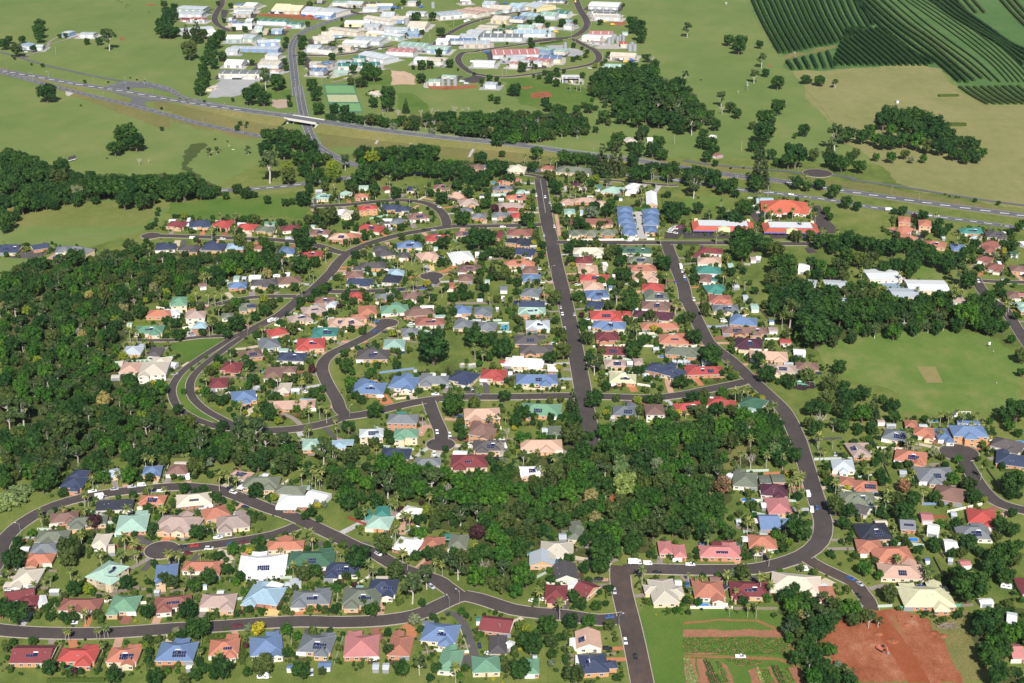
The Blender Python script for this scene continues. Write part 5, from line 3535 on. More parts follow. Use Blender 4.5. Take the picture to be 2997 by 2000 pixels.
HEDGES = '''1.5 3 -214.5 579 -188 579.3
1.2 2.5 -194.1 608.5 -193.5 596.3 -192.8 585.1
1.5 3 -172.5 607.4 -170.2 587.5
2 2.5 -233.5 636.5 -227.1 647.6
2 3 -128.6 606.7 -126.3 593.1
1 2 -116.5 638.4 -115.2 644.8
1.2 2 -146.8 614.8 -137.9 617
1 2 47.8 657.8 47.7 648.8
1.5 2 38.1 622.2 44.4 621.5
1.2 2 78.3 638 85.3 638.4
1.2 1.5 197.4 663.1 214.9 664.8
2 2 -232.5 739.4 -221.5 730.6
1.2 1.5 -130 742.9 -124.6 738.9 -118.8 739.4
1.5 2 -122.7 685.2 -106.2 700.4
1.5 2.5 1.4 807.4 3.5 824.9
1 2 287.2 817.1 286.1 807.9
1.5 2 287.9 787.6 298.5 787.1
1 2 258.5 770.3 258.8 756.7
2.5 3 -279.7 1017.5 -257.6 1012.4
2 3 -257.5 978.2 -255.9 954.9
1.2 1.5 -187.3 981.6 -180.1 978.4
1.5 2.5 -158.6 888.2 -149.9 890.9
1.2 2 -89.5 925 -85.1 913.6
1.5 2.5 -87.3 913 -82.3 900.5
1.2 2 -64.7 922.1 -61.4 906.6
1.2 1.5 -40.6 919.8 -33.4 914.1
1.5 1.5 -54.5 905.7 -48.1 905.7
1.2 1.2 -15.2 903.3 -11.8 907.4
1 1.5 0.3 904.3 7.2 903
1 1 10.7 905.6 25.7 904.9 35.6 907
1.5 2 87 853 99 852.4
1.2 1 128.6 911.9 144.3 916.8
1 1.5 172 1033.1 183.3 1031.3
1.5 2 -150.3 1068.1 -144 1077.4
2 2 -53.6 1291.7 -41.1 1294.3
1 1.5 -45.3 1142.9 -39 1142.9 -35 1151.2
1.5 2 22.3 1237.4 22.7 1214.1
2 3 108.4 1290.1 131.6 1287.6
1.5 1.5 93.7 1211.4 107 1211.4
2 1.5 143.5 1192.2 156.7 1192.2
3 3 193 1267.5 208.8 1260.1
6 3 494.8 1718.2 518.4 1720.4
8 4 470.9 1586 489.8 1586
3 2 -354.8 1955.6 -320.4 1949
3 3 -216.4 1799.7 -199.3 1822.8
3 3 -241.6 2042.9 -225.3 2053.7
4 2 -150.2 2203.4 -123.8 2203.4
4 3 37.9 2011 68.6 2032.1
3 3 37.9 2011 64.1 2028.6'''.split('\n')
AREAS = '''dirt 83.6 621.9 131.6 621.1 131.8 614.8 82.9 615.1
crop 82.9 615.1 132.1 614.4 132.7 600.2 81.5 602
track 84.3 628.3 101.8 631.4 121.1 630.6 128.7 624.5 133.1 617.7 135.4 608.9 134.8 596 133.6 596 133.9 607.4 131.7 617 127.2 623 120 628.7 101.7 629.8 84.1 626
track 81.4 600.2 106.1 599.5 126.5 598.1 133.9 593.2 137.6 584.2 138.5 578.2 136.9 578.2 136 584.2 131.6 591.8 125.4 596 105.8 597.7 81.2 598.4
dirt 87.2 597.4 90.6 597.7 91.1 578.2 86.7 578.2
cropd 90.5 596.7 92.2 597.4 96.7 578.2 90.7 578.2
crop 96.4 594.6 98.8 594.6 100.7 578.2 97.1 578.2
dirt 99.2 593.9 100.9 591.8 102.4 578.2 100.7 578.2
cropy 81.1 597.4 86.5 598.1 86.7 578.2 80.2 578.2
dirt 110.1 587.6 113.8 590.4 116 578.2 110.4 578.2
cropy 114.2 590.4 115.9 590.4 116.4 578.2 114.8 578.2
crop 116.3 590.4 119.5 590.4 121.2 578.2 116.8 578.2
dirt 117.9 590.4 121.3 591.1 122.9 578.2 121.2 578.2
cropd 121.4 591.8 124.4 592.5 126.1 578.2 122.9 578.2
crop 124.8 590.4 128.9 590.4 131.3 578.2 126.1 578.2
dirt 128.1 590.4 134.2 590.4 137 580.7 136.9 578.2 129.7 578.2
crop 100.4 597.4 117.9 596 119 594.6 109.8 591.1 103.6 593.2
dirt2 149.7 618.5 157.9 632.2 167.4 638.4 182.1 638.4 192 640 205.5 631.4 204.7 621.5 208.7 612.5 207.5 600.2 208.9 582.8 208 578.2 144.5 578.2 143.9 596.7
dirt3 175.8 635.3 184.1 637.6 189.7 608.9 193.1 578.2 183.1 578.2 180.2 603.8
track 187.1 633.7 189.5 634.5 189.5 618.5 189.5 578.2 188.3 578.2 187.9 617
track 174.3 618.5 175.7 619.2 178.5 596.7 179.9 578.2 178.7 578.2 177.1 596
track 163.1 626 170 618.5 174.4 600.2 170.6 578.2 169.4 578.2 173 599.5 168.9 617 162.4 624.5
drygrass 189.5 604.5 191.3 601.6 190 598.1 187.9 599.5
drygrass 163.2 600.2 167 598.8 165.9 589.7 161.9 588.3
drygrass 208.2 635.3 226.8 640 225.7 629.8 222 600.2 223.7 578.2 208 578.2 206.1 607.4
path 57.4 772.2 58.6 766.9 59.5 756.4 54.6 742.2 53.7 742.2 55.5 756.4 54.4 762.7
drygrass 123.4 789.5 122.4 801.8 131.6 808.7 136.2 819.1 143.2 823.8 146 835.8 150.9 835.8 147.3 822.7 141.9 814.4 136.4 805.2 134.2 789.5
dirt4 234.5 735.3 240.8 735.3 241.7 731.4 233.8 730.9
median -191.8 1001.1 -203.8 983.3 -210.2 967.6 -215.8 952.3 -221.8 943.3 -223.9 927.2 -223.3 906 -219.7 889.6 -213.5 876.3 -204.5 864.6 -193.6 856.9 -184.5 851.9 -179.5 851.9 -190.2 862 -200.7 873.7 -210 889.6 -215 903.2 -217.5 920 -215 935.9 -210.3 955.3 -201.4 977 -194.6 991.4
paved -97.6 917.2 -90.8 918.6 -87.4 913 -88 906 -94.7 910.2
play 185.4 904.6 194.5 913.7 200.6 915.1 201.8 906 192.3 901.1
pitch 276.4 939.6 289.4 940.4 287.4 913.7 276.7 913.7
paved -380.9 1159.6 -378.1 1172.4 -370.3 1170.3 -366 1159.6 -367.8 1153.3
paved -42.7 1147 -36.6 1159.6 -27.3 1155.4 -27.9 1149.1 -37.6 1142.9
paved2 131.6 1228.6 137.3 1240.4 144.8 1247.6 149.6 1250 146.9 1224 141 1210.1 129.2 1210.1
paved2 147.1 1226.3 189 1226.3 186.9 1210.1 145.4 1210.1
paved2 220.1 1228.6 264.3 1228.6 264.2 1212.4 220.2 1210.1
paved2 215.9 1297.4 220.3 1284.6 217.1 1219.3 212.7 1219.3 213.2 1242.8 211.5 1272.1
paved2 272 1302.6 278.3 1302.6 278.3 1262.2 280.6 1242.8 276.9 1224 263.9 1226.3 264.5 1262.2
paved2 243.9 1185.5 249 1189.9 253.4 1174.6 244.4 1172.4
pathc 187.8 1149.1 193.3 1148.1 192.2 1142.9 187.8 1143.9
lawn3 157.9 1329 196.1 1326.3 195.3 1307.8 188.9 1294.8 154.3 1294.8
court 289 1102.9 306.7 1102.9 305 1087.5 289.5 1087.5
paved 275.4 1112.6 308.1 1108.7 306.7 1102.9 275.5 1106.8
lawn3 320.3 1124.6 331.4 1147 338 1145 343.9 1124.6 336.6 1104.8 319.6 1110.7
drygrass -513.4 1734.3 -378.9 1637.1 -365.1 1571.2 -388.9 1590.5 -433.1 1637.1 -481.5 1693.4 -511.2 1719.2
concrete -525.5 1745.7 -512.7 1738.1 -514.7 1719.2 -520.3 1726.7
hwy -492.1 1762.7 -472.3 1770.6 -462.1 1796.9 -432.1 1786.5 -404 1757.3 -400.3 1739.6 -426.2 1759.6 -448.6 1762.7 -455.5 1753.4 -445.1 1732 -392.8 1703.7 -389.8 1689.1 -419.3 1696.3 -418.8 1682.6 -408.5 1663.4 -378.9 1637.1 -375.8 1622.2 -408.3 1647.4 -429.3 1671.9 -437 1689.8 -436 1708.1 -449 1718.5 -477 1745.7
gravel -353.8 1715.5 -353.7 1809.1 -337.2 1821.5 -306 1801 -314.9 1753.4 -318.8 1722.9 -341.6 1711.8
courtpad -276.1 1704.4 -257.7 1704.4 -249.3 1668.4 -263.8 1661.3 -271.4 1671.9
green2 -286.7 1745.7 -260.8 1753.4 -253.9 1715.5 -269.5 1700.7 -285.7 1715.5
wet -331.8 1510 -318.8 1516 -313.4 1504.1 -319.1 1453 -320.8 1431.2 -297.8 1389.4 -299.8 1384.3 -325.3 1431.2 -333.5 1486.7
court2 -223.4 1772.9 -189.7 1772.9 -182.9 1734.3 -216.8 1734.3
court3 -215.9 1726.7 -181.5 1726.7 -175.3 1692 -209.7 1692
court2 -208.4 1684.8 -174 1684.8 -167.9 1649.5 -201 1649.5
courtp -226.9 1780.1 -189.5 1780.1 -165.9 1642.6 -201.6 1642.6
bare -151.2 1855.2 -133.8 1851 -116.7 1817.4 -114.6 1780.9 -145.4 1776.9
green2 -135.1 1734.3 -119 1734.3 -96.9 1686.2 -91.3 1643.9 -112.9 1637.1 -129.6 1657.8
green2 -208 1817.4 -183.1 1851 -151.5 1859.5 -145.4 1776.9 -180 1776.9 -189.4 1817.4
concrete2 -142.3 1513 -138 1558.7 -134.8 1558.7 -139.8 1511.2
concrete2 -106.6 1510 -104.7 1543.2 -101.5 1543.2 -103.4 1510
concrete2 -44.6 1462.4 -38.2 1516 -35.4 1516 -41.6 1462.4
red 11.5 1765.1 22.4 1770.6 24.2 1762.7 13.2 1753.4
red 23.8 1734.3 43.6 1741.9 45.8 1719.2 32.3 1711.8 21.8 1711.8
red 14.6 1697.1 20.8 1704.4 23.3 1694.9 16.3 1689.8
green2 11.8 1809.1 24.8 1813.2 55.6 1784.9 89.3 1722.9 91.8 1700.7 68.8 1650.8 41.5 1650.8 11 1679 0.6 1753.4 0.6 1809.1
red -536.6 2055.8 -529.9 2064.5 -527.3 2038.7 -532 2040.4
red -564.3 2307.6 -552.1 2314 -538.6 2305.5 -549.1 2300.1
yard -374.4 2233.8 -325.6 2233.8 -321.1 2200.5 -370.3 2217
paved2 -435.7 2268.1 -423 2259.4 -417.3 2208.7 -422.2 2192.3
paved2 -372.2 1967 -357.3 1970.3 -321.2 1963.7 -320.2 1957 -355.7 1960.3
paved2 -338.2 1895.9 -319.7 1899 -316.8 1880.4 -337 1880.4
yard -327.2 2233.8 -303.5 2233.8 -275 2192.3 -289.5 2184.1 -321.5 2192.3
paved2 -268.3 1943.8 -248.3 1892.8 -251.9 1856.1 -261.7 1880.4
paved2 -211.2 1997.5 -203.3 2004.4 -202.1 1977.1 -209.2 1977.1
paved2 -60.4 1809.1 -42.7 1829.4 -32 1820.7 -34.2 1797.7 -45.6 1786.5 -57.3 1792.1
bare2 -101.5 1775.3 -75.8 1769.8 -41.5 1775.3 -41.2 1758.8 -75.1 1753.4 -98.1 1758.8
green2 -108.1 2200.5 -63.7 2225.4 -51.9 2192.3 -71.1 2160.1 -83.7 2128.7 -102.4 2176
gravel 69.4 2011.3 43.5 2004.4 53.7 1957 69 1957
concrete 108.7 1997.5 144.2 2018.3 143.4 1983.8 113.7 1983.8
gravel 75.8 1990.6 89.4 1977.1 93.9 1950.4 80.8 1937.3 72.5 1937.3
paved2 119.2 1930.9 127.8 1937.3 161.8 1911.6 144.5 1899 126.7 1918
bare2 140.3 2168 163.6 2172 160.1 2144.3 137.3 2144.3
red 322.9 1885 326.5 1886.6 325.2 1873.5 321.9 1873.5
drygrass 350.6 1940.6 364.5 1961.2 384.7 1957 398.1 1982.1 435 2007.9 429.8 1990.6 403.7 1965.3 373.1 1940.6 361.7 1924.4 349.6 1924.4'''.split('\n')
POOLS = '''95.1 643.5 7.4 3.5
134 752.5 7.4 3.5
311.2 825.6 4.3 3.5
217.1 708.1 5.2 4.2
-169.3 933.7 1.8 5.8
-93.6 914.4 5.2 4.2
-5.3 1011.1 5.7 10
106.5 957.6 9.7 3.5
98.1 924.3 4.7 4.3
125 941.8 7.8 5.2
265.6 855.1 5.5 3.5
-373.2 1163.9 7.1 6.4
-108.7 1285.4 4.7 3.5
-58.3 1166 3.6 6.4
-17.7 1373.3 4.1 7.1'''.split('\n')
TRAMPS = '''-208.6 590.3
-164.7 717
-76.1 963.9'''.split('\n')
LAMPS = '''-26.3 644.7
-31.2 638.8
52.2 623
-266.9 712.3
-57.2 822.7
-189.2 994.6
-198.8 878.9
-40.2 892.9
-103.1 860.8
-52.1 1235.7
31.4 1121.6
189.7 1262.2
350.6 1334.4
371.4 1314.3
-576.9 1791.3
-565.6 1817.4
-529.4 1761.2
-471.5 1704.4
-456.8 1757.3
-437.7 1769
-419.6 1730.5
-386.7 1637.1
-357.3 1697.1
-333.5 1587.3
-322 1650.8
-283.6 1549.3
-297.6 1661.3
-279.6 1657.8
-200.9 1613.5
-196.8 1486.7
-169.2 1574.4
-129.5 1574.4
-99.2 1546.2
-60.5 1543.2
-31 1513
-154.4 1425.9
82.3 1469.7
131.5 1439.3
26.6 1507.1
118 1404.8
254.9 1439.3
276.9 1404.8
-629.2 1859
-582.6 1809.9
-564.6 1813.3
-503.1 1786.3
-461.7 1777.6
-440 1777.6
-251.2 1820.7'''.split('\n')
TANKS = '''-9.3 800.1 3.7 2.4
-149.9 2151 8.6 8
-82.8 1772 4.6 8
-75.9 1774.8 5.7 8
-68 1774.8 5.7 8
-118.9 2281.1 6.5 8
130.4 2016.3 6.4 8
135.1 2023.4 5.2 8
142.3 2023.4 5.2 8
155.1 1971.4 6.8 8
161.4 1971.4 6.2 8
158.9 1985 6.3 8
70.6 1985 4.6 8
150.9 2034.1 4.7 8
146.8 2037.7 4.1 8'''.split('\n')
POLES = '''235.8 1329
211.1 1359.2
167.8 1510
146.7 1364.3
233.1 1483.9
212 1364.3
-593.6 1948.9
-272.1 2113.4
-249.3 2176
-162.7 2025.3
-197.9 1977.1
-227.6 1780.9
-81.9 2121
-45.3 2168
-41 1963.7
-7 1829.4
-12 1814.9
26.9 1835.3
-110.8 2032.4
40.6 2039.5
-27.6 2233.8
80.9 2053.9
107.6 2105.8
113 2152.1
116.4 1918'''.split('\n')
CATTLE = '''-405 1455.7
-567 1802.6
-283.7 1486.7
-296.9 1486.7
-303.9 1478.2
-290.8 1502.4
228.4 1801
369.8 1458.5
-582.4 2284.3
-583.3 2302.3
-604.9 2335.7
-598.4 2324.8
-565.6 2255.3
-538.3 2243
-608.8 2337.9
228.4 1799.9'''.split('\n')
MILLS = '''278.6 1758.6
277 1745.3
364.3 1928'''.split('\n')
SCREENS = '''278.1 1008.6 293.5 1008.6
279.2 859.5 290.2 859.5'''.split('\n')
BOARDS = '''298.4 1002.8
335.8 973.8'''.split('\n')
PEOPLE = '''335.9 964.5
322.3 910.9
-221.1 1379.3'''.split('\n')
SHOPS = '''155.4 1235.1 208.5 1232.7 26
215.6 1230.3 263.1 1228 26'''.split('\n')
BILLBOARD = '''-437 1447.5'''.split('\n')
DIGGER = '''176 604.5'''.split('\n')
LOGS = '''212.9 623.7'''.split('\n')
PLAY = '''190.7 908.8'''.split('\n')
ROADS = '''straight|the long straight street|11.3|r|27 1384.8 29.3 1302.6 30.9 1252.4 33.6 1205.6 35 1161.7 37.1 1120.6 39.3 1081.9 40.7 1052.5 44 980.2 46.6 906 46.3 884.2 47.6 865.9 48 833.5 46.7 820.9
cross|the street below the shops|9|r|32.8 1200.6 51.8 1200 73.9 1199.7 144.2 1198.8 180.9 1198.4 224.7 1197 250.9 1196.1 268.1 1194.4
oval|the curving oval-side street|10|r|130.2 1197.7 130.4 1176.8 131.8 1140.8 133.4 1095.1 132 1063.4 133.6 1059.8 136.7 1012.8 140.1 980.2 151 950.8 160 920 168.8 890.9 174.5 867.2 175.9 833.5 175.8 822.7 174.4 788.4 173.5 766.9 172.5 736.3 171 721.7 165.8 705.8 154.9 692.2 140.5 683.2 125.9 677.9 107.6 677.1 89.4 677.2 70.9 678.1 58.5 677.5
bottomshort|the wide bottom-edge street|10.5|r|57 681.2 56.1 671.9 55.9 659.3 56.9 641.6 58 626 59.1 603.8 60.1 578.2 61.1 556.5
bottom|the bottom street|9.5|r|55.9 632.5 43.2 630.2 26.2 634.5 13.2 636.4 0.3 639.6 -11.1 646.3 -23.1 652 -30.9 648.3 -39.4 640.6 -47.7 634.5 -62.5 630 -83.8 628.3 -103.6 629.1 -124.8 627.2 -145.7 624.5 -166.7 622.6 -189.8 619.6 -210.7 618.5 -232.1 619.2 -249.8 621.5 -268.3 626
leftloop|the lower-left looping street|9|r|-27.6 652.8 -34.6 661.8 -39.3 667.3 -57.1 677.9 -68 688.4 -73 693.8 -84.4 701.2 -92.1 708.1 -105.8 719.8 -121.9 733.3 -138 743.2 -154.7 755.4 -168.7 764.2 -184.5 767.9 -197.1 767.9 -219.2 763.7 -237.8 758 -251 751.3 -262.6 740.2 -270.4 725.6 -273.8 713.2 -274 700.3 -271.1 685.1 -271.8 674.5
lowercul|the lower-left cul-de-sac|8|r|-118.1 722.7 -128.8 713.7 -146.6 706.5 -164.5 701.6 -175.6 698.9 -186.3 696.7
divided|the divided street|9|r|30.8 1247.6 15.6 1246.4 0.4 1244.7 -34.4 1242.8 -52.6 1242.8 -71.8 1233.3 -93.5 1221.2 -114.4 1202.9 -127.6 1186.6 -136.7 1169.2 -142 1145 -143.9 1130.6 -153.1 1091.3 -160.8 1072.6 -165.3 1056.2 -172.1 1035 -182.3 1017 -192.1 998.7
inner|the divided street|5.5|r|-190.5 1000.8 -198.3 980.2 -206.4 956.9 -212 938.9 -214.8 920 -212.7 903.2 -207.5 888.2 -196.3 871.1 -182.6 856.9 -174.7 849.4
outer|the divided street|5.5|r|-191.8 1001.1 -197.8 995.4 -208.9 970.7 -217.3 950.8 -223.6 931.6 -225.4 911.6 -223.6 897.7 -216.9 878.9 -209.5 867.2 -195.9 854.4 -185.4 848.2
middle|the street crossing the middle|9|r|-186.8 849.4 -175.2 845.7 -158.2 841.7 -142 842 -126.3 846.9 -113.5 854.4 -108 860.1 -94.6 864.6 -81.3 872.4 -65.1 881.6 -48.5 888.2 -31.5 890.9 -8.8 890.9 23.1 892.3 41.4 892.7 71.5 890.9 91.3 889.6 112.3 895 130.5 903.2 148.9 911.6 160.3 917.9
upper|the upper looping street|8.5|r|-56.3 1242.8 -59.7 1269.6 -66.9 1292.3 -79.7 1310.4 -96 1317 -115.8 1315.7 -138.9 1307.8 -154.3 1303.1 -174.5 1300.5 -181.8 1296.1
loopcul|the S-shaped cul-de-sac|8.5|r|-104.9 862 -110.4 872.4 -113.5 885.5 -122.7 911.6 -129.1 934.5 -129.4 950 -125.4 963 -119.6 971.3 -108.8 986.2 -97.9 1004.1 -92.6 1017.8
upleft|the upper-left dead-end street|8.5|r|-137.6 1171.4 -149.4 1180 -161.5 1191 -192.6 1204.5 -222.8 1209 -253.1 1212.9 -290.9 1216.6 -305.9 1217
lane|the forest-side lane|7|r|-162.3 1073.5 -181 1073.5 -200.5 1070.7 -215.6 1061.6 -225.5 1054.4
farmlane|the green-slope lane|5|r|-201 996.2 -206.9 994.3 -222.3 993 -236.9 988.1 -242.8 986.5 -272.6 986.5
centralcul|the central cul-de-sac|8|r|-142.2 1084.7 -131.3 1083.4 -114.6 1084.7 -97.9 1086 -78 1090.4 -67.4 1094.2 -60.4 1104.8 -63.5 1117.6
forestcul|the forest-top cul-de-sac|8.5|r|-54 884.2 -49.5 862 -44 838.3 -43.6 822.7
rightcul|the right-edge cul-de-sac|9|r|270 811 270.4 790.6 270.3 772.2 272 757.5 276.4 747.3 287 740.2 297.5 736.3
school|the school-side street|8.5|r|365.9 1115.6 364.3 1099 363 1078.1 364.7 1063.4 368.3 1049 367.6 1029.8 366.2 1004.4 364.7 981.7 363.4 920
schoolside|the school-side street|7|r|365.6 1108.3 377.2 1105.8 401.2 1103.8 417.3 1102.9
dirtspur|the dirt-site spur|8|r|156.4 687.5 161 680.5 170 670.7 175.8 663.9 177.7 655.2 179.2 647.9 179.1 639.6
oldhwy|the old highway|10|h|-271.6 1348.7 -247.9 1352.1 -217.7 1360.4 -182.3 1376.8 -163.2 1388.4 -154.4 1388.4 -142.7 1404.8 -105.8 1404.8 -46.8 1404.8 0.5 1416.3 74.3 1404.8 129.5 1393.5 163.1 1378.3 180.8 1368.3 217 1348.7 257.3 1334.4 295.9 1315.7 314.4 1302.6 341.1 1288.4 378.8 1268.4 412.8 1252.4 443 1236.9 465.9 1228.6
service|the motel access road|7|r|30.4 1388.4 18.2 1399.6 0.5 1402.2 -8.3 1401.7
motel|the motel access road|6|r|82 1381.8 102.1 1378.3 144.5 1365.3 156 1365.3
underpass|the underpass road|11|h|-250.1 1721.4 -272.4 1862.1 -291.1 1983.8 -294.9 2061.2 -287.4 2105.8 -270.8 2156.1 -254.5 2188.2 -237.4 2218.7 -226.1 2232.1
underpass2|the underpass road|11|h|-254.7 1769 -244.1 1708.1 -231.5 1637.1 -218.2 1571.2 -201.5 1507.1 -178.9 1465.2 -159.3 1437.7 -142.6 1428.5
estatewest|the western industrial road|9|r|-451.8 2367.6 -442 2307.9 -438.2 2250.8 -431.5 2192.3 -418.9 2148.2 -405 2121 -392.7 2102
estatenorth|the upper industrial road|9|r|-265.9 2294.5 -248.7 2268.1 -226.1 2232.1 -207.7 2238 -189.1 2242.3
estatemid|the middle industrial road|8.5|r|-284.5 1940.6 -259.6 1940.6 -228.1 1943.8 -199.5 1963.7 -159.1 2004.4
estateeast|the eastern industrial road|8.5|r|-119.9 2018.3 -105.2 2011.3 -93.1 2064.8 -70.4 2136.5 -45.6 2184.1 -27.3 2204.6 0.8 2238 32.6 2259.4
loop|the industrial loop road|8.5|r|70.5 2048.1 36.8 2031 7.8 2007.9 -33.2 1980.4 -51.1 1963.7 -63.6 1960.3 -68.9 1930.9 -67.2 1899 -58 1862.1 -45.4 1835.3 -12.4 1817.8 21.6 1832.3 64.5 1859.1 97.8 1886.6 109.9 1911.6 112.3 1943.8 107.7 1977.1 95.1 2011.3 82.3 2050.3
estateright|the far industrial road|10|r|23.8 2031 53.1 2050.3 79.7 2059.7 92.3 2083.2 105.9 2136.5 106.9 2192.3 101.5 2268.1 99.1 2348.9 98.9 2386.6
frontage|the top-left farm road|5|h|-685.3 1976.7 -671 1963.1 -641.4 1937.2 -590.7 1886.6 -519.6 1829.2 -476.5 1799.7 -457.1 1791.3
slipup|the highway slip road|8|h|-481.3 1762.7 -472.1 1784.9 -455.3 1791.3 -430.9 1780.9 -402.9 1751.9 -385.4 1719.2 -356 1694.9 -297.3 1656.4 -256.9 1637.1 -238.3 1637.1
slipdown|the lower highway carriageway|10|h|-650.4 1861.3 -634.2 1845.8 -544.2 1767.4 -488.7 1721.4 -431.9 1675.5 -377.2 1628.9 -346.3 1600.3 -317.5 1578.9 -289.5 1558.7 -262.6 1541.3 -235.1 1527.9
ramplink|the highway slip road|6|h|-433.3 1711.8 -433.5 1689.8 -421.6 1668.4 -410.3 1656.4
railpath|the tan paddock road|5|h|170.7 1450.2 187.6 1439.3 204.7 1431.2 230.6 1423.2 270.2 1410 292.4 1402.2 312 1397.1 327.5 1386.9 325.6 1382.4 362.4 1362 397.5 1339.3 431.8 1318.3 463.6 1302.6 480 1294.8'''.split('\n')
BULBS = '''lowercul -186.9 696.9 9.2
forestcul -43.6 822.1 8.8
rightcul 270 811 11.5
loopcul -91.8 1019.2 8.5
centralcul -63.7 1118.2 9.2
upleft -307.7 1217 8.5
railpath 295.8 1404.8 14'''.split('\n')
HIGHWAY = '''-684.6 1883.9 0
-637.1 1855.2 0
-522.3 1780.9 0
-459.1 1745.7 0
-392.5 1702.2 0
-351.7 1672.9 1.5
-282 1626.1 4.5
-245.2 1603.3 5.5
-195.4 1574.5 5.5
-139.4 1547.3 5
-82 1524.5 4.2
0.5 1496.6 3.2
62 1470.5 2
140.6 1436.5 0.8
206.5 1399.7 0.3
261.3 1375.3 0
317.3 1342.6 0
388.4 1304.7 0
454 1272.1 0
476.6 1261 0'''.split('\n')
ZONES = '''tan 346.7 1853 344 1733.3 344.3 1640.7 348.4 1530.3 360.2 1440.2 368.4 1366.3 460.4 1292.3 510.3 1267.2 656.7 1680.7 581.1 1676.6 538.9 1684.8 528.4 1755.2 535.4 1860.3 515.8 1890.3
orch 376.4 2387.4 353.4 2048.6 345.4 1855.4 517 1895.4 536.7 1865.3 529.6 1759.7 541.1 1688.9 658.1 1684.8 906.9 2387.4
tan2 -491 1267.2 -431.7 1236.9 -429 1292.3 -390 1307.9 -325 1318.4 -278.4 1325 -315.4 1292.3 -311.6 1231.1 -314.1 1217.1 -368 1210.2 -421.7 1169.3 -452.2 1153.4
viv -312.4 1311.8 -196.9 1345.4 -175.9 1305.3 -182.9 1267.2 -236.8 1267.2 -301.1 1270.9
dry -204.5 1565.5 -126.2 1544.2 33.2 1483.2 31.8 1414.3 -77.2 1476.7 -158.8 1499.7 -193.2 1488.1
dry -417.5 1697.2 -337.7 1644.6 -225.9 1569.1 -266.9 1533.7 -366.7 1596.7
dry -646.5 1885.2 -539.7 1777.6 -418.8 1680.7 -428 1656.5 -543.8 1755.2 -629.6 1831.2
dry 97.5 1448 222.8 1414.3 356.1 1331.8 450.6 1261 456.4 1279.7 357.8 1356.4 224.9 1429.4 98.5 1463.8
oval 212.9 972.3 237 1008.6 280.7 1019.5 339.3 996.2 353.6 956.9 330.2 882.2 305.2 869.1 270.1 862.7 241.1 869.1 254.4 895.7 226.6 920.1 211.8 934.5
viv 66.8 645.4 134.3 643.4 137.9 601.9 135.8 567.6 62.4 567.6
viv -245.2 980.2 -216.6 992.2 -203.4 988.2 -213 956.9 -226.6 949.3 -238.1 968.4
viv -13.3 1812.2 45.2 1816.9 109.6 1733.3 80.9 1660.5 12.4 1680.7'''.split('\n')
FORESTS = '''left forest|7.6|-404 1112.7 -392.4 1143 -378.3 1155.5 -342.8 1169.3 -327.4 1180.1 -302.1 1180.1 -264.9 1174.7 -222.5 1180.1 -172 1153.4 -158.2 1127.7 -213.4 1124.7 -248 1088.6 -277.8 1056.2 -280 1017 -277.6 980.2 -271.6 949.3 -242.6 920.1 -218.1 872.4 -191.7 843.9 -165.8 834.7 -144.2 834.7 -126.5 822.7 -126.2 799.6 -137.2 785.7 -160.5 802.5 -194.9 805.3 -220.5 802.5 -254 791.2 -264.7 783 -286.8 788.5 -295.4 766.9
upper-left woods|8|-521.8 1488.1 -492.8 1479.9 -448.6 1417.3 -422.5 1399.4 -366.8 1395 -313.8 1402.4 -277 1362 -295.7 1331.8 -329.6 1321 -367.2 1327.7 -391.7 1314.4 -432 1302.7 -441.7 1269.7 -435.4 1242.9 -444.9 1242.9
central forest|7.4|-123.6 799.6 -71.3 796.8 -37.2 785.7 -11.5 783 6.6 808.2 41.2 819.8 61.6 850.1 106 856.3 144.5 856.3 167.6 862.7 175.2 834.7 170.1 805.3 135.4 791.2 122.1 777.6 115.6 736.3 108.6 719.4 76.8 710 75.7 697.6 51.7 685.2 35.8 689.6 32 712.3 17.7 707.7 9.3 691.8 10.1 663.7 -5.6 659.6 -21.4 670.1 -40 680.8 -22.1 698.5 -13 712.3 -42.4 733.9 -58.1 751.4 -94.7 746.3 -99.9 772.2 -121.5 783
school woods|8|211 1153.4 231.2 1107.8 246.5 1098.1 350.1 1056.2 361.2 1017 295.5 1008.6 231.4 988.2 207.5 976.2 195.1 1042.8
highway belt|8|-205.6 1636.8 -131.1 1609.8 -64.9 1625.1 2.4 1644.6 79.7 1632.9 81.4 1565.5 2.3 1526.8 -101.3 1589.3 -198.2 1613.6
woods below the estate|8|100.9 1812.2 174.2 1831.2 209 1733.3 221.9 1611.7 183.6 1565.5 131.2 1644.6 111.8 1684.8 90.2 1755.2
hedgerow by the dirt site|5.5|136.4 649.4 152.2 657.5 158.4 643.4 185.8 639.4 185.8 629.7 163.9 627.8 150 616.5 156.7 587.8 162.1 561.1 138.5 561.1 135 591.3 134.1 616.5
right-edge tree line|6.5|229.3 631.6 251.7 641.4 261.2 624 256.3 609.1 235.3 601.9 228.5 586.1 247.1 580.9 238.6 554.8 224.9 567.6 224.9 601.9
old highway woods|9|-162.1 1488.1 -78.3 1499.7 -75.8 1448 10.8 1440.2 95.7 1417.3 97.3 1444.9 180.4 1414.3 177.4 1387.7 52.7 1402.4 -52.9 1409.8 -115.8 1402.4 -146 1409.8'''.split('\n')
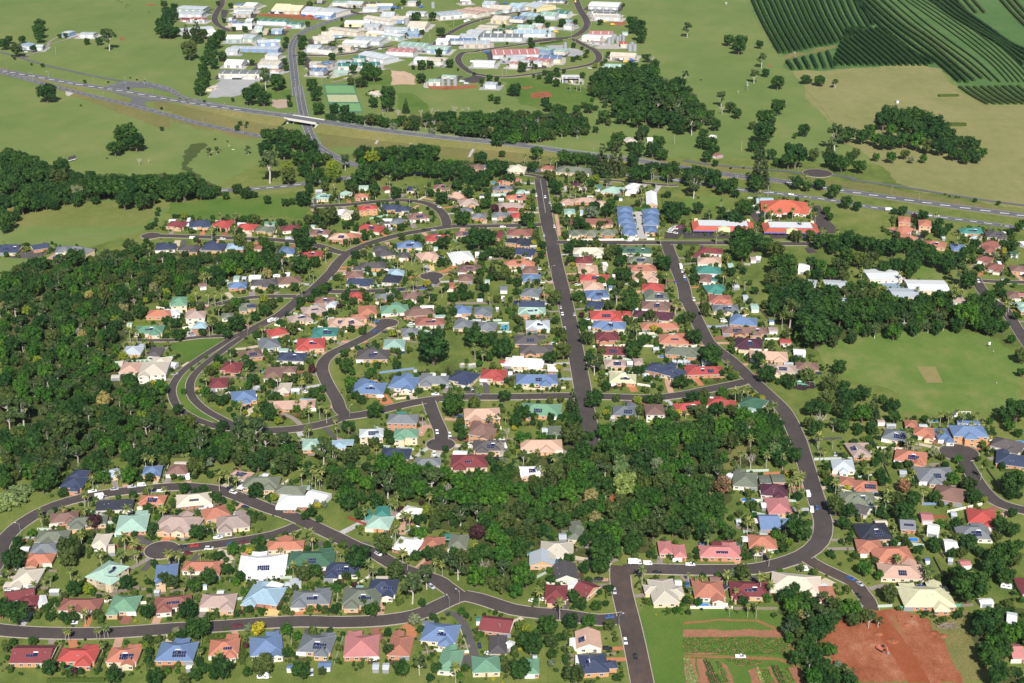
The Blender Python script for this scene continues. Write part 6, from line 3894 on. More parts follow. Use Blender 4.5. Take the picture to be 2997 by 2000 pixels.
ORCHARD = '''5 5 349.1 1953.4 357.6 2147.5 371.3 2358
5 5 356.7 1955.1 365.8 2148.4 380.2 2358
5 5 364.6 1957.6 374.4 2149.7 389.5 2358
5 5 372.6 1963.4 382.9 2152.8 398.5 2358
5 5 380.4 1970.2 391.2 2156.4 407.2 2358
5 5 388.4 1978.6 399.6 2160.9 416 2358
5 5 397 1987.1 408.6 2165.4 425.4 2358
5 5 405.4 1994 417.3 2169 434.5 2358
5 5 413.1 1999.2 425.4 2171.7 443 2358
5 5 420.7 2004.4 433.4 2174.5 451.3 2358
5 5 428.7 2011.4 441.6 2178.1 459.9 2358
5 5 436.8 2020.1 450 2182.7 468.4 2358
5 5 446.2 2030.8 459.5 2188.2 478 2358
5 5 456.5 2044.2 469.9 2195.1 488.3 2358
5 5 466.6 2057.8 479.9 2202.1 498.2 2358
5 5 477.8 2076.2 490.8 2211.4 508.6 2358
5 5 490.3 2099.6 502.5 2223.2 519.6 2358
5 5 502.9 2123.6 514.3 2235.1 530.6 2358
5 5 512.9 2143.1 523.5 2244.7 538.9 2358
5 5 409.3 1880 408.8 1890 408 1900.2
5 5 417.3 1880 416.3 1901.7 414.8 1923.9
5 5 425.4 1880 424 1913.5 421.7 1948.1
5 5 433.4 1880 431.7 1925.5 428.8 1973
5 5 441.5 1880 439.5 1937.5 436.1 1998.4
5 5 449.6 1880 447.4 1949.7 443.5 2024.4
5 5 457.6 1880 455.4 1962.1 451.1 2051
5 5 465.7 1880 463.5 1974.6 458.9 2078.3
5 5 473.7 1880 471.7 1987.2 466.9 2106.3
5 5 481.8 1880 480.1 1992.6 475.6 2118.3
5 5 489.9 1880 488.6 1992.6 484.5 2118.3
5 5 497.9 1880 497.1 1992.6 493.5 2118.3
5 5 506 1880 505.6 1992.6 502.5 2118.3
5 5 514 1880 514.1 1992.6 511.5 2118.3
5 5 522.1 1880 522.6 1992.6 520.5 2118.3
5.5 5 528.1 2346.8 521.6 2145.8 520.3 1992.2 530.1 1914.4 530.9 1889.7
5.5 5 537.8 2346.8 532.3 2166.5 535.1 1992.2 540.1 1897.9 538.5 1789.1
5.5 5 547.5 2346.8 543.8 2156.1 548.5 2001.2 549.9 1881.6 546.7 1785.5
4.5 4 557.8 2349.7 554.4 2158.7 560.3 2003.6 558.9 1875.9 557.8 1795
4 4 570.8 2349.7 566.9 2169.1 569.8 2040.4 571.3 1908.4 570.3 1806.2
2.6 2.6 583.6 2353.7 579.9 2172.8 580.9 2025.3 582.4 1903.4 578.7 1794.3
2.6 2.6 596.5 2353.7 591.9 2172.8 592.2 2025.3 593.6 1911.7 587 1788.5
1.8 2 607.8 2355.4 609.8 2195.6 610.2 2036 607 1896.6 597.5 1789.8
1.8 2 616.4 2355.4 618.9 2195.6 618.7 2036 614.1 1896.6 604.2 1789.8
1.8 2 625 2355.4 628 2195.6 627.2 2036 621.2 1896.6 610.9 1789.8
1.8 2 633.7 2355.4 637.1 2195.6 635.7 2036 628.2 1896.6 617.6 1789.8
1.8 2 642.3 2355.4 646.2 2195.6 644.2 2036 635.3 1896.6 624.3 1789.8
1.8 2 650.9 2355.4 655.3 2195.6 652.6 2036 642.4 1896.6 631 1789.8
5 4.5 646.8 2348.3 643.8 2232.4 646.9 2126.7 651.8 2011.5 645.5 1882.8
5 4.5 656.5 2348.3 653 2232.4 654.7 2126.7 657.4 2011.5 656.7 1907.3
5 4.5 666.2 2348.3 662.2 2232.4 662.6 2126.7 662.9 2011.5 668.2 1932.4
5 4.5 675.9 2348.3 671.5 2232.4 670.4 2126.7 668.5 2011.5 680 1958.1
4 4 686 2349.7 672.9 2233.7
4 4 698.9 2349.7 685.2 2233.7
4 4 711.8 2349.7 697.6 2233.7
4 4 754.9 2349.7 738.6 2233.7 725.8 2128
4 4 765.6 2349.7 748.9 2233.7 735.6 2128
4 4 776.4 2349.7 759.2 2233.7 745.5 2128
4.5 2.6 531.7 1763.8 534.8 1716.4 540.2 1679.6
4.5 2.6 540.5 1764.5 543.2 1716.4 548.5 1679.6
4.5 2.6 549.3 1765.3 551.6 1716.4 556.7 1679.6
4.5 2.6 558.1 1766 560 1716.4 564.9 1679.6
4.5 2.6 566.9 1766.7 568.4 1716.4 573.1 1679.6
4.5 2.6 575.8 1767.4 576.7 1716.4 581.3 1679.6
4.5 2.6 584.6 1768.1 585.1 1716.4 589.6 1679.6
4.5 2.6 593.4 1768.8 593.5 1716.4 597.8 1679.6
4.5 2.6 602.3 1769.6 601.9 1716.4 606 1679.6
5 5 349.8 1900.9 349.4 1854.6
5 5 361.9 1912 359.8 1856.7
5 5 374.1 1923.2 370.1 1858.9
5 5 386.5 1934.6 380.5 1861
5 5 399 1946 390.9 1863.1
5 5 411.7 1957.6 401.3 1865.2'''.split('\n')
ANCHORS = '''the cricket oval|279.9 934.5 26.7
the red dirt site|184.3 605.5 16.7
the vegetable plots|105.7 609.1 18.8
the tennis courts|-194 1711.9 15.1
the school|306.5 1093.3 23.7
the top-left paddocks|-521.7 1937 67.7
the lower left paddocks|-462.5 1565.5 55.8
the orchard-side paddock|298.1 1766.4 57
the tan paddock|444 1530.3 59.2
the playing shed lawn|194.3 1112.7 13.7
the timber yard|-303.3 1766.4 20.7
the slope behind the bridge|-89.7 1744.2 25.6
the narrow paddock at left|-379.9 1254.9 42'''.split('\n')


def nums(s): return [float(v) for v in s.split()]
def pairs(l): return [(l[i], l[i + 1]) for i in range(0, len(l) - 1, 2)]

# ------------------------------------------------------------------ materials
MATS = {}
def newmat(name):
    m = bpy.data.materials.new(name); m.use_nodes = True
    nt = m.node_tree; b = nt.nodes['Principled BSDF']
    return m, nt, b
def N(nt, t, **k):
    n = nt.nodes.new(t)
    for a, v in k.items(): setattr(n, a, v)
    return n
def ramp(nt, fac, stops):
    r = N(nt, 'ShaderNodeValToRGB'); e = r.color_ramp.elements
    while len(e) < len(stops): e.new(0.5)
    for i, (p, c) in enumerate(stops): e[i].position = p; e[i].color = (*c, 1)
    nt.links.new(fac, r.inputs[0]); return r.outputs[0]
def noise(nt, vec, scale, detail=3.0, rough=0.55):
    n = N(nt, 'ShaderNodeTexNoise'); n.inputs['Scale'].default_value = scale
    n.inputs['Detail'].default_value = detail; n.inputs['Roughness'].default_value = rough
    nt.links.new(vec, n.inputs['Vector']); return n.outputs[0]
def mix(nt, fac, a, b, mode='MIX'):
    m = N(nt, 'ShaderNodeMix', data_type='RGBA', blend_type=mode)
    for s, v in ((m.inputs[0], fac), (m.inputs[6], a), (m.inputs[7], b)):
        if isinstance(v, (int, float)): s.default_value = v
        elif isinstance(v, tuple): s.default_value = (*v, 1)
        else: nt.links.new(v, s)
    return m.outputs[2]
def math_n(nt, op, a, b=0.0):
    m = N(nt, 'ShaderNodeMath', operation=op)
    for s, v in ((m.inputs[0], a), (m.inputs[1], b)):
        if isinstance(v, (int, float)): s.default_value = v
        else: nt.links.new(v, s)
    return m.outputs[0]
def wpos(nt): return N(nt, 'ShaderNodeNewGeometry').outputs['Position']
def opos(nt): return N(nt, 'ShaderNodeTexCoord').outputs['Object']
def shade(c, f): return tuple(min(1, max(0, v * f)) for v in c)

def ground_mat(name, stops, s1=0.012, s2=0.09, s3=1.1, contrast=0.35, rough=0.95):
    """mottled ground: large drifts, patches a few metres wide and fine tufts"""
    if name in MATS: return MATS[name]
    m, nt, b = newmat(name); p = wpos(nt)
    mp = N(nt, 'ShaderNodeMapping'); mp.inputs['Scale'].default_value = (1.0, 0.7, 1.0); nt.links.new(p, mp.inputs[0]); p2 = mp.outputs[0]
    big, mid, fine = noise(nt, p2, s1, 4, 0.6), noise(nt, p2, s2, 4, 0.65), noise(nt, p, s3, 3, 0.7)
    f = math_n(nt, 'ADD', math_n(nt, 'MULTIPLY', big, 0.55), math_n(nt, 'MULTIPLY', mid, 0.45))
    col = ramp(nt, f, [(0.30 + 0.40 * i / (len(stops) - 1), c) for i, c in enumerate(stops)])
    g = ramp(nt, fine, [(0.25, (1 - contrast,) * 3), (0.75, (1 + contrast * 0.6,) * 3)])
    nt.links.new(mix(nt, 1.0, col, g, 'MULTIPLY'), b.inputs['Base Color'])
    b.inputs['Roughness'].default_value = rough; b.inputs['Specular IOR Level'].default_value = 0.1
    MATS[name] = m; return m

def plain(name, c, rough=0.7, var=0.15, scale=0.6, rand=0.0, metal=0.0, spec=0.3):
    """painted, cast or fired surface with weathering and a little difference from object to object"""
    if name in MATS: return MATS[name]
    m, nt, b = newmat(name); p = opos(nt)
    n1, n2 = noise(nt, p, scale, 5, 0.65), noise(nt, p, scale * 7, 2, 0.6)
    f = math_n(nt, 'ADD', math_n(nt, 'MULTIPLY', n1, 0.7), math_n(nt, 'MULTIPLY', n2, 0.3))
    col = ramp(nt, f, [(0.28, shade(c, 1 - var)), (0.5, c), (0.74, shade(c, 1 + var * 0.8))])
    if rand:
        r = N(nt, 'ShaderNodeObjectInfo').outputs['Random']
        col = mix(nt, 1.0, col, ramp(nt, r, [(0, (1 - rand,) * 3), (1, (1 + rand * 0.5,) * 3)]), 'MULTIPLY')
    nt.links.new(col, b.inputs['Base Color'])
    b.inputs['Roughness'].default_value = rough; b.inputs['Metallic'].default_value = metal
    b.inputs['Specular IOR Level'].default_value = spec
    MATS[name] = m; return m

def roof_mat(key):
    """roof cover: courses along the slope, weathering, small shift from house to house"""
    name = 'roof_' + key
    if name in MATS: return MATS[name]
    c = ROOF[key]; m, nt, b = newmat(name); p = opos(nt)
    sep = N(nt, 'ShaderNodeSeparateXYZ'); nt.links.new(p, sep.inputs[0])
    n1, n2 = noise(nt, p, 0.4, 6, 0.75), noise(nt, p, 2.2, 3, 0.7)
    w1 = math_n(nt, 'SINE', math_n(nt, 'MULTIPLY', sep.outputs[2], 34.0))
    w2 = math_n(nt, 'SINE', math_n(nt, 'MULTIPLY', sep.outputs[0], 8.3))
    lines = math_n(nt, 'ADD', math_n(nt, 'MULTIPLY', w1, 0.5), math_n(nt, 'MULTIPLY', w2, 0.5))
    f = math_n(nt, 'ADD', math_n(nt, 'MULTIPLY', n1, 0.65), math_n(nt, 'MULTIPLY', n2, 0.35))
    f = math_n(nt, 'ADD', f, math_n(nt, 'MULTIPLY', lines, 0.035))
    v = 0.16 if key in 'wly' else 0.30
    g = sum(c) / 3
    dull = tuple(0.66 * x * (1 - v) + 0.30 * g for x in c)
    col = ramp(nt, f, [(0.26, dull), (0.5, c), (0.75, shade(c, 1 + v * 0.7))])
    r = N(nt, 'ShaderNodeObjectInfo').outputs['Random']
    col = mix(nt, 1.0, col, ramp(nt, r, [(0, (0.82, 0.84, 0.86)), (0.5, (1, 1, 1)), (1, (1.1, 1.06, 1.03))]), 'MULTIPLY')
    nt.links.new(col, b.inputs['Base Color'])
    b.inputs['Roughness'].default_value = 0.5 if key in 'BbkcwlGvet' else 0.75
    b.inputs['Specular IOR Level'].default_value = 0.35
    MATS[name] = m; return m

def leaf_mat(name, lo, hi, tip=None):
    if name in MATS: return MATS[name]
    m, nt, b = newmat(name)
    at = N(nt, 'ShaderNodeAttribute'); at.attribute_name = 'tone'
    r = N(nt, 'ShaderNodeObjectInfo').outputs['Random']
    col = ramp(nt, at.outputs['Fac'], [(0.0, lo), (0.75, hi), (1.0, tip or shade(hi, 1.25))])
    tint = ramp(nt, r, [(0, (0.66, 0.80, 0.82)), (0.35, (0.90, 0.97, 0.92)), (0.7, (1.06, 1.07, 0.95)), (1, (1.22, 1.2, 0.9))])
    col = mix(nt, 1.0, col, tint, 'MULTIPLY')
    nt.links.new(col, b.inputs['Base Color'])
    b.inputs['Roughness'].default_value = 0.7; b.inputs['Specular IOR Level'].default_value = 0.08
    MATS[name] = m; return m

ROOF = dict(R=(.38,.065,.055), Z=(.44,.105,.062), r=(.165,.038,.042), q=(.25,.098,.075), O=(.39,.155,.10), o=(.48,.31,.235), P=(.42,.165,.16), B=(.12,.185,.32),
    b=(.042,.055,.10), k=(.03,.033,.048), c=(.30,.42,.50), d=(.088,.078,.08), g=(.155,.168,.185), l=(.43,.47,.50), w=(.70,.70,.69),
    y=(.52,.46,.37), Y=(.55,.52,.33), m=(.35,.265,.23), n=(.185,.108,.088), u=(.075,.025,.042), s=(.145,.162,.12), G=(.05,.12,.075),
    v=(.13,.26,.17), e=(.29,.43,.36), t=(.05,.20,.165))
RNAME = dict(Z='orange-red', R='bright-red', r='maroon', q='brick-brown', O='terracotta', o='pale-salmon', P='pink', B='blue', b='navy', k='charcoal-black', c='pale-blue',
    d='dark-brown-grey', g='grey', l='light-grey', w='white', y='cream', Y='pale-yellow', m='mushroom', n='brown', u='plum', s='sage-grey', G='dark-green', v='green', e='mint-green', t='teal')
PAINT = dict(w=(.78,.78,.77), k=(.018,.018,.02), b=(.02,.03,.07), B=(.05,.12,.38), l=(.45,.47,.5), g=(.16,.17,.18), R=(.5,.03,.025), r=(.16,.015,.02),
    d=(.06,.06,.065), n=(.3,.18,.1), Y=(.65,.42,.04), y=(.6,.52,.35), e=(.4,.55,.45), P=(.5,.1,.2), t=(.05,.3,.25), c=(.4,.55,.7))
PNAME = dict(w='white', k='black', b='dark blue', B='blue', l='silver', g='grey', R='red', r='dark red', d='charcoal', n='tan', Y='yellow', y='cream', e='mint', P='pink', t='teal', c='pale blue')

M_GRASS = ground_mat('suburb_grass', [(.09,.08,.036), (.09,.13,.028), (.135,.172,.04), (.185,.20,.058), (.24,.205,.08)], s2=.085)
M_TAN = ground_mat('tan_pasture', [(.165,.185,.06), (.225,.22,.085), (.28,.25,.11)], contrast=.35)
M_TAN2 = ground_mat('rough_pasture', [(.12,.155,.035), (.175,.195,.055), (.225,.215,.075)], s2=.14, contrast=.45)
M_PAST = ground_mat('pasture', [(.105,.165,.042), (.145,.195,.055), (.205,.215,.075)], s1=.006, s2=.03, contrast=.22)
M_ORCH = ground_mat('orchard_grass', [(.055,.12,.035), (.08,.155,.045), (.115,.18,.06)], s1=.01, s2=.05)
M_VIV = ground_mat('lush_grass', [(.06,.125,.02), (.095,.16,.03), (.15,.18,.045)], s2=.05)
M_OVAL = ground_mat('oval_turf', [(.075,.15,.026), (.125,.185,.042), (.22,.215,.075)], s1=.022, s2=.08, contrast=.2)
M_DRY = ground_mat('dry_verge', [(.125,.14,.04), (.18,.17,.058), (.25,.205,.085)], s2=.16, contrast=.45)
M_FLOOR = ground_mat('forest_floor', [(.045,.06,.018), (.07,.085,.026), (.10,.095,.04)])
M_DIRT = ground_mat('red_soil', [(.17,.055,.027), (.27,.088,.042), (.34,.125,.065), (.42,.22,.14)], s1=.06, s2=.22, contrast=.4)
M_DIRT3 = ground_mat('graded_red_soil', [(.22,.055,.022), (.265,.075,.032), (.30,.10,.05)], s1=.04, s2=.25, contrast=.18)
M_TILL = ground_mat('tilled_soil', [(.24,.105,.06), (.31,.145,.085), (.36,.19,.12)], s2=.4)
M_TRACK = ground_mat('dirt_track', [(.17,.14,.04), (.27,.14,.06), (.31,.15,.07)], s2=.4)
M_GRAV = ground_mat('gravel', [(.26,.26,.26), (.36,.36,.36), (.44,.44,.43)], s2=.2)
M_BARE = ground_mat('bare_earth', [(.40,.27,.17), (.50,.36,.25), (.56,.43,.31)], s2=.1)
M_CONC = ground_mat('concrete', [(.33,.30,.27), (.42,.39,.35), (.48,.45,.41)], s2=.3, contrast=.15)
M_ASPH = ground_mat('asphalt', [(.058,.050,.048), (.074,.063,.060), (.098,.082,.076)], s1=.03, s2=.16, s3=2.0, contrast=.2, rough=.85)
M_ASPHR = ground_mat('asphalt_soil_stained', [(.062,.050,.046), (.085,.064,.056), (.12,.08,.064)], s1=.05, s2=.2, s3=2.0, contrast=.16, rough=.85)
M_ASPHH = ground_mat('highway_asphalt', [(.105,.105,.115), (.125,.125,.135), (.15,.148,.155)], s1=.02, s2=.15, contrast=.12, rough=.85)
M_KERB = ground_mat('kerb_concrete', [(.30,.25,.21), (.40,.34,.29), (.46,.41,.36)], s2=.4, contrast=.2)
M_WHITE = plain('road_paint', (.72,.72,.70), .7, .2, 1.5)
AREA_M = dict(dirt=M_TILL, dirt2=M_DIRT, dirt3=M_DIRT3, dirt4=M_DIRT, track=M_TRACK, drygrass=M_DRY, path=M_DIRT, median=M_VIV, paved=ground_mat('paving', [(.42,.24,.15), (.5,.30,.2), (.56,.38,.27)], s2=.5),
    paved2=M_ASPH, play=ground_mat('rubber_mulch', [(.03,.02,.025), (.045,.03,.035), (.06,.045,.05)]), pitch=ground_mat('cricket_table', [(.20,.18,.07), (.25,.21,.09), (.16,.18,.05)], s2=.3, contrast=.2),
    green2=M_VIV, gravel=M_GRAV, concrete=M_CONC, concrete2=M_CONC, courtpad=ground_mat('old_slab', [(.35,.25,.18), (.42,.31,.24), (.45,.36,.29)]),
    wet=ground_mat('boggy_grass', [(.045,.07,.02), (.065,.09,.025), (.09,.10,.03)]), court2=plain('court_green', (.15,.30,.12), .8, .12, .2), court3=plain('court_worn', (.38,.40,.22), .8, .15, .2),
    courtp=plain('court_surround', (.07,.16,.10), .85, .15, .2), bare=M_BARE, bare2=M_DIRT, red=M_DIRT, yard=M_DIRT, court=plain('playground_blue', (.22,.29,.36), .8, .1, .3),
    lawn3=M_OVAL, hwy=M_ASPHH, pathc=M_CONC, crop=None, cropd=None, cropy=None)

M_GLASS = plain('window_glass', (.03,.04,.05), .12, .2, .3, spec=.6)
M_FRAME = plain('white_frame', (.7,.7,.68), .5, .08)
M_SOLAR = plain('solar_cells', (.012,.018,.06), .18, .2, 1.0, spec=.6)
M_TRIM = plain('gutter_trim', (.62,.60,.56), .5, .1)
M_TYRE = plain('rubber', (.02,.02,.02), .8, .1)
M_STEEL = plain('galvanised_steel', (.42,.44,.46), .45, .15, .8, metal=.5)
M_WOOD = plain('weathered_timber', (.20,.16,.125), .85, .3, 1.5)
M_BARK = plain('bark', (.14,.105,.075), .9, .3, 2.0)
M_BARKP = plain('pale_bark', (.46,.41,.35), .8, .25, 1.5)
BRICKS = [plain('brick_%d' % i, c, .85, .16, .8, .12) for i, c in enumerate([(.50,.26,.13), (.47,.22,.12), (.55,.35,.2), (.62,.50,.34), (.66,.61,.52), (.36,.16,.10), (.72,.70,.66)])]

# ------------------------------------------------------------------ mesh helpers
class MB:
    def __init__(s): s.v, s.f, s.m, s.tone = [], [], [], None
    def face(s, pts, mi=0, tone=None):
        i = len(s.v); s.v += [tuple(p) for p in pts]; s.f.append(tuple(range(i, i + len(pts)))); s.m.append(mi)
        if tone is not None:
            if s.tone is None: s.tone = []
            s.tone.append(tone)
    def box(s, x0, y0, z0, x1, y1, z1, mi=0, bottom=False):
        a = [(x0,y0,z0),(x1,y0,z0),(x1,y1,z0),(x0,y1,z0)]; b = [(p[0],p[1],z1) for p in a]
        s.prism(a, b, mi, bottom)
    def prism(s, a, b, mi=0, bottom=False, top=True):
        n = len(a); i = len(s.v); s.v += [tuple(p) for p in a] + [tuple(p) for p in b]
        for k in range(n): s.f.append((i+k, i+(k+1)%n, i+n+(k+1)%n, i+n+k)); s.m.append(mi)
        if top: s.f.append(tuple(range(i+n, i+2*n))); s.m.append(mi)
        if bottom: s.f.append(tuple(reversed(range(i, i+n)))); s.m.append(mi)
    def beam(s, p, q, r, mi=0, n=4, r2=None):
        p, q = Vector(p), Vector(q); d = q - p
        if d.length < 1e-6: return
        d.normalize(); u = d.orthogonal().normalized(); w = d.cross(u); r2 = r if r2 is None else r2
        a = [p + (u*cos(2*pi*k/n+.4) + w*sin(2*pi*k/n+.4))*r for k in range(n)]
        b = [q + (u*cos(2*pi*k/n+.4) + w*sin(2*pi*k/n+.4))*r2 for k in range(n)]
        s.prism(a, b, mi, True)
    def tube(s, pts, rad, n=6, mi=0):
        rings = []
        for i, p in enumerate(pts):
            p = Vector(p); d = Vector(pts[min(i+1, len(pts)-1)]) - Vector(pts[max(i-1, 0)]); d.normalize()
            u = d.cross(Vector((0.31, 0.95, 0.05))).normalized(); w = d.cross(u); j = len(s.v)
            s.v += [tuple(p + (u*cos(2*pi*k/n) + w*sin(2*pi*k/n))*rad[i]) for k in range(n)]; rings.append(j)
        for a, b in zip(rings, rings[1:]):
            for k in range(n): s.f.append((a+k, a+(k+1)%n, b+(k+1)%n, b+k)); s.m.append(mi)
        s.f.append(tuple(range(rings[-1], rings[-1]+n))); s.m.append(mi)
    def mesh(s, name, mats, smooth=False):
        me = bpy.data.meshes.new(name); me.from_pydata(s.v, [], s.f)
        for m in mats: me.materials.append(m)
        if len(mats) > 1: me.polygons.foreach_set('material_index', s.m)
        if s.tone is not None and len(s.tone) == len(s.f):
            at = me.attributes.new('tone', 'FLOAT', 'FACE'); at.data.foreach_set('value', s.tone)
        if smooth: me.polygons.foreach_set('use_smooth', [True]*len(s.f))
        me.update(); return me
def link(name, me, parent=None, loc=None, rz=0.0, sc=None):
    o = bpy.data.objects.new(name, me); C.objects.link(o)
    if parent: o.parent = parent
    if loc is not None: o.location = loc
    if rz: o.rotation_euler = (0, 0, rz)
    if sc is not None: o.scale = sc
    return o
def empty(name, loc, rz=0.0):
    o = bpy.data.objects.new(name, None); C.objects.link(o); o.location = loc; o.rotation_euler = (0, 0, rz); o.empty_display_size = 0.5
    return o
def flat(name, poly, z, m, parent=None, jag=0.0, seed=0):
    pts = []
    rr = random.Random(seed)
    for (x0, y0), (x1, y1) in zip(poly, poly[1:] + poly[:1]):
        def frac(a, b, d):
            L = hypot(b[0]-a[0], b[1]-a[1])
            if not jag or L < 2.2 or d > 7: return [a]
            k = min(jag*2.2, L*.16*min(1, jag)); m = ((a[0]+b[0])/2+rr.uniform(-k, k), (a[1]+b[1])/2+rr.uniform(-k, k)*1.5)
            return frac(a, m, d+1)+frac(m, b, d+1)
        pts += [(p[0], p[1], z) for p in frac((x0, y0), (x1, y1), 0)]
    v3 = [Vector((p[0], p[1], 0)) for p in pts]
    tris = tessellate_polygon([v3])
    me = bpy.data.meshes.new(name)
    area = sum(a[0]*b[1]-b[0]*a[1] for a, b in zip(pts, pts[1:]+pts[:1]))
    def up(t):
        a, b, c = (v3[i] for i in t); return t if (b-a).cross(c-a).z > 0 else (t[0], t[2], t[1])
    me.from_pydata(pts, [], [up(t) for t in tris]); me.materials.append(m)
    return link(name, me, parent)
def struct(o, label=None):
    o['kind'] = 'structure'
    if label: o['label'] = label
    return o
def stuff(o, label, cat):
    o['kind'] = 'stuff'; o['label'] = label; o['category'] = cat; return o
def project(x, y, z=0.0):
    cp, sp = cos(CAM_P), sin(CAM_P); dz = z - CAM_H
    d = y*cp - dz*sp; v = -y*sp - dz*cp
    return 1498.5 + 4400*x/d, 1000 + 4400*v/d
def smooth_line(p, step=6.0, dims=2):
    out = []
    for i in range(len(p)-1):
        p0, p1, p2, p3 = p[max(0, i-1)], p[i], p[i+1], p[min(len(p)-1, i+2)]
        n = max(2, int(hypot(p2[0]-p1[0], p2[1]-p1[1]) / step))
        for k in range(n):
            t = k/n
            out.append(tuple(0.5*(2*p1[d]+(p2[d]-p0[d])*t+(2*p0[d]-5*p1[d]+4*p2[d]-p3[d])*t*t+(3*p1[d]-p0[d]-3*p2[d]+p3[d])*t**3) for d in range(dims)))
    out.append(tuple(p[-1])); return out
def normals(p):
    r = []
    for i in range(len(p)):
        a, b = p[max(0, i-1)], p[min(len(p)-1, i+1)]; d = hypot(b[0]-a[0], b[1]-a[1]) or 1
        r.append((-(b[1]-a[1])/d, (b[0]-a[0])/d))
    return r
def pip(x, y, poly):
    r = False; j = len(poly)-1
    for i in range(len(poly)):
        xi, yi = poly[i]; xj, yj = poly[j]
        if (yi > y) != (yj > y) and x < (xj-xi)*(y-yi)/(yj-yi)+xi: r = not r
        j = i
    return r
LABELS = []      # (object, look, noun, x, y, category, group): labels are worded once everything stands
def later(o, look, noun, x, y, cat, group=None): LABELS.append((o, look, noun, x, y, cat, group))
rng = random.Random(7)

# ------------------------------------------------------------------ ground, zones and patches
G = MB()
gs = [-5000, -2500, -1200, -600, 0, 600, 1200, 2500, 5000]
gy = [-1500, 200, 600, 1000, 1500, 2000, 2600, 4000, 9000]
for a, b in zip(gs, gs[1:]):
    for c, d in zip(gy, gy[1:]): G.face([(a,c,0),(b,c,0),(b,d,0),(a,d,0)])
struct(link('ground', G.mesh('ground', [M_PAST])), 'green farmland and suburban grass under everything')
sub = [(-330,560),(330,560),(420,760),(560,1180),(560,1400),(150,1460),(-120,1480),(-240,1460),(-300,1330),(-310,1240),(-420,1060),(-330,760)]
struct(flat('lawn', sub, .006, M_GRASS, jag=3.0), 'mown lawns of the suburb')
ZM = dict(tan=M_TAN, orch=M_ORCH, tan2=M_TAN2, viv=M_VIV, dry=M_DRY, oval=M_OVAL)
ZN = dict(tan='field', orch='orchard_field', tan2='field', viv='lawn', dry='verge', oval='sports_field')
for i, s in enumerate(ZONES):
    k, r = s.split(' ', 1)
    struct(flat(ZN[k], pairs(nums(r)), .012 + .004*i, ZM[k], jag=2.2 if k != 'oval' else .8, seed=i), {'tan': 'tan grass paddock right of the orchard', 'oval': 'mottled turf of the sports oval'}.get(k))
FPOLY = []
for i, s in enumerate(FORESTS):
    n, sp_, r = s.split('|'); poly = pairs(nums(r)); FPOLY.append((n, float(sp_), poly))
    struct(flat('forest_floor', poly, .064 + .004*i, M_FLOOR, jag=2.5, seed=40+i), 'dark litter under the ' + n)
CROPS = []
na = 0
for s in AREAS:
    k, r = s.split(' ', 1); poly = pairs(nums(r))
    if k.startswith('crop'): CROPS.append((k, poly)); continue
    nm = {'dirt':'soil','dirt2':'dirt_site','dirt3':'graded_dirt_road','dirt4':'soil','track':'dirt_track','drygrass':'verge','median':'median_strip','play':'playground_surface','pitch':'cricket_pitch',
          'court2':'tennis_court','court3':'tennis_court','courtp':'court_surround','court':'school_court'}.get(k, 'ground_patch')
    hard = k.startswith(('pa', 'co', 'pi'))
    struct(flat(nm, poly, .092 + .0042*(na % 11) + (.015 if k == 'dirt3' else 0) + (.05 if k in ('court2','court3') else 0), AREA_M[k], jag=.12 if hard else (.2 if k in ('track', 'dirt3') else (.35 if k.startswith('dirt') else .9)), seed=100+na)); na += 1

# ------------------------------------------------------------------ roads with kerbs and markings
RD = []
for s in ROADS:
    n, ph, w, k, r = s.split('|'); RD.append((n, ph, float(w), k, smooth_line(pairs(nums(r)))))
RGRID = {}
for i, (n, ph, w, k, pl) in enumerate(RD):
    for j, p in enumerate(pl): RGRID.setdefault((int(p[0]//30), int(p[1]//30)), []).append((p[0], p[1], i, j))
HWL = smooth_line([tuple(nums(s)) for s in HIGHWAY], 8.0, 3)
def near_road(x, y, skip=-1, reach=1):
    best = (1e9, -1, 0); gx, gy_ = int(x//30), int(y//30)
    for a in range(-reach, reach+1):
        for b in range(-reach, reach+1):
            for (px_, py_, i, j) in RGRID.get((gx+a, gy_+b), ()):
                if i != skip:
                    d = hypot(px_-x, py_-y) - RD[i][2]/2
                    if d < best[0]: best = (d, i, j)
    return best
BULB = []
for s in BULBS:
    a = s.split(); BULB.append((a[0], float(a[1]), float(a[2]), float(a[3])))
def on_bulb(x, y, m=0.0): return any(hypot(x-b[1], y-b[2]) < b[3]+m for b in BULB)
def on_hwy(x, y, m=0.0): return any(hypot(p[0]-x, p[1]-y) < 6.5+m for p in HWL[::1])
ROADOBJ = {}
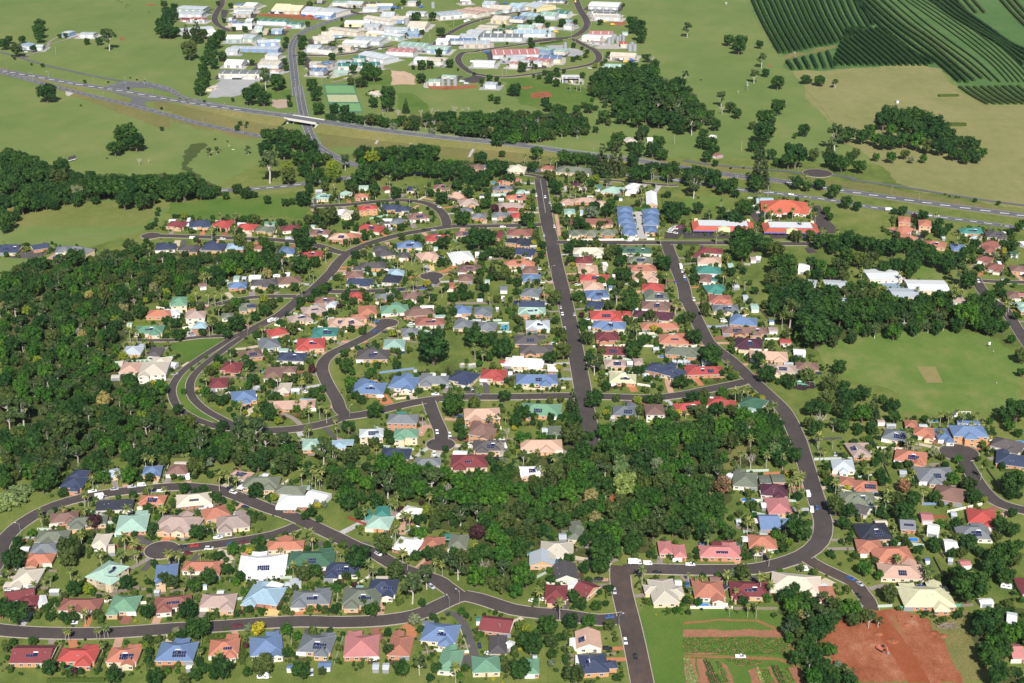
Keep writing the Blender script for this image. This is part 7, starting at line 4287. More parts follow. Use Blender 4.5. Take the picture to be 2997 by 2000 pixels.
for i, (n, ph, w, k, pl) in enumerate(RD):
    z = .16 + .0042*i; nr = normals(pl); b = MB()
    for (p, q, a, c) in zip(pl, pl[1:], nr, nr[1:]):
        for s0, s1 in ((-.5, 0), (0, .5)):
            b.face([(p[0]+a[0]*w*s0, p[1]+a[1]*w*s0, z), (p[0]+a[0]*w*s1, p[1]+a[1]*w*s1, z), (q[0]+c[0]*w*s1, q[1]+c[1]*w*s1, z), (q[0]+c[0]*w*s0, q[1]+c[1]*w*s0, z)][::-1])
    m = M_ASPHH if k == 'h' or n in ('straight',) and False else (M_ASPHR if n in ('bottomshort', 'dirtspur') else M_ASPH)
    ro = struct(link('road', b.mesh('road', [m])), 'asphalt of ' + ph); ROADOBJ[n] = ro
    if k == 'r':
        kb = MB()
        for sd in (-1, 1):
            for (p, q, a, c) in zip(pl, pl[1:], nr, nr[1:]):
                o0, o1 = w/2*sd, (w/2+.42)*sd
                mx, my = (p[0]+q[0])/2+a[0]*o0, (p[1]+q[1])/2+a[1]*o0
                d = near_road(mx, my, i)
                if d[0] < .3 or on_bulb(mx, my, -.2): continue
                A = [(p[0]+a[0]*o0, p[1]+a[1]*o0), (q[0]+c[0]*o0, q[1]+c[1]*o0), (q[0]+c[0]*o1, q[1]+c[1]*o1), (p[0]+a[0]*o1, p[1]+a[1]*o1)]
                if sd > 0: pass
                else: A = A[::-1]
                kb.prism([(x, y, .02) for x, y in A], [(x, y, z+.11) for x, y in A])
        link('kerb', kb.mesh('kerb', [M_KERB]), ro)
    mk = MB(); acc = 0.0
    def dash(p, q, a, off, wd, zz):
        mk.face([(p[0]+a[0]*(off-wd), p[1]+a[1]*(off-wd), zz), (q[0]+a[0]*(off-wd), q[1]+a[1]*(off-wd), zz), (q[0]+a[0]*(off+wd), q[1]+a[1]*(off+wd), zz), (p[0]+a[0]*(off+wd), p[1]+a[1]*(off+wd), zz)])
    if k == 'h' and w > 6:
        for j, (p, q, a) in enumerate(zip(pl, pl[1:], nr)):
            if j % 2 == 0: dash(p, q, a, 0.0, .16 if n != 'oldhwy' else .55, z+.005)
            for e in (-w/2+.7, w/2-.7): dash(p, q, a, e, .09, z+.005)
    if n in ('straight', 'middle', 'cross'):
        for j, (p, q, a) in enumerate(zip(pl, pl[1:], nr)):
            if n == 'straight' and j < 16 and near_road(p[0], p[1], i)[0] > 1: dash(p, q, a, 0.0, .09, z+.005)
    if mk.f: link('road_marking', mk.mesh('road_marking', [M_WHITE]), ro)
for n, x, y, r in BULB:
    z = .16 + .0042*(len(RD)+1)
    c = [(x+r*cos(t*2*pi/40), y+r*sin(t*2*pi/40)) for t in range(40)]
    b = MB(); b.face([(p[0], p[1], z) for p in c]); link('turning_circle', b.mesh('turning_circle', [M_ASPH]), ROADOBJ[n])
    kb = MB()
    for k in range(40):
        a0, a1 = k*2*pi/40, (k+1)*2*pi/40; mx, my = x+r*cos(a0+.08), y+r*sin(a0+.08)
        if near_road(mx, my)[0] < .1: continue
        A = [(x+r*cos(a0), y+r*sin(a0)), (x+(r+.42)*cos(a0), y+(r+.42)*sin(a0)), (x+(r+.42)*cos(a1), y+(r+.42)*sin(a1)), (x+r*cos(a1), y+r*sin(a1))]
        kb.prism([(p[0], p[1], .02) for p in A], [(p[0], p[1], z+.11) for p in A])
    link('kerb', kb.mesh('kerb', [M_KERB]), ROADOBJ[n])

# ------------------------------------------------------------------ highway on its bank, with the bridge over the industrial road
b, bank, mk, rail = MB(), MB(), MB(), MB(); nr = normals(HWL); Wd = 14.0
def gap(p): return -128 > p[0] > -193 and 1500 < p[1] < 1640
up_pts = [p for p in HWL]
ux = [q for q in RD if q[0] == 'underpass2'][0][4]
def over(p): return min(hypot(p[0]-q[0], p[1]-q[1]) for q in ux) < 15
for j, (p, q, a, c) in enumerate(zip(HWL, HWL[1:], nr, nr[1:])):
    z0, z1 = p[2]+.34, q[2]+.34
    def P(pt, n_, o, z): return (pt[0]+n_[0]*o, pt[1]+n_[1]*o, z)
    b.face([P(p,a,-Wd/2,z0), P(q,c,-Wd/2,z1), P(q,c,Wd/2,z1), P(p,a,Wd/2,z0)])
    mid = ((p[0]+q[0])/2, (p[1]+q[1])/2)
    if over(mid): continue
    for sd in (-1, 1):
        e0, e1 = 1.0+2.3*z0, 1.0+2.3*z1
        A = [P(p,a,sd*Wd/2,z0-.01), P(q,c,sd*Wd/2,z1-.01), P(q,c,sd*(Wd/2+e1),0.0), P(p,a,sd*(Wd/2+e0),0.0)]
        bank.face(A if sd < 0 else A[::-1])
    for e in (-Wd/2+.8, Wd/2-.8): mk.face([P(p,a,e-.1,z0+.006), P(q,c,e-.1,z1+.006), P(q,c,e+.1,z1+.006), P(p,a,e+.1,z0+.006)])
    if j % 2: mk.face([P(p,a,-.12,z0+.006), P(q,c,-.12,z1+.006), P(q,c,.12,z1+.006), P(p,a,.12,z0+.006)])
    if p[0] < -300 or p[0] > 250:
        if j % 2:
            mk.face([P(p,a,-1.9,z0+.007), P(p,a,-.4,z0+.007), P(q,c,1.2,z1+.007), P(q,c,-.3,z1+.007)][::-1])
    if p[2] > .8:
        for sd in (-1, 1):
            o = sd*(Wd/2+.35); rail.prism([P(p,a,o-.05,z0+.45), P(q,c,o-.05,z1+.45), P(q,c,o+.05,z1+.45), P(p,a,o+.05,z0+.45)], [P(p,a,o-.05,z0+.78), P(q,c,o-.05,z1+.78), P(q,c,o+.05,z1+.78), P(p,a,o+.05,z0+.78)], 0, True)
            rail.box(p[0]+a[0]*o-.07, p[1]+a[1]*o-.07, z0-.3, p[0]+a[0]*o+.07, p[1]+a[1]*o+.07, z0+.7)
hw = struct(link('highway', b.mesh('highway', [M_ASPHH])), 'two-lane highway crossing the scene on a grassy bank')
link('embankment', bank.mesh('embankment', [M_DRY]), hw); link('road_marking', mk.mesh('road_marking', [M_WHITE]), hw); link('guard_rail', rail.mesh('guard_rail', [M_STEEL]), hw)
op = [(p, n_) for p, n_ in zip(HWL, nr) if over(p)]
(p0, n0), (p1, n1) = op[0], op[-1]
mid = ((p0[0]+p1[0])/2, (p0[1]+p1[1])/2); ang = atan2(p1[1]-p0[1], p1[0]-p0[0]); Lb = hypot(p1[0]-p0[0], p1[1]-p0[1])+10
br = empty('highway_bridge', (mid[0], mid[1], 0), ang); zb = p0[2]
br['label'] = 'concrete highway bridge with two white piers over the industrial road'; br['category'] = 'bridge'
M_BRC = plain('bridge_concrete', (.58,.56,.52), .8, .12, .4)
d = MB(); d.box(-Lb/2, -Wd/2-.7, zb-1.3, Lb/2, Wd/2+.7, zb+.30, 0, True); link('deck', d.mesh('deck', [M_BRC]), br)
for sd in (-1, 1):
    d = MB(); d.box(-Lb/2, sd*(Wd/2+.55)-.18, zb+.30, Lb/2, sd*(Wd/2+.55)+.18, zb+1.25); link('parapet', d.mesh('parapet', [M_BRC]), br)
for u in (-.28, .28):
    d = MB(); d.prism([(u*Lb-.6,-4,0),(u*Lb+.6,-4,0),(u*Lb+.6,4,0),(u*Lb-.6,4,0)], [(u*Lb-.5,-4,zb-2),(u*Lb+.5,-4,zb-2),(u*Lb+.5,4,zb-2),(u*Lb-.5,4,zb-2)]); d.box(u*Lb-.9, -6, zb-2, u*Lb+.9, 6, zb-1.3, 0, True)
    link('pier', d.mesh('pier', [M_BRC]), br)
for u in (-.5, .5):
    d = MB(); s = 1 if u > 0 else -1
    d.prism([(u*Lb-s*3,-7,0.05),(u*Lb+s*6,-7,0.05),(u*Lb+s*6,7,0.05),(u*Lb-s*3,7,0.05)][::s], [(u*Lb-s*.4,-7,zb-.9),(u*Lb+s*6,-7,zb-.9),(u*Lb+s*6,7,zb-.9),(u*Lb-s*.4,7,zb-.9)][::s]); link('abutment', d.mesh('abutment', [M_BRC]), br)

# ------------------------------------------------------------------ houses
WIN = MB(); WIN.box(-.9,-.03,-.62,.9,.03,.62,0,True); WIN.face([(-.80,-.036,-.52),(-.04,-.036,-.52),(-.04,-.036,.52),(-.80,-.036,.52)],1); WIN.face([(.04,-.036,-.52),(.80,-.036,-.52),(.80,-.036,.52),(.04,-.036,.52)],1)
WIN_ME = WIN.mesh('window', [M_FRAME, M_GLASS])
def door_mesh(c, w, h):
    d = MB(); d.box(-w/2,-.04,0,w/2,.04,h); n = 4
    for k in range(1, n): d.box(-w/2+.05,-.06,h*k/n-.02,w/2-.05,-.035,h*k/n+.02)
    return d.mesh('garage_door', [c])
GAR = [door_mesh(plain('garage_cream', (.66,.62,.52), .5, .08, 1, .1), 4.8, 2.15), door_mesh(plain('garage_white', (.75,.74,.72), .5, .06, 1, .1), 4.8, 2.15), door_mesh(plain('garage_grey', (.24,.25,.27), .5, .08, 1, .1), 4.8, 2.15)]
DOOR_ME = MB(); DOOR_ME.box(-.48,-.04,0,.48,.04,2.1); DOOR_ME = DOOR_ME.mesh('door', [plain('door_paint', (.18,.10,.07), .5, .15)])
PAN = MB(); PAN.box(-.5,-.82,.10,.5,.82,.14,0,True); PAN.face([(-.46,-.78,.143),(.46,-.78,.143),(.46,.78,.143),(-.46,.78,.143)],1)
PAN_ME = PAN.mesh('solar_panel', [M_STEEL, M_SOLAR])
HTR = MB(); HTR.box(-1.0,-1.0,.08,1.0,.75,.16,1,True); HTR.tube([(-1.15,1.0,.34),(1.15,1.0,.34)], [.27,.27], 8, 0); HTR_ME = HTR.mesh('solar_heater', [plain('tank_white', (.7,.7,.7), .4, .05), M_SOLAR])
VENT = MB(); VENT.tube([(0,0,0),(0,0,.35),(0,0,.5)], [.17,.17,.26], 8); VENT_ME = VENT.mesh('roof_vent', [M_STEEL])
FOOT = []       # house footprints for keeping things clear: cx, cy, ang, L/2, W/2
def in_foot(x, y, m=0.0):
    for (cx, cy_, ca, sa, hl, hw_) in FG.get((int(x//25), int(y//25)), ()):
        dx, dy = x-cx, y-cy_
        if abs(dx*ca+dy*sa) < hl+m and abs(-dx*sa+dy*ca) < hw_+m: return True
    return False
FG = {}
def add_foot(cx, cy_, ang, hl, hw_):
    t = (cx, cy_, cos(ang), sin(ang), hl, hw_); FOOT.append(t); R_ = hypot(hl, hw_)+8
    for a in range(int((cx-R_)//25), int((cx+R_)//25)+1):
        for b_ in range(int((cy_-R_)//25), int((cy_+R_)//25)+1): FG.setdefault((a, b_), []).append(t)
def roof_block(b, caps, x0, x1, y0, y1, z, pitch, gable=(False, False), inner=None):
    """hip or gable roof on a rectangle whose ridge runs along x; fascia below, walls' gable triangles slot 1"""
    W_ = y1-y0; yc = (y0+y1)/2; rh = W_/2*pitch; run = min(W_/2, (x1-x0)*.47)
    xa = x0 if gable[0] else x0+run; xb = x1 if gable[1] else x1-run
    A, B_, C_, D_ = (x0,y0,z), (x1,y0,z), (x1,y1,z), (x0,y1,z); R0, R1 = (xa,yc,z+rh), (xb,yc,z+rh)
    b.face([A,B_,R1,R0], 0); b.face([C_,D_,R0,R1], 0)
    for g, f, (e0, e1), rr_ in ((gable[0], [D_,A,R0], (D_,A), R0), (gable[1], [B_,C_,R1], (B_,C_), R1)):
        if g:
            sx = .35 if rr_ is R0 else -.35
            b.face([(p[0]+sx, p[1], p[2]-.02) for p in f], 1)
        else: b.face(f, 0)
    lo = z-.2
    b.face([(x0,y0,lo),(x1,y0,lo),(x1,y0,z),(x0,y0,z)], 2); b.face([(x1,y1,lo),(x0,y1,lo),(x0,y1,z),(x1,y1,z)], 2)
    if not gable[0]: b.face([(x0,y1,lo),(x0,y0,lo),(x0,y0,z),(x0,y1,z)], 2)
    if not gable[1]: b.face([(x1,y0,lo),(x1,y1,lo),(x1,y1,z),(x1,y0,z)], 2)
    b.face([(x0,y0,lo),(x0,y1,lo),(x1,y1,lo),(x1,y0,lo)], 2)
    if caps is not None:
        segs = [(R0, R1)]
        if not gable[0]: segs += [(A, R0), (D_, R0)]
        if not gable[1]: segs += [(B_, R1), (C_, R1)]
        if inner is not None: segs = [s_ for s_ in segs if not (s_[0][0] == inner or s_[0][0] == inner)]
        for p, q in segs: caps.append((p, q))
    return rh
def rot_xy(b0, b1, pts_swap):
    """append block b1 (built along x) to b0 with axes mapped by function"""
    i = len(b0.v); b0.v += [pts_swap(p) for p in b1.v]; b0.f += [tuple(k+i for k in f) for f in b1.f]; b0.m += b1.m
IWALL = [plain('cladding_%d' % i, c, .6, .12, .5, .15) for i, c in enumerate([(.55,.52,.44), (.62,.53,.30), (.60,.60,.58), (.42,.43,.44), (.44,.48,.50), (.50,.42,.33), (.62,.62,.60), (.18,.28,.45), (.58,.56,.50), (.30,.40,.36)])]
HOUSE_N = 0
UNITS = 0
def house(x1, y1, x2, y2, W_, col, fl):
    global HOUSE_N
    rh_ = random.Random(int(x1*13+y1*7)); cx, cy_ = (x1+x2)/2, (y1+y2)/2; L = max(6.0, hypot(x2-x1, y2-y1)); ang = atan2(y2-y1, x2-x1)
    u, v = project(cx, cy_); ind = v < 262; near = v > 1080; midr = v > 620
    if not ind and 'f' not in re.sub(r'[nf]\d', '', fl): W_ *= 1.13
    rest = fl; wings = re.findall(r'([nf])(\d)', rest); rest = re.sub(r'[nf]\d', '', rest)
    low = 'f' in rest; two = '2' in rest; gab = 'g' in rest; sol = 's' in rest
    if 'n' in rest: wings.append(('n', '5'))
    if not wings and not ind and not low and not gab and L > 12.5 and W_ < L*1.25 and rh_.random() < .75: wings.append((rh_.choice('nnf'), rh_.choice('0189')))
    if ind and col == 'w': col = rh_.choice('wwlyl')
    if ind and W_ >= 14: hw_ = 5.2
    elif two: hw_ = 5.3
    else: hw_ = 2.75
    if low and not ind: hw_ = 3.4
    if not ind and L < W_*0.75 and not gab: pass
    root = empty('warehouse' if ind else 'house', (cx, cy_, 0), ang); HOUSE_N += 1
    add_foot(cx, cy_, ang, L/2, W_/2)
    wallm = rh_.choice(BRICKS[:5] if col not in 'wlcy' else BRICKS[2:]) if not ind else IWALL[rh_.randrange(len(IWALL))]
    pitch = .09 if low else (.20 if ind else (.40 if not gab else .42))
    if ind: pitch = .07 if low else .20
    swap = L < W_ and not gab and not low
    Lx, Wy = (W_, L) if swap else (L, W_)
    rf = MB(); caps = [] if (v > 800 and not low and not ind) else None
    gb = (True, True) if (gab or low or ind) else (False, False)
    rise = roof_block(rf, caps, -Lx/2, Lx/2, -Wy/2, Wy/2, hw_, pitch, gb)
    if swap: rf.v = [(-p[1], p[0], p[2]) for p in rf.v]; caps = None if caps is None else [tuple((-p[1], p[0], p[2]) for p in s_) for s_ in caps]
    wl = MB(); e = .45; wl.box(-L/2+e, -W_/2+e, 0, L/2-e, W_/2-e, hw_-.1)
    if abs(cos(ang)) > .45: sgn_near = -1.0 if cos(ang) > 0 else 1.0      # the local side that faces the viewer (or the right, for houses end-on)
    else: sgn_near = 1.0 if -sin(ang) > 0 else -1.0
    spans = []
    for (sd, t) in wings:
        t = float(t)/9; s_ = sgn_near if sd == 'n' else -sgn_near
        ww = min(8.0, max(5.5, L*.42)); pr = rh_.uniform(2.6, 4.2) if not ind else 5
        uc = -L/2+ww/2+t*(L-ww); hz = hw_-.006*(1+len(spans))
        wb = MB(); wc = [] if caps is not None else None
        gw = rh_.random() < .3
        roof_block(wb, wc, 0, W_/2+pr, -ww/2, ww/2, hz, pitch, (True, gw), inner=0)
        f = (lambda p, s_=s_, uc=uc: (uc+p[1]*(1 if s_ < 0 else -1), p[0]*s_, p[2]))
        rot_xy(rf, wb, f)
        if wc: caps += [tuple(f(p) for p in q) for q in wc]
        y_out = s_*(W_/2+pr-e); wl.box(uc-ww/2+e, min(0, y_out), 0, uc+ww/2-e, max(0, y_out), hz-.11)
        spans.append((s_, uc-ww/2, uc+ww/2, pr))
        c2 = (cx+cos(ang)*uc-sin(ang)*s_*(W_/2+pr/2), cy_+sin(ang)*uc+cos(ang)*s_*(W_/2+pr/2)); add_foot(c2[0], c2[1], ang, ww/2, pr/2+.5)
    link('wall', wl.mesh('wall', [wallm]), root)
    ro = link('roof', rf.mesh('roof', [roof_mat(col), wallm, M_TRIM if col not in 'wly' else plain('pale_gutter', (.7,.68,.62), .5, .08)]), root)
    if caps:
        cb = MB()
        for p, q in caps: cb.beam((p[0], p[1], p[2]+.02), (q[0], q[1], q[2]+.02), .13, 0, 4)
        cc = ROOF[col]; link('ridge_cap', cb.mesh('ridge_cap', [plain('cap_'+col, tuple(min(.85, c_*1.18+.02) for c_ in cc), .7, .1, 1)]), ro)
    # openings
    nwin = 0
    def put(me, name, lx, ly, lz, rz):
        return link(name, me, root, (lx, ly, lz), rz)
    cams = []
    for s_ in (-1, 1):
        n_w = (-sin(ang)*s_, cos(ang)*s_); cams.append((n_w[1], s_))
    face_s = min(cams)[1]
    if not ind:
        for s_ in (-1, 1):
            front = s_ == face_s; wall_y = s_*(W_/2-e); xs = []
            k = max(2, int(L/(3.8 if near else 5.0))) if front or near else (1 if midr else 0)
            for j in range(k): xs.append(-L/2+L*(j+.5)/k)
            gdone = False
            for j, xx in enumerate(xs):
                off = 0
                for (ss, a_, b_, pr) in spans:
                    if ss == s_ and a_-.8 < xx < b_+.8: off = pr if a_+.9 < xx < b_-.9 else None
                if off is None: continue
                yy = wall_y+s_*off
                if front and not gdone and (j == len(xs)-1 or j == 0) and rh_.random() < .38 and hw_ < 4:
                    put(rh_.choice(GAR), 'garage_door', xx, yy+s_*.03, .02, 0 if s_ < 0 else pi); gdone = True; continue
                if front and j == len(xs)//2 and hw_ < 4 and rh_.random() < .7: put(DOOR_ME, 'door', xx, yy+s_*.03, .02, 0 if s_ < 0 else pi); continue
                put(WIN_ME, 'window', xx, yy+s_*.02, 1.45, 0 if s_ < 0 else pi)
                if hw_ > 4: put(WIN_ME, 'window', xx, yy+s_*.02, 4.1, 0 if s_ < 0 else pi)
        if near or abs(sin(ang)) > .5:
            for s_ in (-1, 1):
                for yy in (-W_*.22, W_*.22): put(WIN_ME, 'window', s_*(L/2-e+.02), yy, 1.45 if hw_ < 4 else 4.1, pi/2*s_)
    else:
        k = max(1, int(L/10)); dm = GAR[HOUSE_N % 3]
        for j in range(k):
            o = put(dm, 'roller_door', -L/2+L*(j+.5)/k, face_s*(W_/2-e+.05), .02, 0 if face_s < 0 else pi); o.scale = (.9, 1, 1.6)
        if low or gab:
            sk = MB()
            for j in range(max(1, int(L/9))):
                xx = -L/2+L*(j+.5)/max(1, int(L/9))
                for s_ in (-1, 1): sk.face([(xx-.5, s_*W_*.08, hw_+(W_/2-W_*.08)*pitch+.03), (xx+.5, s_*W_*.08, hw_+(W_/2-W_*.08)*pitch+.03), (xx+.5, s_*W_*.44, hw_+(W_/2-W_*.44)*pitch+.03), (xx-.5, s_*W_*.44, hw_+(W_/2-W_*.44)*pitch+.03)][::s_])
            link('skylight', sk.mesh('skylight', [plain('fibreglass', (.66,.66,.6), .5, .1)]), ro)
    # things on the roof
    cs = face_s; slope = atan2(rise, Wy/2) if not swap else atan2(rise, Wy/2)
    if not ind and not swap:
        def onroof(me, name, xx, fr, parent=ro):
            yy = cs*W_/2*(1-fr); o = link(name, me, parent, (xx, yy, hw_+fr*W_/2*pitch+.02)); o.rotation_euler = (slope if cs < 0 else slope, 0, 0 if cs < 0 else pi); return o
        cl = L/2-min(W_/2, L*.47) if not gb[0] else L/2-1
        if sol:
            rows = rh_.choice((1, 2, 2)); cols = rh_.choice((4, 5, 6)); x0 = rh_.uniform(-cl, max(-cl, cl-cols*1.05)) if cl > 0 else -cols*.5
            if v > 560:
                for r_ in range(rows):
                    for c_ in range(cols): onroof(PAN_ME, 'solar_panel', x0+c_*1.06+.5, (.34 if rows == 2 else .5)+r_*1.72*cos(slope)/(W_/2))
            else:
                o = onroof(PAN_ME, 'solar_array', x0+cols*.5, .5); o.scale = (cols, 1.6, 1)
            if rh_.random() < .6: onroof(HTR_ME, 'solar_heater', max(-cl, min(cl, -x0)), .6)
        if near:
            for _ in range(2): onroof(VENT_ME, 'roof_vent', rh_.uniform(-cl, cl) if cl > 0 else 0, rh_.uniform(.35, .8))
    look = RNAME[col]+'-roofed'
    noun = 'industrial shed' if ind else ('two-storey house' if two else 'house')
    later(root, look, noun, cx, cy_, 'shed' if ind else 'house', 'buildings of the industrial estate' if ind else 'houses of the suburb')
    root['sol'] = 1 if (sol and not swap) else 0
    return root
HS = []
for s in HOUSES:
    a = s.split(); x1, y1, x2, y2, W_ = map(float, a[:5]); HS.append((x1, y1, x2, y2, W_, a[5]))
    house(x1, y1, x2, y2, W_, a[5], a[6])

# ------------------------------------------------------------------ sheds, carports, patio covers
shed_cache = {}
for s in SHEDS:
    a = s.split(); x1, y1, x2, y2, W_ = map(float, a[:5]); col = a[5]; cx, cy_ = (x1+x2)/2, (y1+y2)/2; L = max(2.2, hypot(x2-x1, y2-y1)); ang = atan2(y2-y1, x2-x1)
    att = in_foot(cx, cy_, .8); v = project(cx, cy_)[1]
    root = empty('carport' if att else 'shed', (cx, cy_, 0), ang); hh = 2.45 if W_ < 8 else 3.0
    rf = MB(); roof_block(rf, None, -L/2, L/2, -W_/2, W_/2, hh+(.35 if att else 0), .04 if att else .24, (True, True))
    wm = plain('shed_wall_'+col, tuple(.2+.6*c_ for c_ in ROOF[col]), .55, .1, .5, .1)
    link('roof', rf.mesh('roof', [roof_mat(col), wm, M_TRIM]), root)
    if att:
        for sx in (-1, 1):
            for sy in (-1, 1):
                p = MB(); p.box(sx*(L/2-.3)-.06, sy*(W_/2-.3)-.06, 0, sx*(L/2-.3)+.06, sy*(W_/2-.3)+.06, hh+.2); link('post', p.mesh('post', [M_FRAME]), root)
        later(root, RNAME[col], 'flat carport roof', cx, cy_, 'carport', 'carports and patio covers')
    else:
        wl = MB(); wl.box(-L/2+.15, -W_/2+.15, 0, L/2-.15, W_/2-.15, hh-.05); link('wall', wl.mesh('wall', [wm]), root)
        d = link('door', GAR[2 if col in 'wly' else 1], root, (0, -(W_/2-.15)-.05, .02)); d.scale = (min(1, L/5.5), 1, .9)
        add_foot(cx, cy_, ang, L/2, W_/2)
        later(root, RNAME[col]+'-roofed', 'garden shed', cx, cy_, 'shed', 'sheds behind the houses')

# ------------------------------------------------------------------ shop rows: red skirt roof, blue fascia, cream parapets
for s in SHOPS:
    x1, y1, x2, y2, W_ = nums(s); cx, cy_ = (x1+x2)/2, (y1+y2)/2; L = hypot(x2-x1, y2-y1); ang = atan2(y2-y1, x2-x1)
    root = empty('shop_row', (cx, cy_, 0), ang); add_foot(cx, cy_, ang, L/2, W_/2)
    cream = plain('shop_cream', (.72,.63,.36), .6, .08, .5); blue = plain('shop_blue', (.09,.13,.42), .5, .08)
    w = MB(); w.box(-L/2+1.2, -W_/2+4.2, 0, L/2-1.2, W_/2-1.2, 3.0); link('wall', w.mesh('wall', [cream]), root)
    r = MB(); r.box(-L/2+5.5, -W_/2+6.2, 2.9, L/2-5.5, W_/2-2.6, 5.2); link('roof', r.mesh('roof', [roof_mat('w')]), root)
    sk = MB()
    o = [(-L/2,-W_/2,3.1),(L/2,-W_/2,3.1),(L/2,W_/2,3.1),(-L/2,W_/2,3.1)]; i_ = [(-L/2+5.4,-W_/2+6.0,5.6),(L/2-5.4,-W_/2+6.0,5.6),(L/2-5.4,W_/2-2.5,5.6),(-L/2+5.4,W_/2-2.5,5.6)]
    for k in (0, 1, 3): sk.face([o[k], o[(k+1)%4], i_[(k+1)%4], i_[k]])
    link('skirt_roof', sk.mesh('skirt_roof', [roof_mat('Z')]), root)
    f = MB(); f.box(-L/2, -W_/2-.12, 2.4, L/2, -W_/2-.02, 3.2, 0, True); f.box(-L/2+5.4, -W_/2+5.9, 5.45, L/2-5.4, -W_/2+6.1, 5.8); link('fascia', f.mesh('fascia', [blue]), root)
    g = MB(); g.prism([(-5,-W_/2-.5,2.4),(5,-W_/2-.5,2.4),(5,-W_/2+3.5,2.4),(-5,-W_/2+3.5,2.4)], [(-5,-W_/2-.5,5.3),(5,-W_/2-.5,5.3),(5,-W_/2+3.5,5.3),(-5,-W_/2+3.5,5.3)], 0, True); g.face([(-5,-W_/2-.5,5.3),(5,-W_/2-.5,5.3),(0,-W_/2-.5,6.8)]); g.face([(5,-W_/2-.5,5.3),(5,-W_/2+3.5,5.3),(0,-W_/2+3.5,6.8),(0,-W_/2-.5,6.8)]); g.face([(-5,-W_/2+3.5,5.3),(-5,-W_/2-.5,5.3),(0,-W_/2-.5,6.8),(0,-W_/2+3.5,6.8)])
    link('gable_sign', g.mesh('gable_sign', [cream]), root)
    for k in range(9):
        p = MB(); xx = -L/2+.4+(L-.8)*k/8; p.box(xx-.12, -W_/2+.1, 0, xx+.12, -W_/2+.34, 2.6); link('post', p.mesh('post', [blue]), root)
        if k < 8:
            wn_ = link('window', WIN_ME, root, (xx+(L-.8)/16, -W_/2+4.15, 1.4)); wn_.scale = (2.4, 1, 1.6)
    for sx in (-1, 1):
        t = MB(); t.box(sx*(L/2-4)-1.4, W_/2-3.4, 4, sx*(L/2-4)+1.4, W_/2-1.0, 6.2); link('parapet', t.mesh('parapet', [cream]), root)
    later(root, 'red-roofed, blue-trimmed', 'row of shops', cx, cy_, 'shops', 'rows of shops')

# ------------------------------------------------------------------ driveways (given ones, then one for every house by a street that has none)
DRC = dict(O=(.45,.18,.09), P=(.48,.28,.20), n=(.26,.115,.08), m=(.27,.225,.195), k=(.10,.092,.09), y=(.52,.43,.31), Y=(.62,.46,.2), l=(.42,.41,.39), c=(.30,.36,.45))
DPTS = []
M_BED = ground_mat('mulch', [(.05,.035,.022), (.09,.06,.035), (.13,.085,.05)], s2=.8)
def strip(name, pl, w, z, m):
    pl = smooth_line(pl, 4.0) if len(pl) > 2 else pl; nr = normals(pl); b = MB()
    for (p, q, a, c) in zip(pl, pl[1:], nr, nr[1:]):
        b.face([(p[0]-a[0]*w/2, p[1]-a[1]*w/2, z), (q[0]-c[0]*w/2, q[1]-c[1]*w/2, z), (q[0]+c[0]*w/2, q[1]+c[1]*w/2, z), (p[0]+a[0]*w/2, p[1]+a[1]*w/2, z)])
    for i, p in enumerate(pl):
        DPTS.append(p)
        if i: q = pl[i-1]; DPTS.append(((p[0]+q[0])/2, (p[1]+q[1])/2))
    return struct(link(name, b.mesh(name, [m])))
def dmat(c): return ground_mat('drive_'+c, [shade(DRC[c], .8), DRC[c], shade(DRC[c], 1.15)], s1=.1, s2=.5, contrast=.15)
for i, s in enumerate(DRIVES):
    a = s.split(); strip('driveway', pairs([float(v) for v in a[2:]]), float(a[0]), .146+.0013*(i % 9), dmat(a[1]))
DG = {}
for p in DPTS: DG.setdefault((int(p[0]//15), int(p[1]//15)), []).append(p)
def near_drive(x, y, r):
    g = (int(x//15), int(y//15))
    return any(hypot(p[0]-x, p[1]-y) < r for a in (-1,0,1) for b in (-1,0,1) for p in DG.get((g[0]+a, g[1]+b), ()))
nd = 0
for (x1, y1, x2, y2, W_, col) in HS:
    cx, cy_ = (x1+x2)/2, (y1+y2)/2; L = hypot(x2-x1, y2-y1)
    if project(cx, cy_)[1] < 262 or near_drive(cx, cy_, max(L, W_)/2+6): continue
    rr = random.Random(int(cx*3+cy_)); t = rr.choice((.22, .78)); sx, sy = x1+(x2-x1)*t, y1+(y2-y1)*t
    d, ri, j = near_road(sx, sy, -1, 2)
    if ri < 0 or d > 42 or RD[ri][3] == 'h': continue
    e = RD[ri][4][j]; dl = hypot(e[0]-sx, e[1]-sy); e = (e[0]+(sx-e[0])/dl*(RD[ri][2]/2-.3), e[1]+(sy-e[1])/dl*(RD[ri][2]/2-.3))
    if any(in_foot(sx+(e[0]-sx)*f, sy+(e[1]-sy)*f) for f in (.55, .7, .85, .95)): continue
    strip('driveway', [e, (sx, sy)], rr.uniform(3, 4.5), .146+.0013*(nd % 9), dmat(rr.choice('OPnmmkyl'))); nd += 1
for p in DPTS: DG.setdefault((int(p[0]//15), int(p[1]//15)), []).append(p)
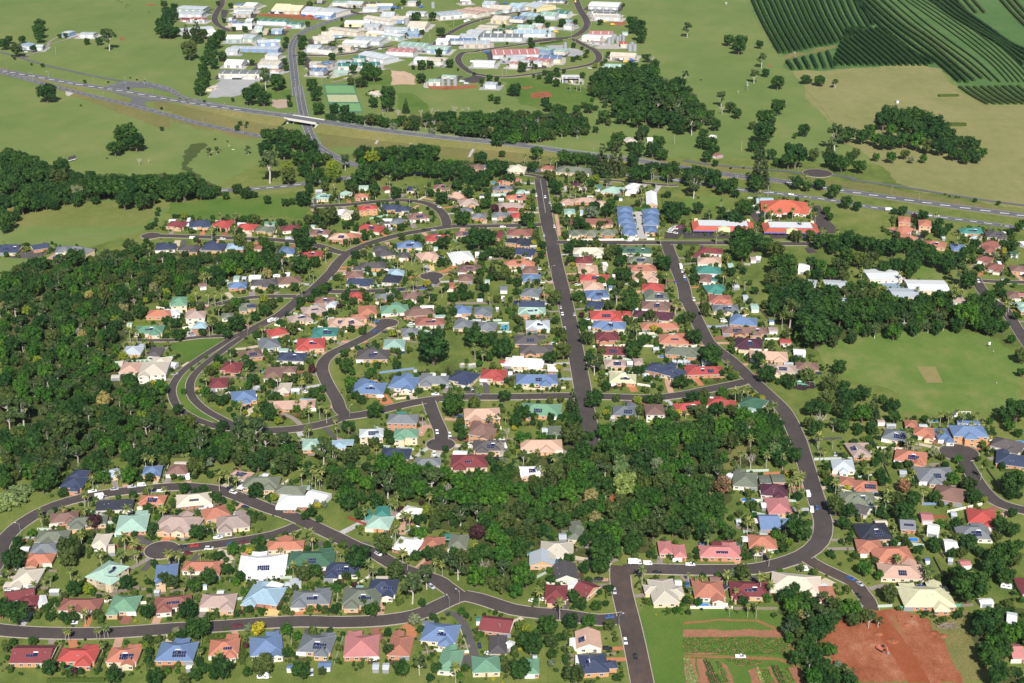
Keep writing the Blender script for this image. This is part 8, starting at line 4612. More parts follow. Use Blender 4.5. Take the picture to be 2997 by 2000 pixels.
for i, (hx, hy, ca, sa, hl, hw_) in enumerate(list(FOOT)):          # patios and planting beds beside the houses
    if hl < 4.5 or project(hx, hy)[1] < 300: continue
    rr = random.Random(i)
    for kk in range(2):
        if rr.random() < .35: continue
        sd, lx = rr.choice((-1, 1)), rr.uniform(-hl*.6, hl*.6); ly = sd*(hw_+rr.uniform(.5, 2.5)); a_, b_ = rr.uniform(1.5, 4), rr.uniform(1.2, 2.6)
        po = [(hx+ca*(lx+u_)-sa*(ly+w_), hy+sa*(lx+u_)+ca*(ly+w_)) for u_, w_ in ((-a_,-b_),(a_,-b_),(a_,b_),(-a_,b_))]
        if any(near_road(*c_)[0] < 1 for c_ in po): continue
        if kk: struct(flat('garden_bed', po, .10+.0042*(i % 8), M_BED, jag=.5, seed=i))
        else: struct(flat('patio', po, .139+.0008*(i % 8), dmat(rr.choice('OPmmlyk'))))
na = 0
for (x1, y1, x2, y2, W_, col) in HS:          # hard-standing round the industrial sheds
    cx, cy_ = (x1+x2)/2, (y1+y2)/2
    if project(cx, cy_)[1] > 262: continue
    L = hypot(x2-x1, y2-y1); an = atan2(y2-y1, x2-x1); hl, hw_ = L/2+5, W_/2+8
    po = [(cx+cos(an)*u_-sin(an)*w_, cy_+sin(an)*u_+cos(an)*w_) for u_, w_ in ((-hl,-hw_),(hl,-hw_),(hl,hw_),(-hl,hw_))]
    struct(flat('yard', po, .02+.0042*(na % 22), (M_CONC, M_ASPH, M_GRAV, M_CONC)[na % 4], jag=.6, seed=na)); na += 1

# ------------------------------------------------------------------ tree prototypes, all in a unit box (width 1, height 1)
LEAF = dict(d=leaf_mat('leaf_dark', (.012,.036,.010), (.040,.084,.020)), c=leaf_mat('leaf_deep', (.013,.036,.011), (.034,.070,.019)), g=leaf_mat('leaf_bright', (.020,.064,.010), (.064,.140,.022)),
    y=leaf_mat('leaf_lime', (.09,.125,.016), (.18,.21,.03)), o=leaf_mat('leaf_olive', (.028,.046,.014), (.074,.098,.029)), e=leaf_mat('leaf_gum', (.027,.050,.018), (.074,.105,.040)),
    G=leaf_mat('leaf_grey', (.10,.12,.07), (.19,.21,.13)), u=leaf_mat('leaf_purple', (.03,.012,.016), (.075,.03,.036)), Y=leaf_mat('leaf_yellow', (.19,.17,.015), (.34,.30,.035)),
    L=leaf_mat('leaf_pale', (.08,.12,.035), (.17,.22,.085)), k=leaf_mat('leaf_khaki', (.14,.12,.045), (.25,.215,.095)), z=leaf_mat('leaf_gold', (.16,.15,.015), (.30,.26,.04)),
    f=leaf_mat('leaf_blossom', (.10,.07,.03), (.34,.15,.09)), n=leaf_mat('leaf_conifer', (.018,.036,.012), (.045,.07,.022)), a=leaf_mat('leaf_hoop', (.03,.045,.02), (.06,.075,.03)),
    b=leaf_mat('leaf_shrub', (.035,.06,.014), (.085,.115,.028)), h=leaf_mat('leaf_vine', (.10,.14,.05), (.19,.24,.10)), p=leaf_mat('leaf_palm', (.05,.075,.02), (.13,.155,.05), (.24,.22,.08)),
    x=plain('dead_wood', (.42,.37,.32), .85, .25, 2))
def leafquad(b, c, n, s, r, tone):
    n = Vector(n); u = n.orthogonal().normalized(); u.rotate(Matrix.Rotation(r.uniform(0, 6.28), 3, n)); w = n.cross(u); c = Vector(c)
    s2 = s*r.uniform(.5, .9)
    b.face([c-u*s-w*s2, c+u*s-w*s2*.6, c+u*s*.8+w*s2, c-u*s*.7+w*s2*.8], 0, tone)
def lobes_mesh(lobes, r, leaf, dens, W0, H0):
    """leaf clumps over a set of spheres, with a solid heart so the sky does not show through everywhere"""
    b = MB()
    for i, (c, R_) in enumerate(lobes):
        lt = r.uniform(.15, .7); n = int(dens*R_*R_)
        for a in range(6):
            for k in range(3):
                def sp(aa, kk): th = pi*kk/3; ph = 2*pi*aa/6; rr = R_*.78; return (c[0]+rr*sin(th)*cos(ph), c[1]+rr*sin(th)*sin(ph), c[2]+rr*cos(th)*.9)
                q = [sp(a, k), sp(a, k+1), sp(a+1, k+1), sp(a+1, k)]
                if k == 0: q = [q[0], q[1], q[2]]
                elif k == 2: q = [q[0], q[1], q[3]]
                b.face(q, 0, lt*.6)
        for _ in range(n):
            v = Vector((r.gauss(0,1), r.gauss(0,1), r.gauss(.15,1))).normalized()
            if v.z < -.75: continue
            p = Vector(c)+v*R_*r.uniform(.78, 1.1)
            if any(j != i and (p-Vector(c2)).length < R2*.72 for j, (c2, R2) in enumerate(lobes)): continue
            nn = (v+Vector((r.gauss(0,.4), r.gauss(0,.4), r.gauss(.1,.4)))).normalized()
            leafquad(b, p, nn, leaf*r.uniform(.6, 1.3), r, min(1, max(0, lt+r.gauss(0, .2))))
    b.v = [(p[0]/W0, p[1]/W0, p[2]/H0) for p in b.v]; return b
def limbs(pts_list, rads, W0, H0, n=6):
    b = MB()
    for pl, rd in zip(pts_list, rads): b.tube(pl, rd, n)
    b.v = [(p[0]/W0, p[1]/W0, p[2]/H0) for p in b.v]; return b
def broad(seed, leafm, base=.16, W0=10., H0=10., nl=15, lr=(.23,.36), leaf=.42, dens=20, spread=.64, bark=None, trunk=.35):
    r = random.Random(seed); a = W0/2; cz = H0*(base+1)/2; ch = H0*(1-base)/2; L_ = []
    for i in range(nl):
        ph = i*2.4+r.uniform(-.4,.4); t = (i+.5)/nl; zz = -0.75+1.5*t+r.uniform(-.1,.1); rr = sqrt(max(0, 1-zz*zz*.8))*spread*r.uniform(.75, 1.12)
        R_ = a*r.uniform(*lr); L_.append(((a*rr*cos(ph), a*rr*sin(ph), cz+zz*ch*.72), R_))
    L_ += [((r.uniform(-.1,.1)*a, r.uniform(-.1,.1)*a, cz+ch*.3), a*.42), ((0,0,cz-ch*.2), a*.45)]
    cr = lobes_mesh(L_, r, leaf, dens, W0, H0).mesh('crown', [leafm])
    tp = [[(0,0,0),(r.uniform(-.2,.2),r.uniform(-.2,.2),H0*base),(0,0,cz)]]; rd = [[trunk*1.3, trunk, trunk*.5]]
    for c, R_ in r.sample(L_, 5): tp.append([(0,0,H0*base*.9),(c[0]*.5,c[1]*.5,(H0*base+c[2])/2),c]); rd.append([trunk*.55, trunk*.4, trunk*.15])
    return cr, limbs(tp, rd, W0, H0).mesh('trunk', [bark or M_BARK])
def gum(seed, leafm):
    r = random.Random(seed); W0, H0 = 9., 12.; L_ = []; tp = [[(0,0,0),(.3,0,H0*.3),(-.1,.2,H0*.55),(.1,0,H0*.85)]]; rd = [[.34,.28,.2,.08]]
    for i in range(13):
        ph = i*2.4; zz = H0*r.uniform(.5, .93); rr = r.uniform(.2, .72)*W0/2*(1.15-abs(zz/H0-.68)*1.4); c = (rr*cos(ph), rr*sin(ph), zz); L_.append((c, W0/2*r.uniform(.2,.33)))
        if i % 2 == 0: tp.append([(0,0,H0*.38),(c[0]*.6,c[1]*.6,zz*.8),c]); rd.append([.15,.1,.04])
    return lobes_mesh(L_, r, .42, 22, W0, H0).mesh('crown', [leafm]), limbs(tp, rd, W0, H0).mesh('trunk', [M_BARKP])
def conifer(seed, leafm, W0=5., H0=10., tiers=9, pw=1.0, base=.06):
    r = random.Random(seed); L_ = []
    for i in range(tiers):
        t = i/(tiers-1); z = H0*(base+.02+(.93-base)*t); R0 = W0/2*(1-t)**pw*.66+.16*W0/2; k = max(3, int(7*(1-t)+2))
        for j in range(k): ph = 2*pi*j/k+i*.7; L_.append(((R0*cos(ph), R0*sin(ph), z+r.uniform(-.2,.2)), max(.32, W0/2*(.36-.2*t))))
    return lobes_mesh(L_, r, .3, 16, W0, H0).mesh('crown', [leafm]), limbs([[(0,0,0),(0,0,H0*.9)]], [[.22,.05]], W0, H0).mesh('trunk', [M_BARK])
def palm(seed):
    r = random.Random(seed); W0, H0 = 5.6, 8.6; b = MB(); top = Vector((.15, .1, 8.0))
    nf = 17
    for i in range(nf):
        ph = i*2.399; el = radians(62-95*(i/nf)); ln = r.uniform(2.6, 3.1); p = top.copy(); d = Vector((cos(ph)*cos(el), sin(ph)*cos(el), sin(el))); tone = r.uniform(.3, .9) if i < nf-4 else r.uniform(.85, 1)
        side = Vector((-sin(ph), cos(ph), 0)); pts_ = []
        for k in range(6): pts_.append(p.copy()); p = p+d*(ln/5); d = (d+Vector((0,0,-.23))).normalized()
        for k in range(5):
            w0, w1 = [(.10,.42,.55,.5,.34,.06)[j] for j in (k, k+1)]
            for s in (-1, 1):
                b.face([pts_[k], pts_[k+1], pts_[k+1]+side*s*w1+Vector((0,0,-.34*w1)), pts_[k]+side*s*w0+Vector((0,0,-.34*w0))], 0, min(1, tone+r.uniform(-.1,.1)))
    b.v = [(p[0]/W0, p[1]/W0, p[2]/H0) for p in b.v]
    t = limbs([[(0,0,0),(.05,.02,3),(.12,.08,6.6),tuple(top)]], [[.24,.17,.15,.2]], W0, H0, 7)
    return b.mesh('crown', [LEAF['p']]), t.mesh('trunk', [plain('palm_trunk', (.36,.33,.28), .85, .2, 2)])
def dead(seed):
    r = random.Random(seed); W0, H0 = 7., 9.; b = MB()
    def br(p, d, ln, rad, dep):
        q = p+d*ln; b.tube([tuple(p), tuple(q)], [rad, rad*.6], 4)
        if dep:
            for _ in range(3): br(p+d*ln*r.uniform(.55, 1), (d+Vector((r.gauss(0,.55), r.gauss(0,.55), r.gauss(.15,.3)))).normalized(), ln*r.uniform(.55,.75), rad*.55, dep-1)
    for k in range(4): ph = k*1.6; br(Vector((0,0,2.2)), Vector((cos(ph)*.5, sin(ph)*.5, .9)).normalized(), 2.4, .13, 3)
    b.v = [(p[0]/W0, p[1]/W0, p[2]/H0) for p in b.v]; b.tone = None
    return b.mesh('branches', [LEAF['x']]), limbs([[(0,0,0),(0,0,2.4)]], [[.26,.16]], W0, H0).mesh('trunk', [LEAF['x']])
PROTO = {}
for i in range(3): PROTO['d%d' % i] = broad(11+i, LEAF['d'], base=(.10,.16,.2)[i], nl=(17,15,18)[i])
for k in 'gocyGuYLkzf':
    if k == 'L': PROTO['L0'] = broad(60, LEAF['L'], base=.05, W0=8, H0=12, nl=22, lr=(.26,.4), spread=.6, dens=24)
    elif k == 'c': PROTO['c0'] = broad(61, LEAF['c'], base=.05, nl=26, lr=(.2,.28), spread=.76, leaf=.34, dens=30)
    else:
        PROTO[k+'0'] = broad(70+ord(k), LEAF[k], base=.12)
        if k in 'go': PROTO[k+'1'] = broad(170+ord(k), LEAF[k], base=.2, nl=18, lr=(.2,.32), spread=.7)
PROTO['e0'] = gum(5, LEAF['e']); PROTO['e1'] = gum(6, LEAF['e'])
PROTO['n0'] = conifer(3, LEAF['n']); PROTO['a0'] = conifer(4, LEAF['a'], W0=6, H0=14, tiers=11, pw=.7, base=.04)
PROTO['p0'] = palm(1); PROTO['p1'] = palm(2); PROTO['x0'] = dead(3)
PROTO['b0'] = broad(91, LEAF['b'], base=.02, W0=2.4, H0=1.9, nl=9, lr=(.3,.45), leaf=.17, dens=110, spread=.55, trunk=.06); PROTO['b1'] = broad(92, LEAF['c'], base=.02, W0=2.4, H0=1.9, nl=9, lr=(.3,.45), leaf=.17, dens=110, spread=.55, trunk=.06)
PROTO['h0'] = broad(93, LEAF['h'], base=0, W0=8, H0=3, nl=14, lr=(.16,.26), leaf=.3, dens=34, spread=.8, trunk=.1)
def variants(k): return [q for q in PROTO if q[0] == k]
TLOOK = dict(d=('dark green round-crowned', 'tree'), c=('very dark dense dome-shaped', 'tree'), g=('bright green leafy', 'tree'), o=('olive-brown spreading', 'tree'), y=('lime-yellow rounded', 'tree'), G=('silvery grey-green', 'tree'),
    u=('purple-leaved', 'tree'), Y=('bright yellow', 'tree'), L=('pale-leaved vine-draped', 'tree'), k=('khaki-crowned', 'tree'), z=('golden-green', 'tree'), f=('orange-flowering', 'tree'), e=('open-crowned gum', 'tree'),
    n=('dark conical', 'conifer'), a=('tall tiered', 'pine'), p=('slender-trunked', 'palm'), x=('bare grey dead', 'tree'), b=('clipped rounded', 'shrub'), h=('low pale-green', 'vine mound'))
TR = []
TH = dict(c=1.05, g=1.05, o=1.05, e=1.35, G=.95, u=1.1, x=1.3, L=1.5, n=2.0, a=2.3, b=.75, h=.3, f=1.1)      # height to width
for s in TREES:
    a = s.split(); w = float(a[2]); TR.append((float(a[0]), float(a[1]), w, min(11, max(6.5, w*1.75)) if a[3] == 'p' else w*TH.get(a[3], 1.0), a[3]))
def show(t):
    sc = 4400/hypot(t[1], CAM_H); return t[2]*t[3]*sc*sc*(.35 if t[4] == 'p' else 1)
FIRST = {}
PLACED = []          # every tree: x, y, width, height
STUFF = []
TGRID = {}
def reg(t):
    PLACED.append(t); TGRID.setdefault((int(t[0]//20), int(t[1]//20)), []).append(t)
def stand(t, pk):
    x, y, w, h, k = t
    names = {'p':'palm', 'b':'shrub', 'n':'conifer', 'a':'pine_tree', 'x':'dead_tree', 'e':'gum_tree', 'h':'vine_mound'}
    root = empty(names.get(k, 'tree'), (x, y, 0), rng.uniform(0, 6.28)); cr, tk = PROTO[pk]
    c = link('branches' if k == 'x' else ('foliage' if k in 'bh' else 'crown'), cr, root, (0,0,0), 0, (w, w, h)); t_ = link('trunk' if k not in 'bh' else 'stem', tk, root, (0,0,0), 0, (w, w, h))
    if pk not in FIRST: FIRST[pk] = (c, t_)
    lk, nn = TLOOK[k]; big = 'huge ' if w > 16 else ('' if k in 'pbh' else ('large ' if w > 9 else ''))
    later(root, big+lk, nn, x, y, {'palm':'palm', 'shrub':'shrub', 'conifer':'tree', 'pine':'tree', 'vine mound':'shrub'}.get(nn, 'tree'), {'p':'palms of the gardens', 'b':'garden shrubs'}.get(k, 'large trees of the suburb and paddocks'))
TR.sort(key=lambda t: -show(t))
nT = nP = nB = 0
seen_kind = set()
for t in TR:
    k = t[4]; vs_ = variants(k); pk = vs_[int(abs(t[0]*7+t[1]*3)) % len(vs_)]; reg(t)
    if k == 'p': ok = nP < 190; nP += ok
    elif k in 'bh': ok = nB < 190; nB += ok
    else: ok = nT < 296; nT += ok
    if not ok and pk not in FIRST: ok = True
    if ok: stand(t, pk)
    else: STUFF.append((t[0], t[1], t[2], t[3], pk, 'f' if k not in 'bh' else 'g'))
for pk in PROTO:
    if pk not in FIRST: stand((rng.uniform(-20, 20), 905, 4, 4, pk[0]), pk)

# ------------------------------------------------------------------ the rest of the woods and the garden planting
HC = [(p[0], p[1], max(p[4], p[5])) for p in FOOT]
HPX = {}
for (hx, hy, ca, sa, hl, hw_) in FOOT:
    u, v = project(hx, hy, 3); s_ = 4400/hypot(hy, CAM_H); HPX.setdefault((int(u//120), int(v//120)), []).append((u, v, (abs(ca)*hl+abs(sa)*hw_)*s_, hy))
def hides(x, y, w, h, k=1.0):
    u, v = project(x, y, h*.55); s_ = 4400/hypot(y, CAM_H); g = (int(u//120), int(v//120))
    for a in (-1,0,1):
        for b_ in (-1,0,1):
            for (hu, hv, hr, hy) in HPX.get((g[0]+a, g[1]+b_), ()):
                if y < hy+4 and abs(u-hu) < hr*k+w*s_*.38*k and abs(v-hv) < (8+w*s_*.42)*k: return True
    return False
def clear(x, y, w, m=.6):
    if in_foot(x, y, w*.25+m): return False
    d = near_road(x, y)
    if d[0] < w*.28+m or on_bulb(x, y, w*.3+m) or near_drive(x, y, w*.2+2.0): return False
    return True
def crowd(x, y, r):
    g = (int(x//20), int(y//20))
    return any(hypot(t[0]-x, t[1]-y) < (t[2]*.5+r)*.62 for a in (-1,0,1) for b in (-1,0,1) for t in TGRID.get((g[0]+a, g[1]+b), ()))
CLEARINGS = [pairs(nums(s.split(' ', 1)[1])) for s in AREAS if s.split()[0] in ('drygrass', 'path')]
for (n, spc, poly) in FPOLY:
    r = random.Random(n); xs = [p[0] for p in poly]; ys = [p[1] for p in poly]; y = min(ys)
    cand = []
    while y < max(ys):
        x = min(xs)
        while x < max(xs): cand.append((x+r.uniform(-.45,.45)*spc, y+r.uniform(-.45,.45)*spc)); x += spc*.85
        y += spc*.85
    for x, y in cand:
        if not pip(x, y, poly): continue
        w = r.choices([r.uniform(5, 8), r.uniform(8, 12), r.uniform(12, 17)], [4, 5, 2.2])[0]; h = w*r.uniform(.95, 1.3) if w < 12 else w*r.uniform(.8, 1.05)
        if r.random() < .12: h *= 1.25
        k_ = (CAM_H-h*.6)/CAM_H; gx, gy_ = x, y; x, y = x*k_, y*k_            # the outline is that of the crowns; the stem stands nearer
        if any(pip(gx, gy_, q_) for q_ in CLEARINGS) or near_road(gx, gy_)[0] < w*.3 or on_bulb(gx, gy_, w*.3): continue
        if crowd(x, y, w*.34) or not clear(x, y, w) or hides(x, y, w, h): continue
        pk = r.choices(['d0','d1','d2','g0','g1','o0','o1','e0','e1','c0','y0','k0','x0'], [16,16,16,13,12,6,6,12,11,10,1.5,1,1.6] if 'upper-left' not in n else [20,20,20,2,2,3,3,2,2,20,0,1,0])[0]
        reg((x, y, w, h, pk[0])); STUFF.append((x, y, w, h, pk, 'f'))
    for _ in range(int(len(cand)*.9)):
        x, y = r.choice(cand); x += r.uniform(-4, 4); y += r.uniform(-4, 4); w = r.uniform(2.2, 4.5)
        if pip(x, y, poly) and clear(x, y, w) and not hides(x, y, w, w*.8): STUFF.append((x, y, w, w*.8, r.choice(['b0','b1','h0','b0']), 'g'))
rg = random.Random(21)
for (hx, hy, ca, sa, hl, hw_) in FOOT:                  # shrubs and small trees around each house
    if project(hx, hy)[1] < 262 or hl < 3.6: continue
    for _ in range(38):
        side = rg.choice((0, 1, 2, 3)); off = rg.uniform(.8, 7.5)
        if side < 2: lx, ly = rg.uniform(-hl-3, hl+3), (hw_+off)*(1 if side else -1)
        else: lx, ly = (hl+off)*(1 if side == 2 else -1), rg.uniform(-hw_-3, hw_+3)
        x, y = hx+ca*lx-sa*ly, hy+sa*lx+ca*ly; tall = rg.random() < .3
        w = rg.uniform(2.6, 5.4) if tall else rg.uniform(.9, 2.3); h = w*rg.uniform(.8, 1.2)
        if not clear(x, y, w, .2) or crowd(x, y, w*.3) or (w > 1.9 and hides(x, y, w, h, .62)): continue
        pk = rg.choices(['b0','b1','d0','g0','o0','G0','u0','Y0','p0','y0'], [30,16,10,10,6,3,1.2,1.4,6 if tall else 0,3])[0]
        if pk[0] == 'p': w, h = rg.uniform(3.4, 4.6), rg.uniform(4.5, 7)
        reg((x, y, w, h, 'b')); STUFF.append((x, y, w, h, pk, 'g'))
def scatter(name, items, label, cat):
    keys = sorted({i[4] for i in items}); me = bpy.data.meshes.new(name); me.from_pydata([(i[0], i[1], 0.0) for i in items], [], [])
    a = me.attributes.new('which', 'INT', 'POINT'); a.data.foreach_set('value', [keys.index(i[4]) for i in items])
    a = me.attributes.new('size', 'FLOAT_VECTOR', 'POINT'); a.data.foreach_set('vector', [c for i in items for c in (i[2], i[2], i[3])])
    a = me.attributes.new('turn', 'FLOAT_VECTOR', 'POINT'); a.data.foreach_set('vector', [c for i in items for c in (0, 0, rng.uniform(0, 6.28))])
    o = link(name, me); stuff(o, label, cat)
    ng = bpy.data.node_groups.new(name, 'GeometryNodeTree'); ng.interface.new_socket('Geometry', in_out='INPUT', socket_type='NodeSocketGeometry'); ng.interface.new_socket('Geometry', in_out='OUTPUT', socket_type='NodeSocketGeometry')
    gi, go = ng.nodes.new('NodeGroupInput'), ng.nodes.new('NodeGroupOutput'); jn = ng.nodes.new('GeometryNodeJoinGeometry'); ng.links.new(jn.outputs[0], go.inputs[0])
    def attr(n_, t_):
        q = ng.nodes.new('GeometryNodeInputNamedAttribute'); q.data_type = t_; q.inputs['Name'].default_value = n_; return q.outputs[0]
    which, size, turn = attr('which', 'INT'), attr('size', 'FLOAT_VECTOR'), attr('turn', 'FLOAT_VECTOR')
    for i, k in enumerate(keys):
        j2 = ng.nodes.new('GeometryNodeJoinGeometry')
        for ob in FIRST[k]:
            oi = ng.nodes.new('GeometryNodeObjectInfo'); oi.inputs['Object'].default_value = ob; oi.transform_space = 'ORIGINAL'; oi.inputs['As Instance'].default_value = False; ng.links.new(oi.outputs['Geometry'], j2.inputs[0])
        g2 = ng.nodes.new('GeometryNodeGeometryToInstance'); ng.links.new(j2.outputs[0], g2.inputs[0])
        cm = ng.nodes.new('FunctionNodeCompare'); cm.data_type = 'INT'; cm.operation = 'EQUAL'; ins = [s_ for s_ in cm.inputs if s_.type == 'INT']; ng.links.new(which, ins[0]); ins[1].default_value = i
        ip = ng.nodes.new('GeometryNodeInstanceOnPoints'); ng.links.new(gi.outputs[0], ip.inputs['Points']); ng.links.new(cm.outputs[0], ip.inputs['Selection']); ng.links.new(g2.outputs[0], ip.inputs['Instance'])
        er = ng.nodes.new('FunctionNodeEulerToRotation'); ng.links.new(turn, er.inputs[0]); ng.links.new(er.outputs[0], ip.inputs['Rotation']); ng.links.new(size, ip.inputs['Scale']); ng.links.new(ip.outputs[0], jn.inputs[0])
    md = o.modifiers.new('scatter', 'NODES'); md.node_group = ng
scatter('woodland', [i for i in STUFF if i[5] == 'f'], 'dense woods and smaller trees filling the gullies and gardens', 'woodland')
scatter('undergrowth', [i for i in STUFF if i[5] == 'g'], 'low garden planting and undergrowth between houses and trees', 'undergrowth')
print('trees', len(PLACED), 'stuff', len(STUFF))

# ------------------------------------------------------------------ orchard rows, hedges, crop beds
def leafy_strip(pl, w, h, r, per_m, leaf, bumpy=1.0):
    b = MB(); pl = smooth_line(pl, 3.0) if len(pl) > 2 else pl; tot = 0
    for p, q in zip(pl, pl[1:]):
        L = hypot(q[0]-p[0], q[1]-p[1]); n = max(1, int(L/(w*.8))); d = ((q[0]-p[0])/L, (q[1]-p[1])/L) if L else (1, 0)
        nx, ny = -d[1], d[0]
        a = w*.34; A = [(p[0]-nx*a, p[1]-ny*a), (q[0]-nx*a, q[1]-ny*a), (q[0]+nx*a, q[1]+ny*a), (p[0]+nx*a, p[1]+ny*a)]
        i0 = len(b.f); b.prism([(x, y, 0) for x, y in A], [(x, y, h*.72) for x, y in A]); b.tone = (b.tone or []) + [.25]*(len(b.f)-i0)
        for _ in range(max(2, int(L*per_m))):
            t = r.random(); th = r.uniform(-.1, pi+.1); s_ = 1+bumpy*.22*sin((tot+t*L)*2*pi/max(2.2, w*.95)); cx = p[0]+(q[0]-p[0])*t; cy_ = p[1]+(q[1]-p[1])*t; off = cos(th)*w/2*s_*r.uniform(.8, 1.05)
            z = h*(.28+.62*max(0, sin(th))*s_*r.uniform(.85, 1.05)) if sin(th) > .25 else h*r.uniform(.08, .6)
            nn = Vector((nx*cos(th)+r.gauss(0,.3), ny*cos(th)+r.gauss(0,.3), max(.1, sin(th))+r.gauss(0,.2))).normalized()
            leafquad(b, (cx+nx*off, cy_+ny*off, z), nn, leaf*r.uniform(.6, 1.3), r, min(1, max(0, .4+r.gauss(0,.2))))
        tot += L
    return b
ro_ = random.Random(5)
for s in ORCHARD:
    a = nums(s); pl = pairs(a[2:]); w, h = a[0], a[1]; b = leafy_strip(pl, w, h, ro_, 6.0 if w > 3 else 3.0, .55 if w > 3 else .4, 1.5)
    o = link('orchard_row', b.mesh('orchard_row', [LEAF['d'] if w > 4.6 else LEAF['o']])); mx, my = pl[len(pl)//2]
    later(o, 'young thin' if w < 3 else ('low shaggy' if h < 3 else 'dark green clipped'), 'orchard row', mx, my, 'orchard row', 'rows of the orchard')
for s in HEDGES:
    a = nums(s); pl = pairs(a[2:]); w, h = a[0], a[1]; b = leafy_strip(pl, w, h, ro_, 16, .2, .6)
    o = link('hedge', b.mesh('hedge', [LEAF['b'] if int(pl[0][0]) % 3 else LEAF['y' if int(pl[0][1]) % 2 else 'g']])); later(o, 'long leafy' if len(pl) > 2 else 'straight leafy', 'hedge', pl[0][0], pl[0][1], 'hedge', 'garden hedges')
CM = dict(crop=LEAF['g'], cropd=LEAF['c'], cropy=LEAF['L'])
for i, (k, poly) in enumerate(CROPS):
    struct(flat('crop_bed', poly, .142+.0042*(i % 4), M_TILL, jag=.3, seed=i)); xs = [p[0] for p in poly]; ys = [p[1] for p in poly]; b = MB(); r = random.Random(i)
    wide = max(xs)-min(xs) > 20; st = 1.1; c = min(ys) if wide else min(xs)
    e = max(ys) if wide else max(xs)
    while c < e:
        q = min(xs) if wide else min(ys); qe = max(xs) if wide else max(ys)
        while q < qe:
            x, y = (q, c+r.uniform(-.15,.15)) if wide else (c+(q-min(ys))*-.12+r.uniform(-.15,.15), q); q += .42
            if not pip(x, y, poly) or r.random() < .1: continue
            for _ in range(3): leafquad(b, (x+r.gauss(0,.18), y+r.gauss(0,.15), r.uniform(.15,.5)), Vector((r.gauss(0,.4), r.gauss(0,.4), 1)).normalized(), r.uniform(.28,.5), r, .4+.6*r.random())
        c += st
    if b.f: stuff(link('crop_rows', b.mesh('crops', [CM[k]])), 'rows of low green vegetables in red soil', 'crops')

# ------------------------------------------------------------------ vehicles
def hull(b, prof, y, y2, mi=0):
    """side profile (x, z) extruded across, narrowed to y2 above the waist"""
    zs = [p[1] for p in prof]; zm = max(zs)
    def w(p): return y if p[1] < zm*.75 else y2
    i = len(b.v); n = len(prof); b.v += [(p[0], -w(p), p[1]) for p in prof]+[(p[0], w(p), p[1]) for p in prof]
    for k in range(n): b.f.append((i+(k+1)%n, i+k, i+n+k, i+n+(k+1)%n)); b.m.append(mi)
    b.f.append(tuple(range(i, i+n))); b.m.append(mi); b.f.append(tuple(reversed(range(i+n, i+2*n)))); b.m.append(mi)
def green(b, x0, x1, t0, t1, z0, z1, y0, y1, mi=0):
    b.prism([(x0,-y0,z0),(x1,-y0,z0),(x1,y0,z0),(x0,y0,z0)], [(t0,-y1,z1),(t1,-y1,z1),(t1,y1,z1),(t0,y1,z1)], mi)
VC = {}
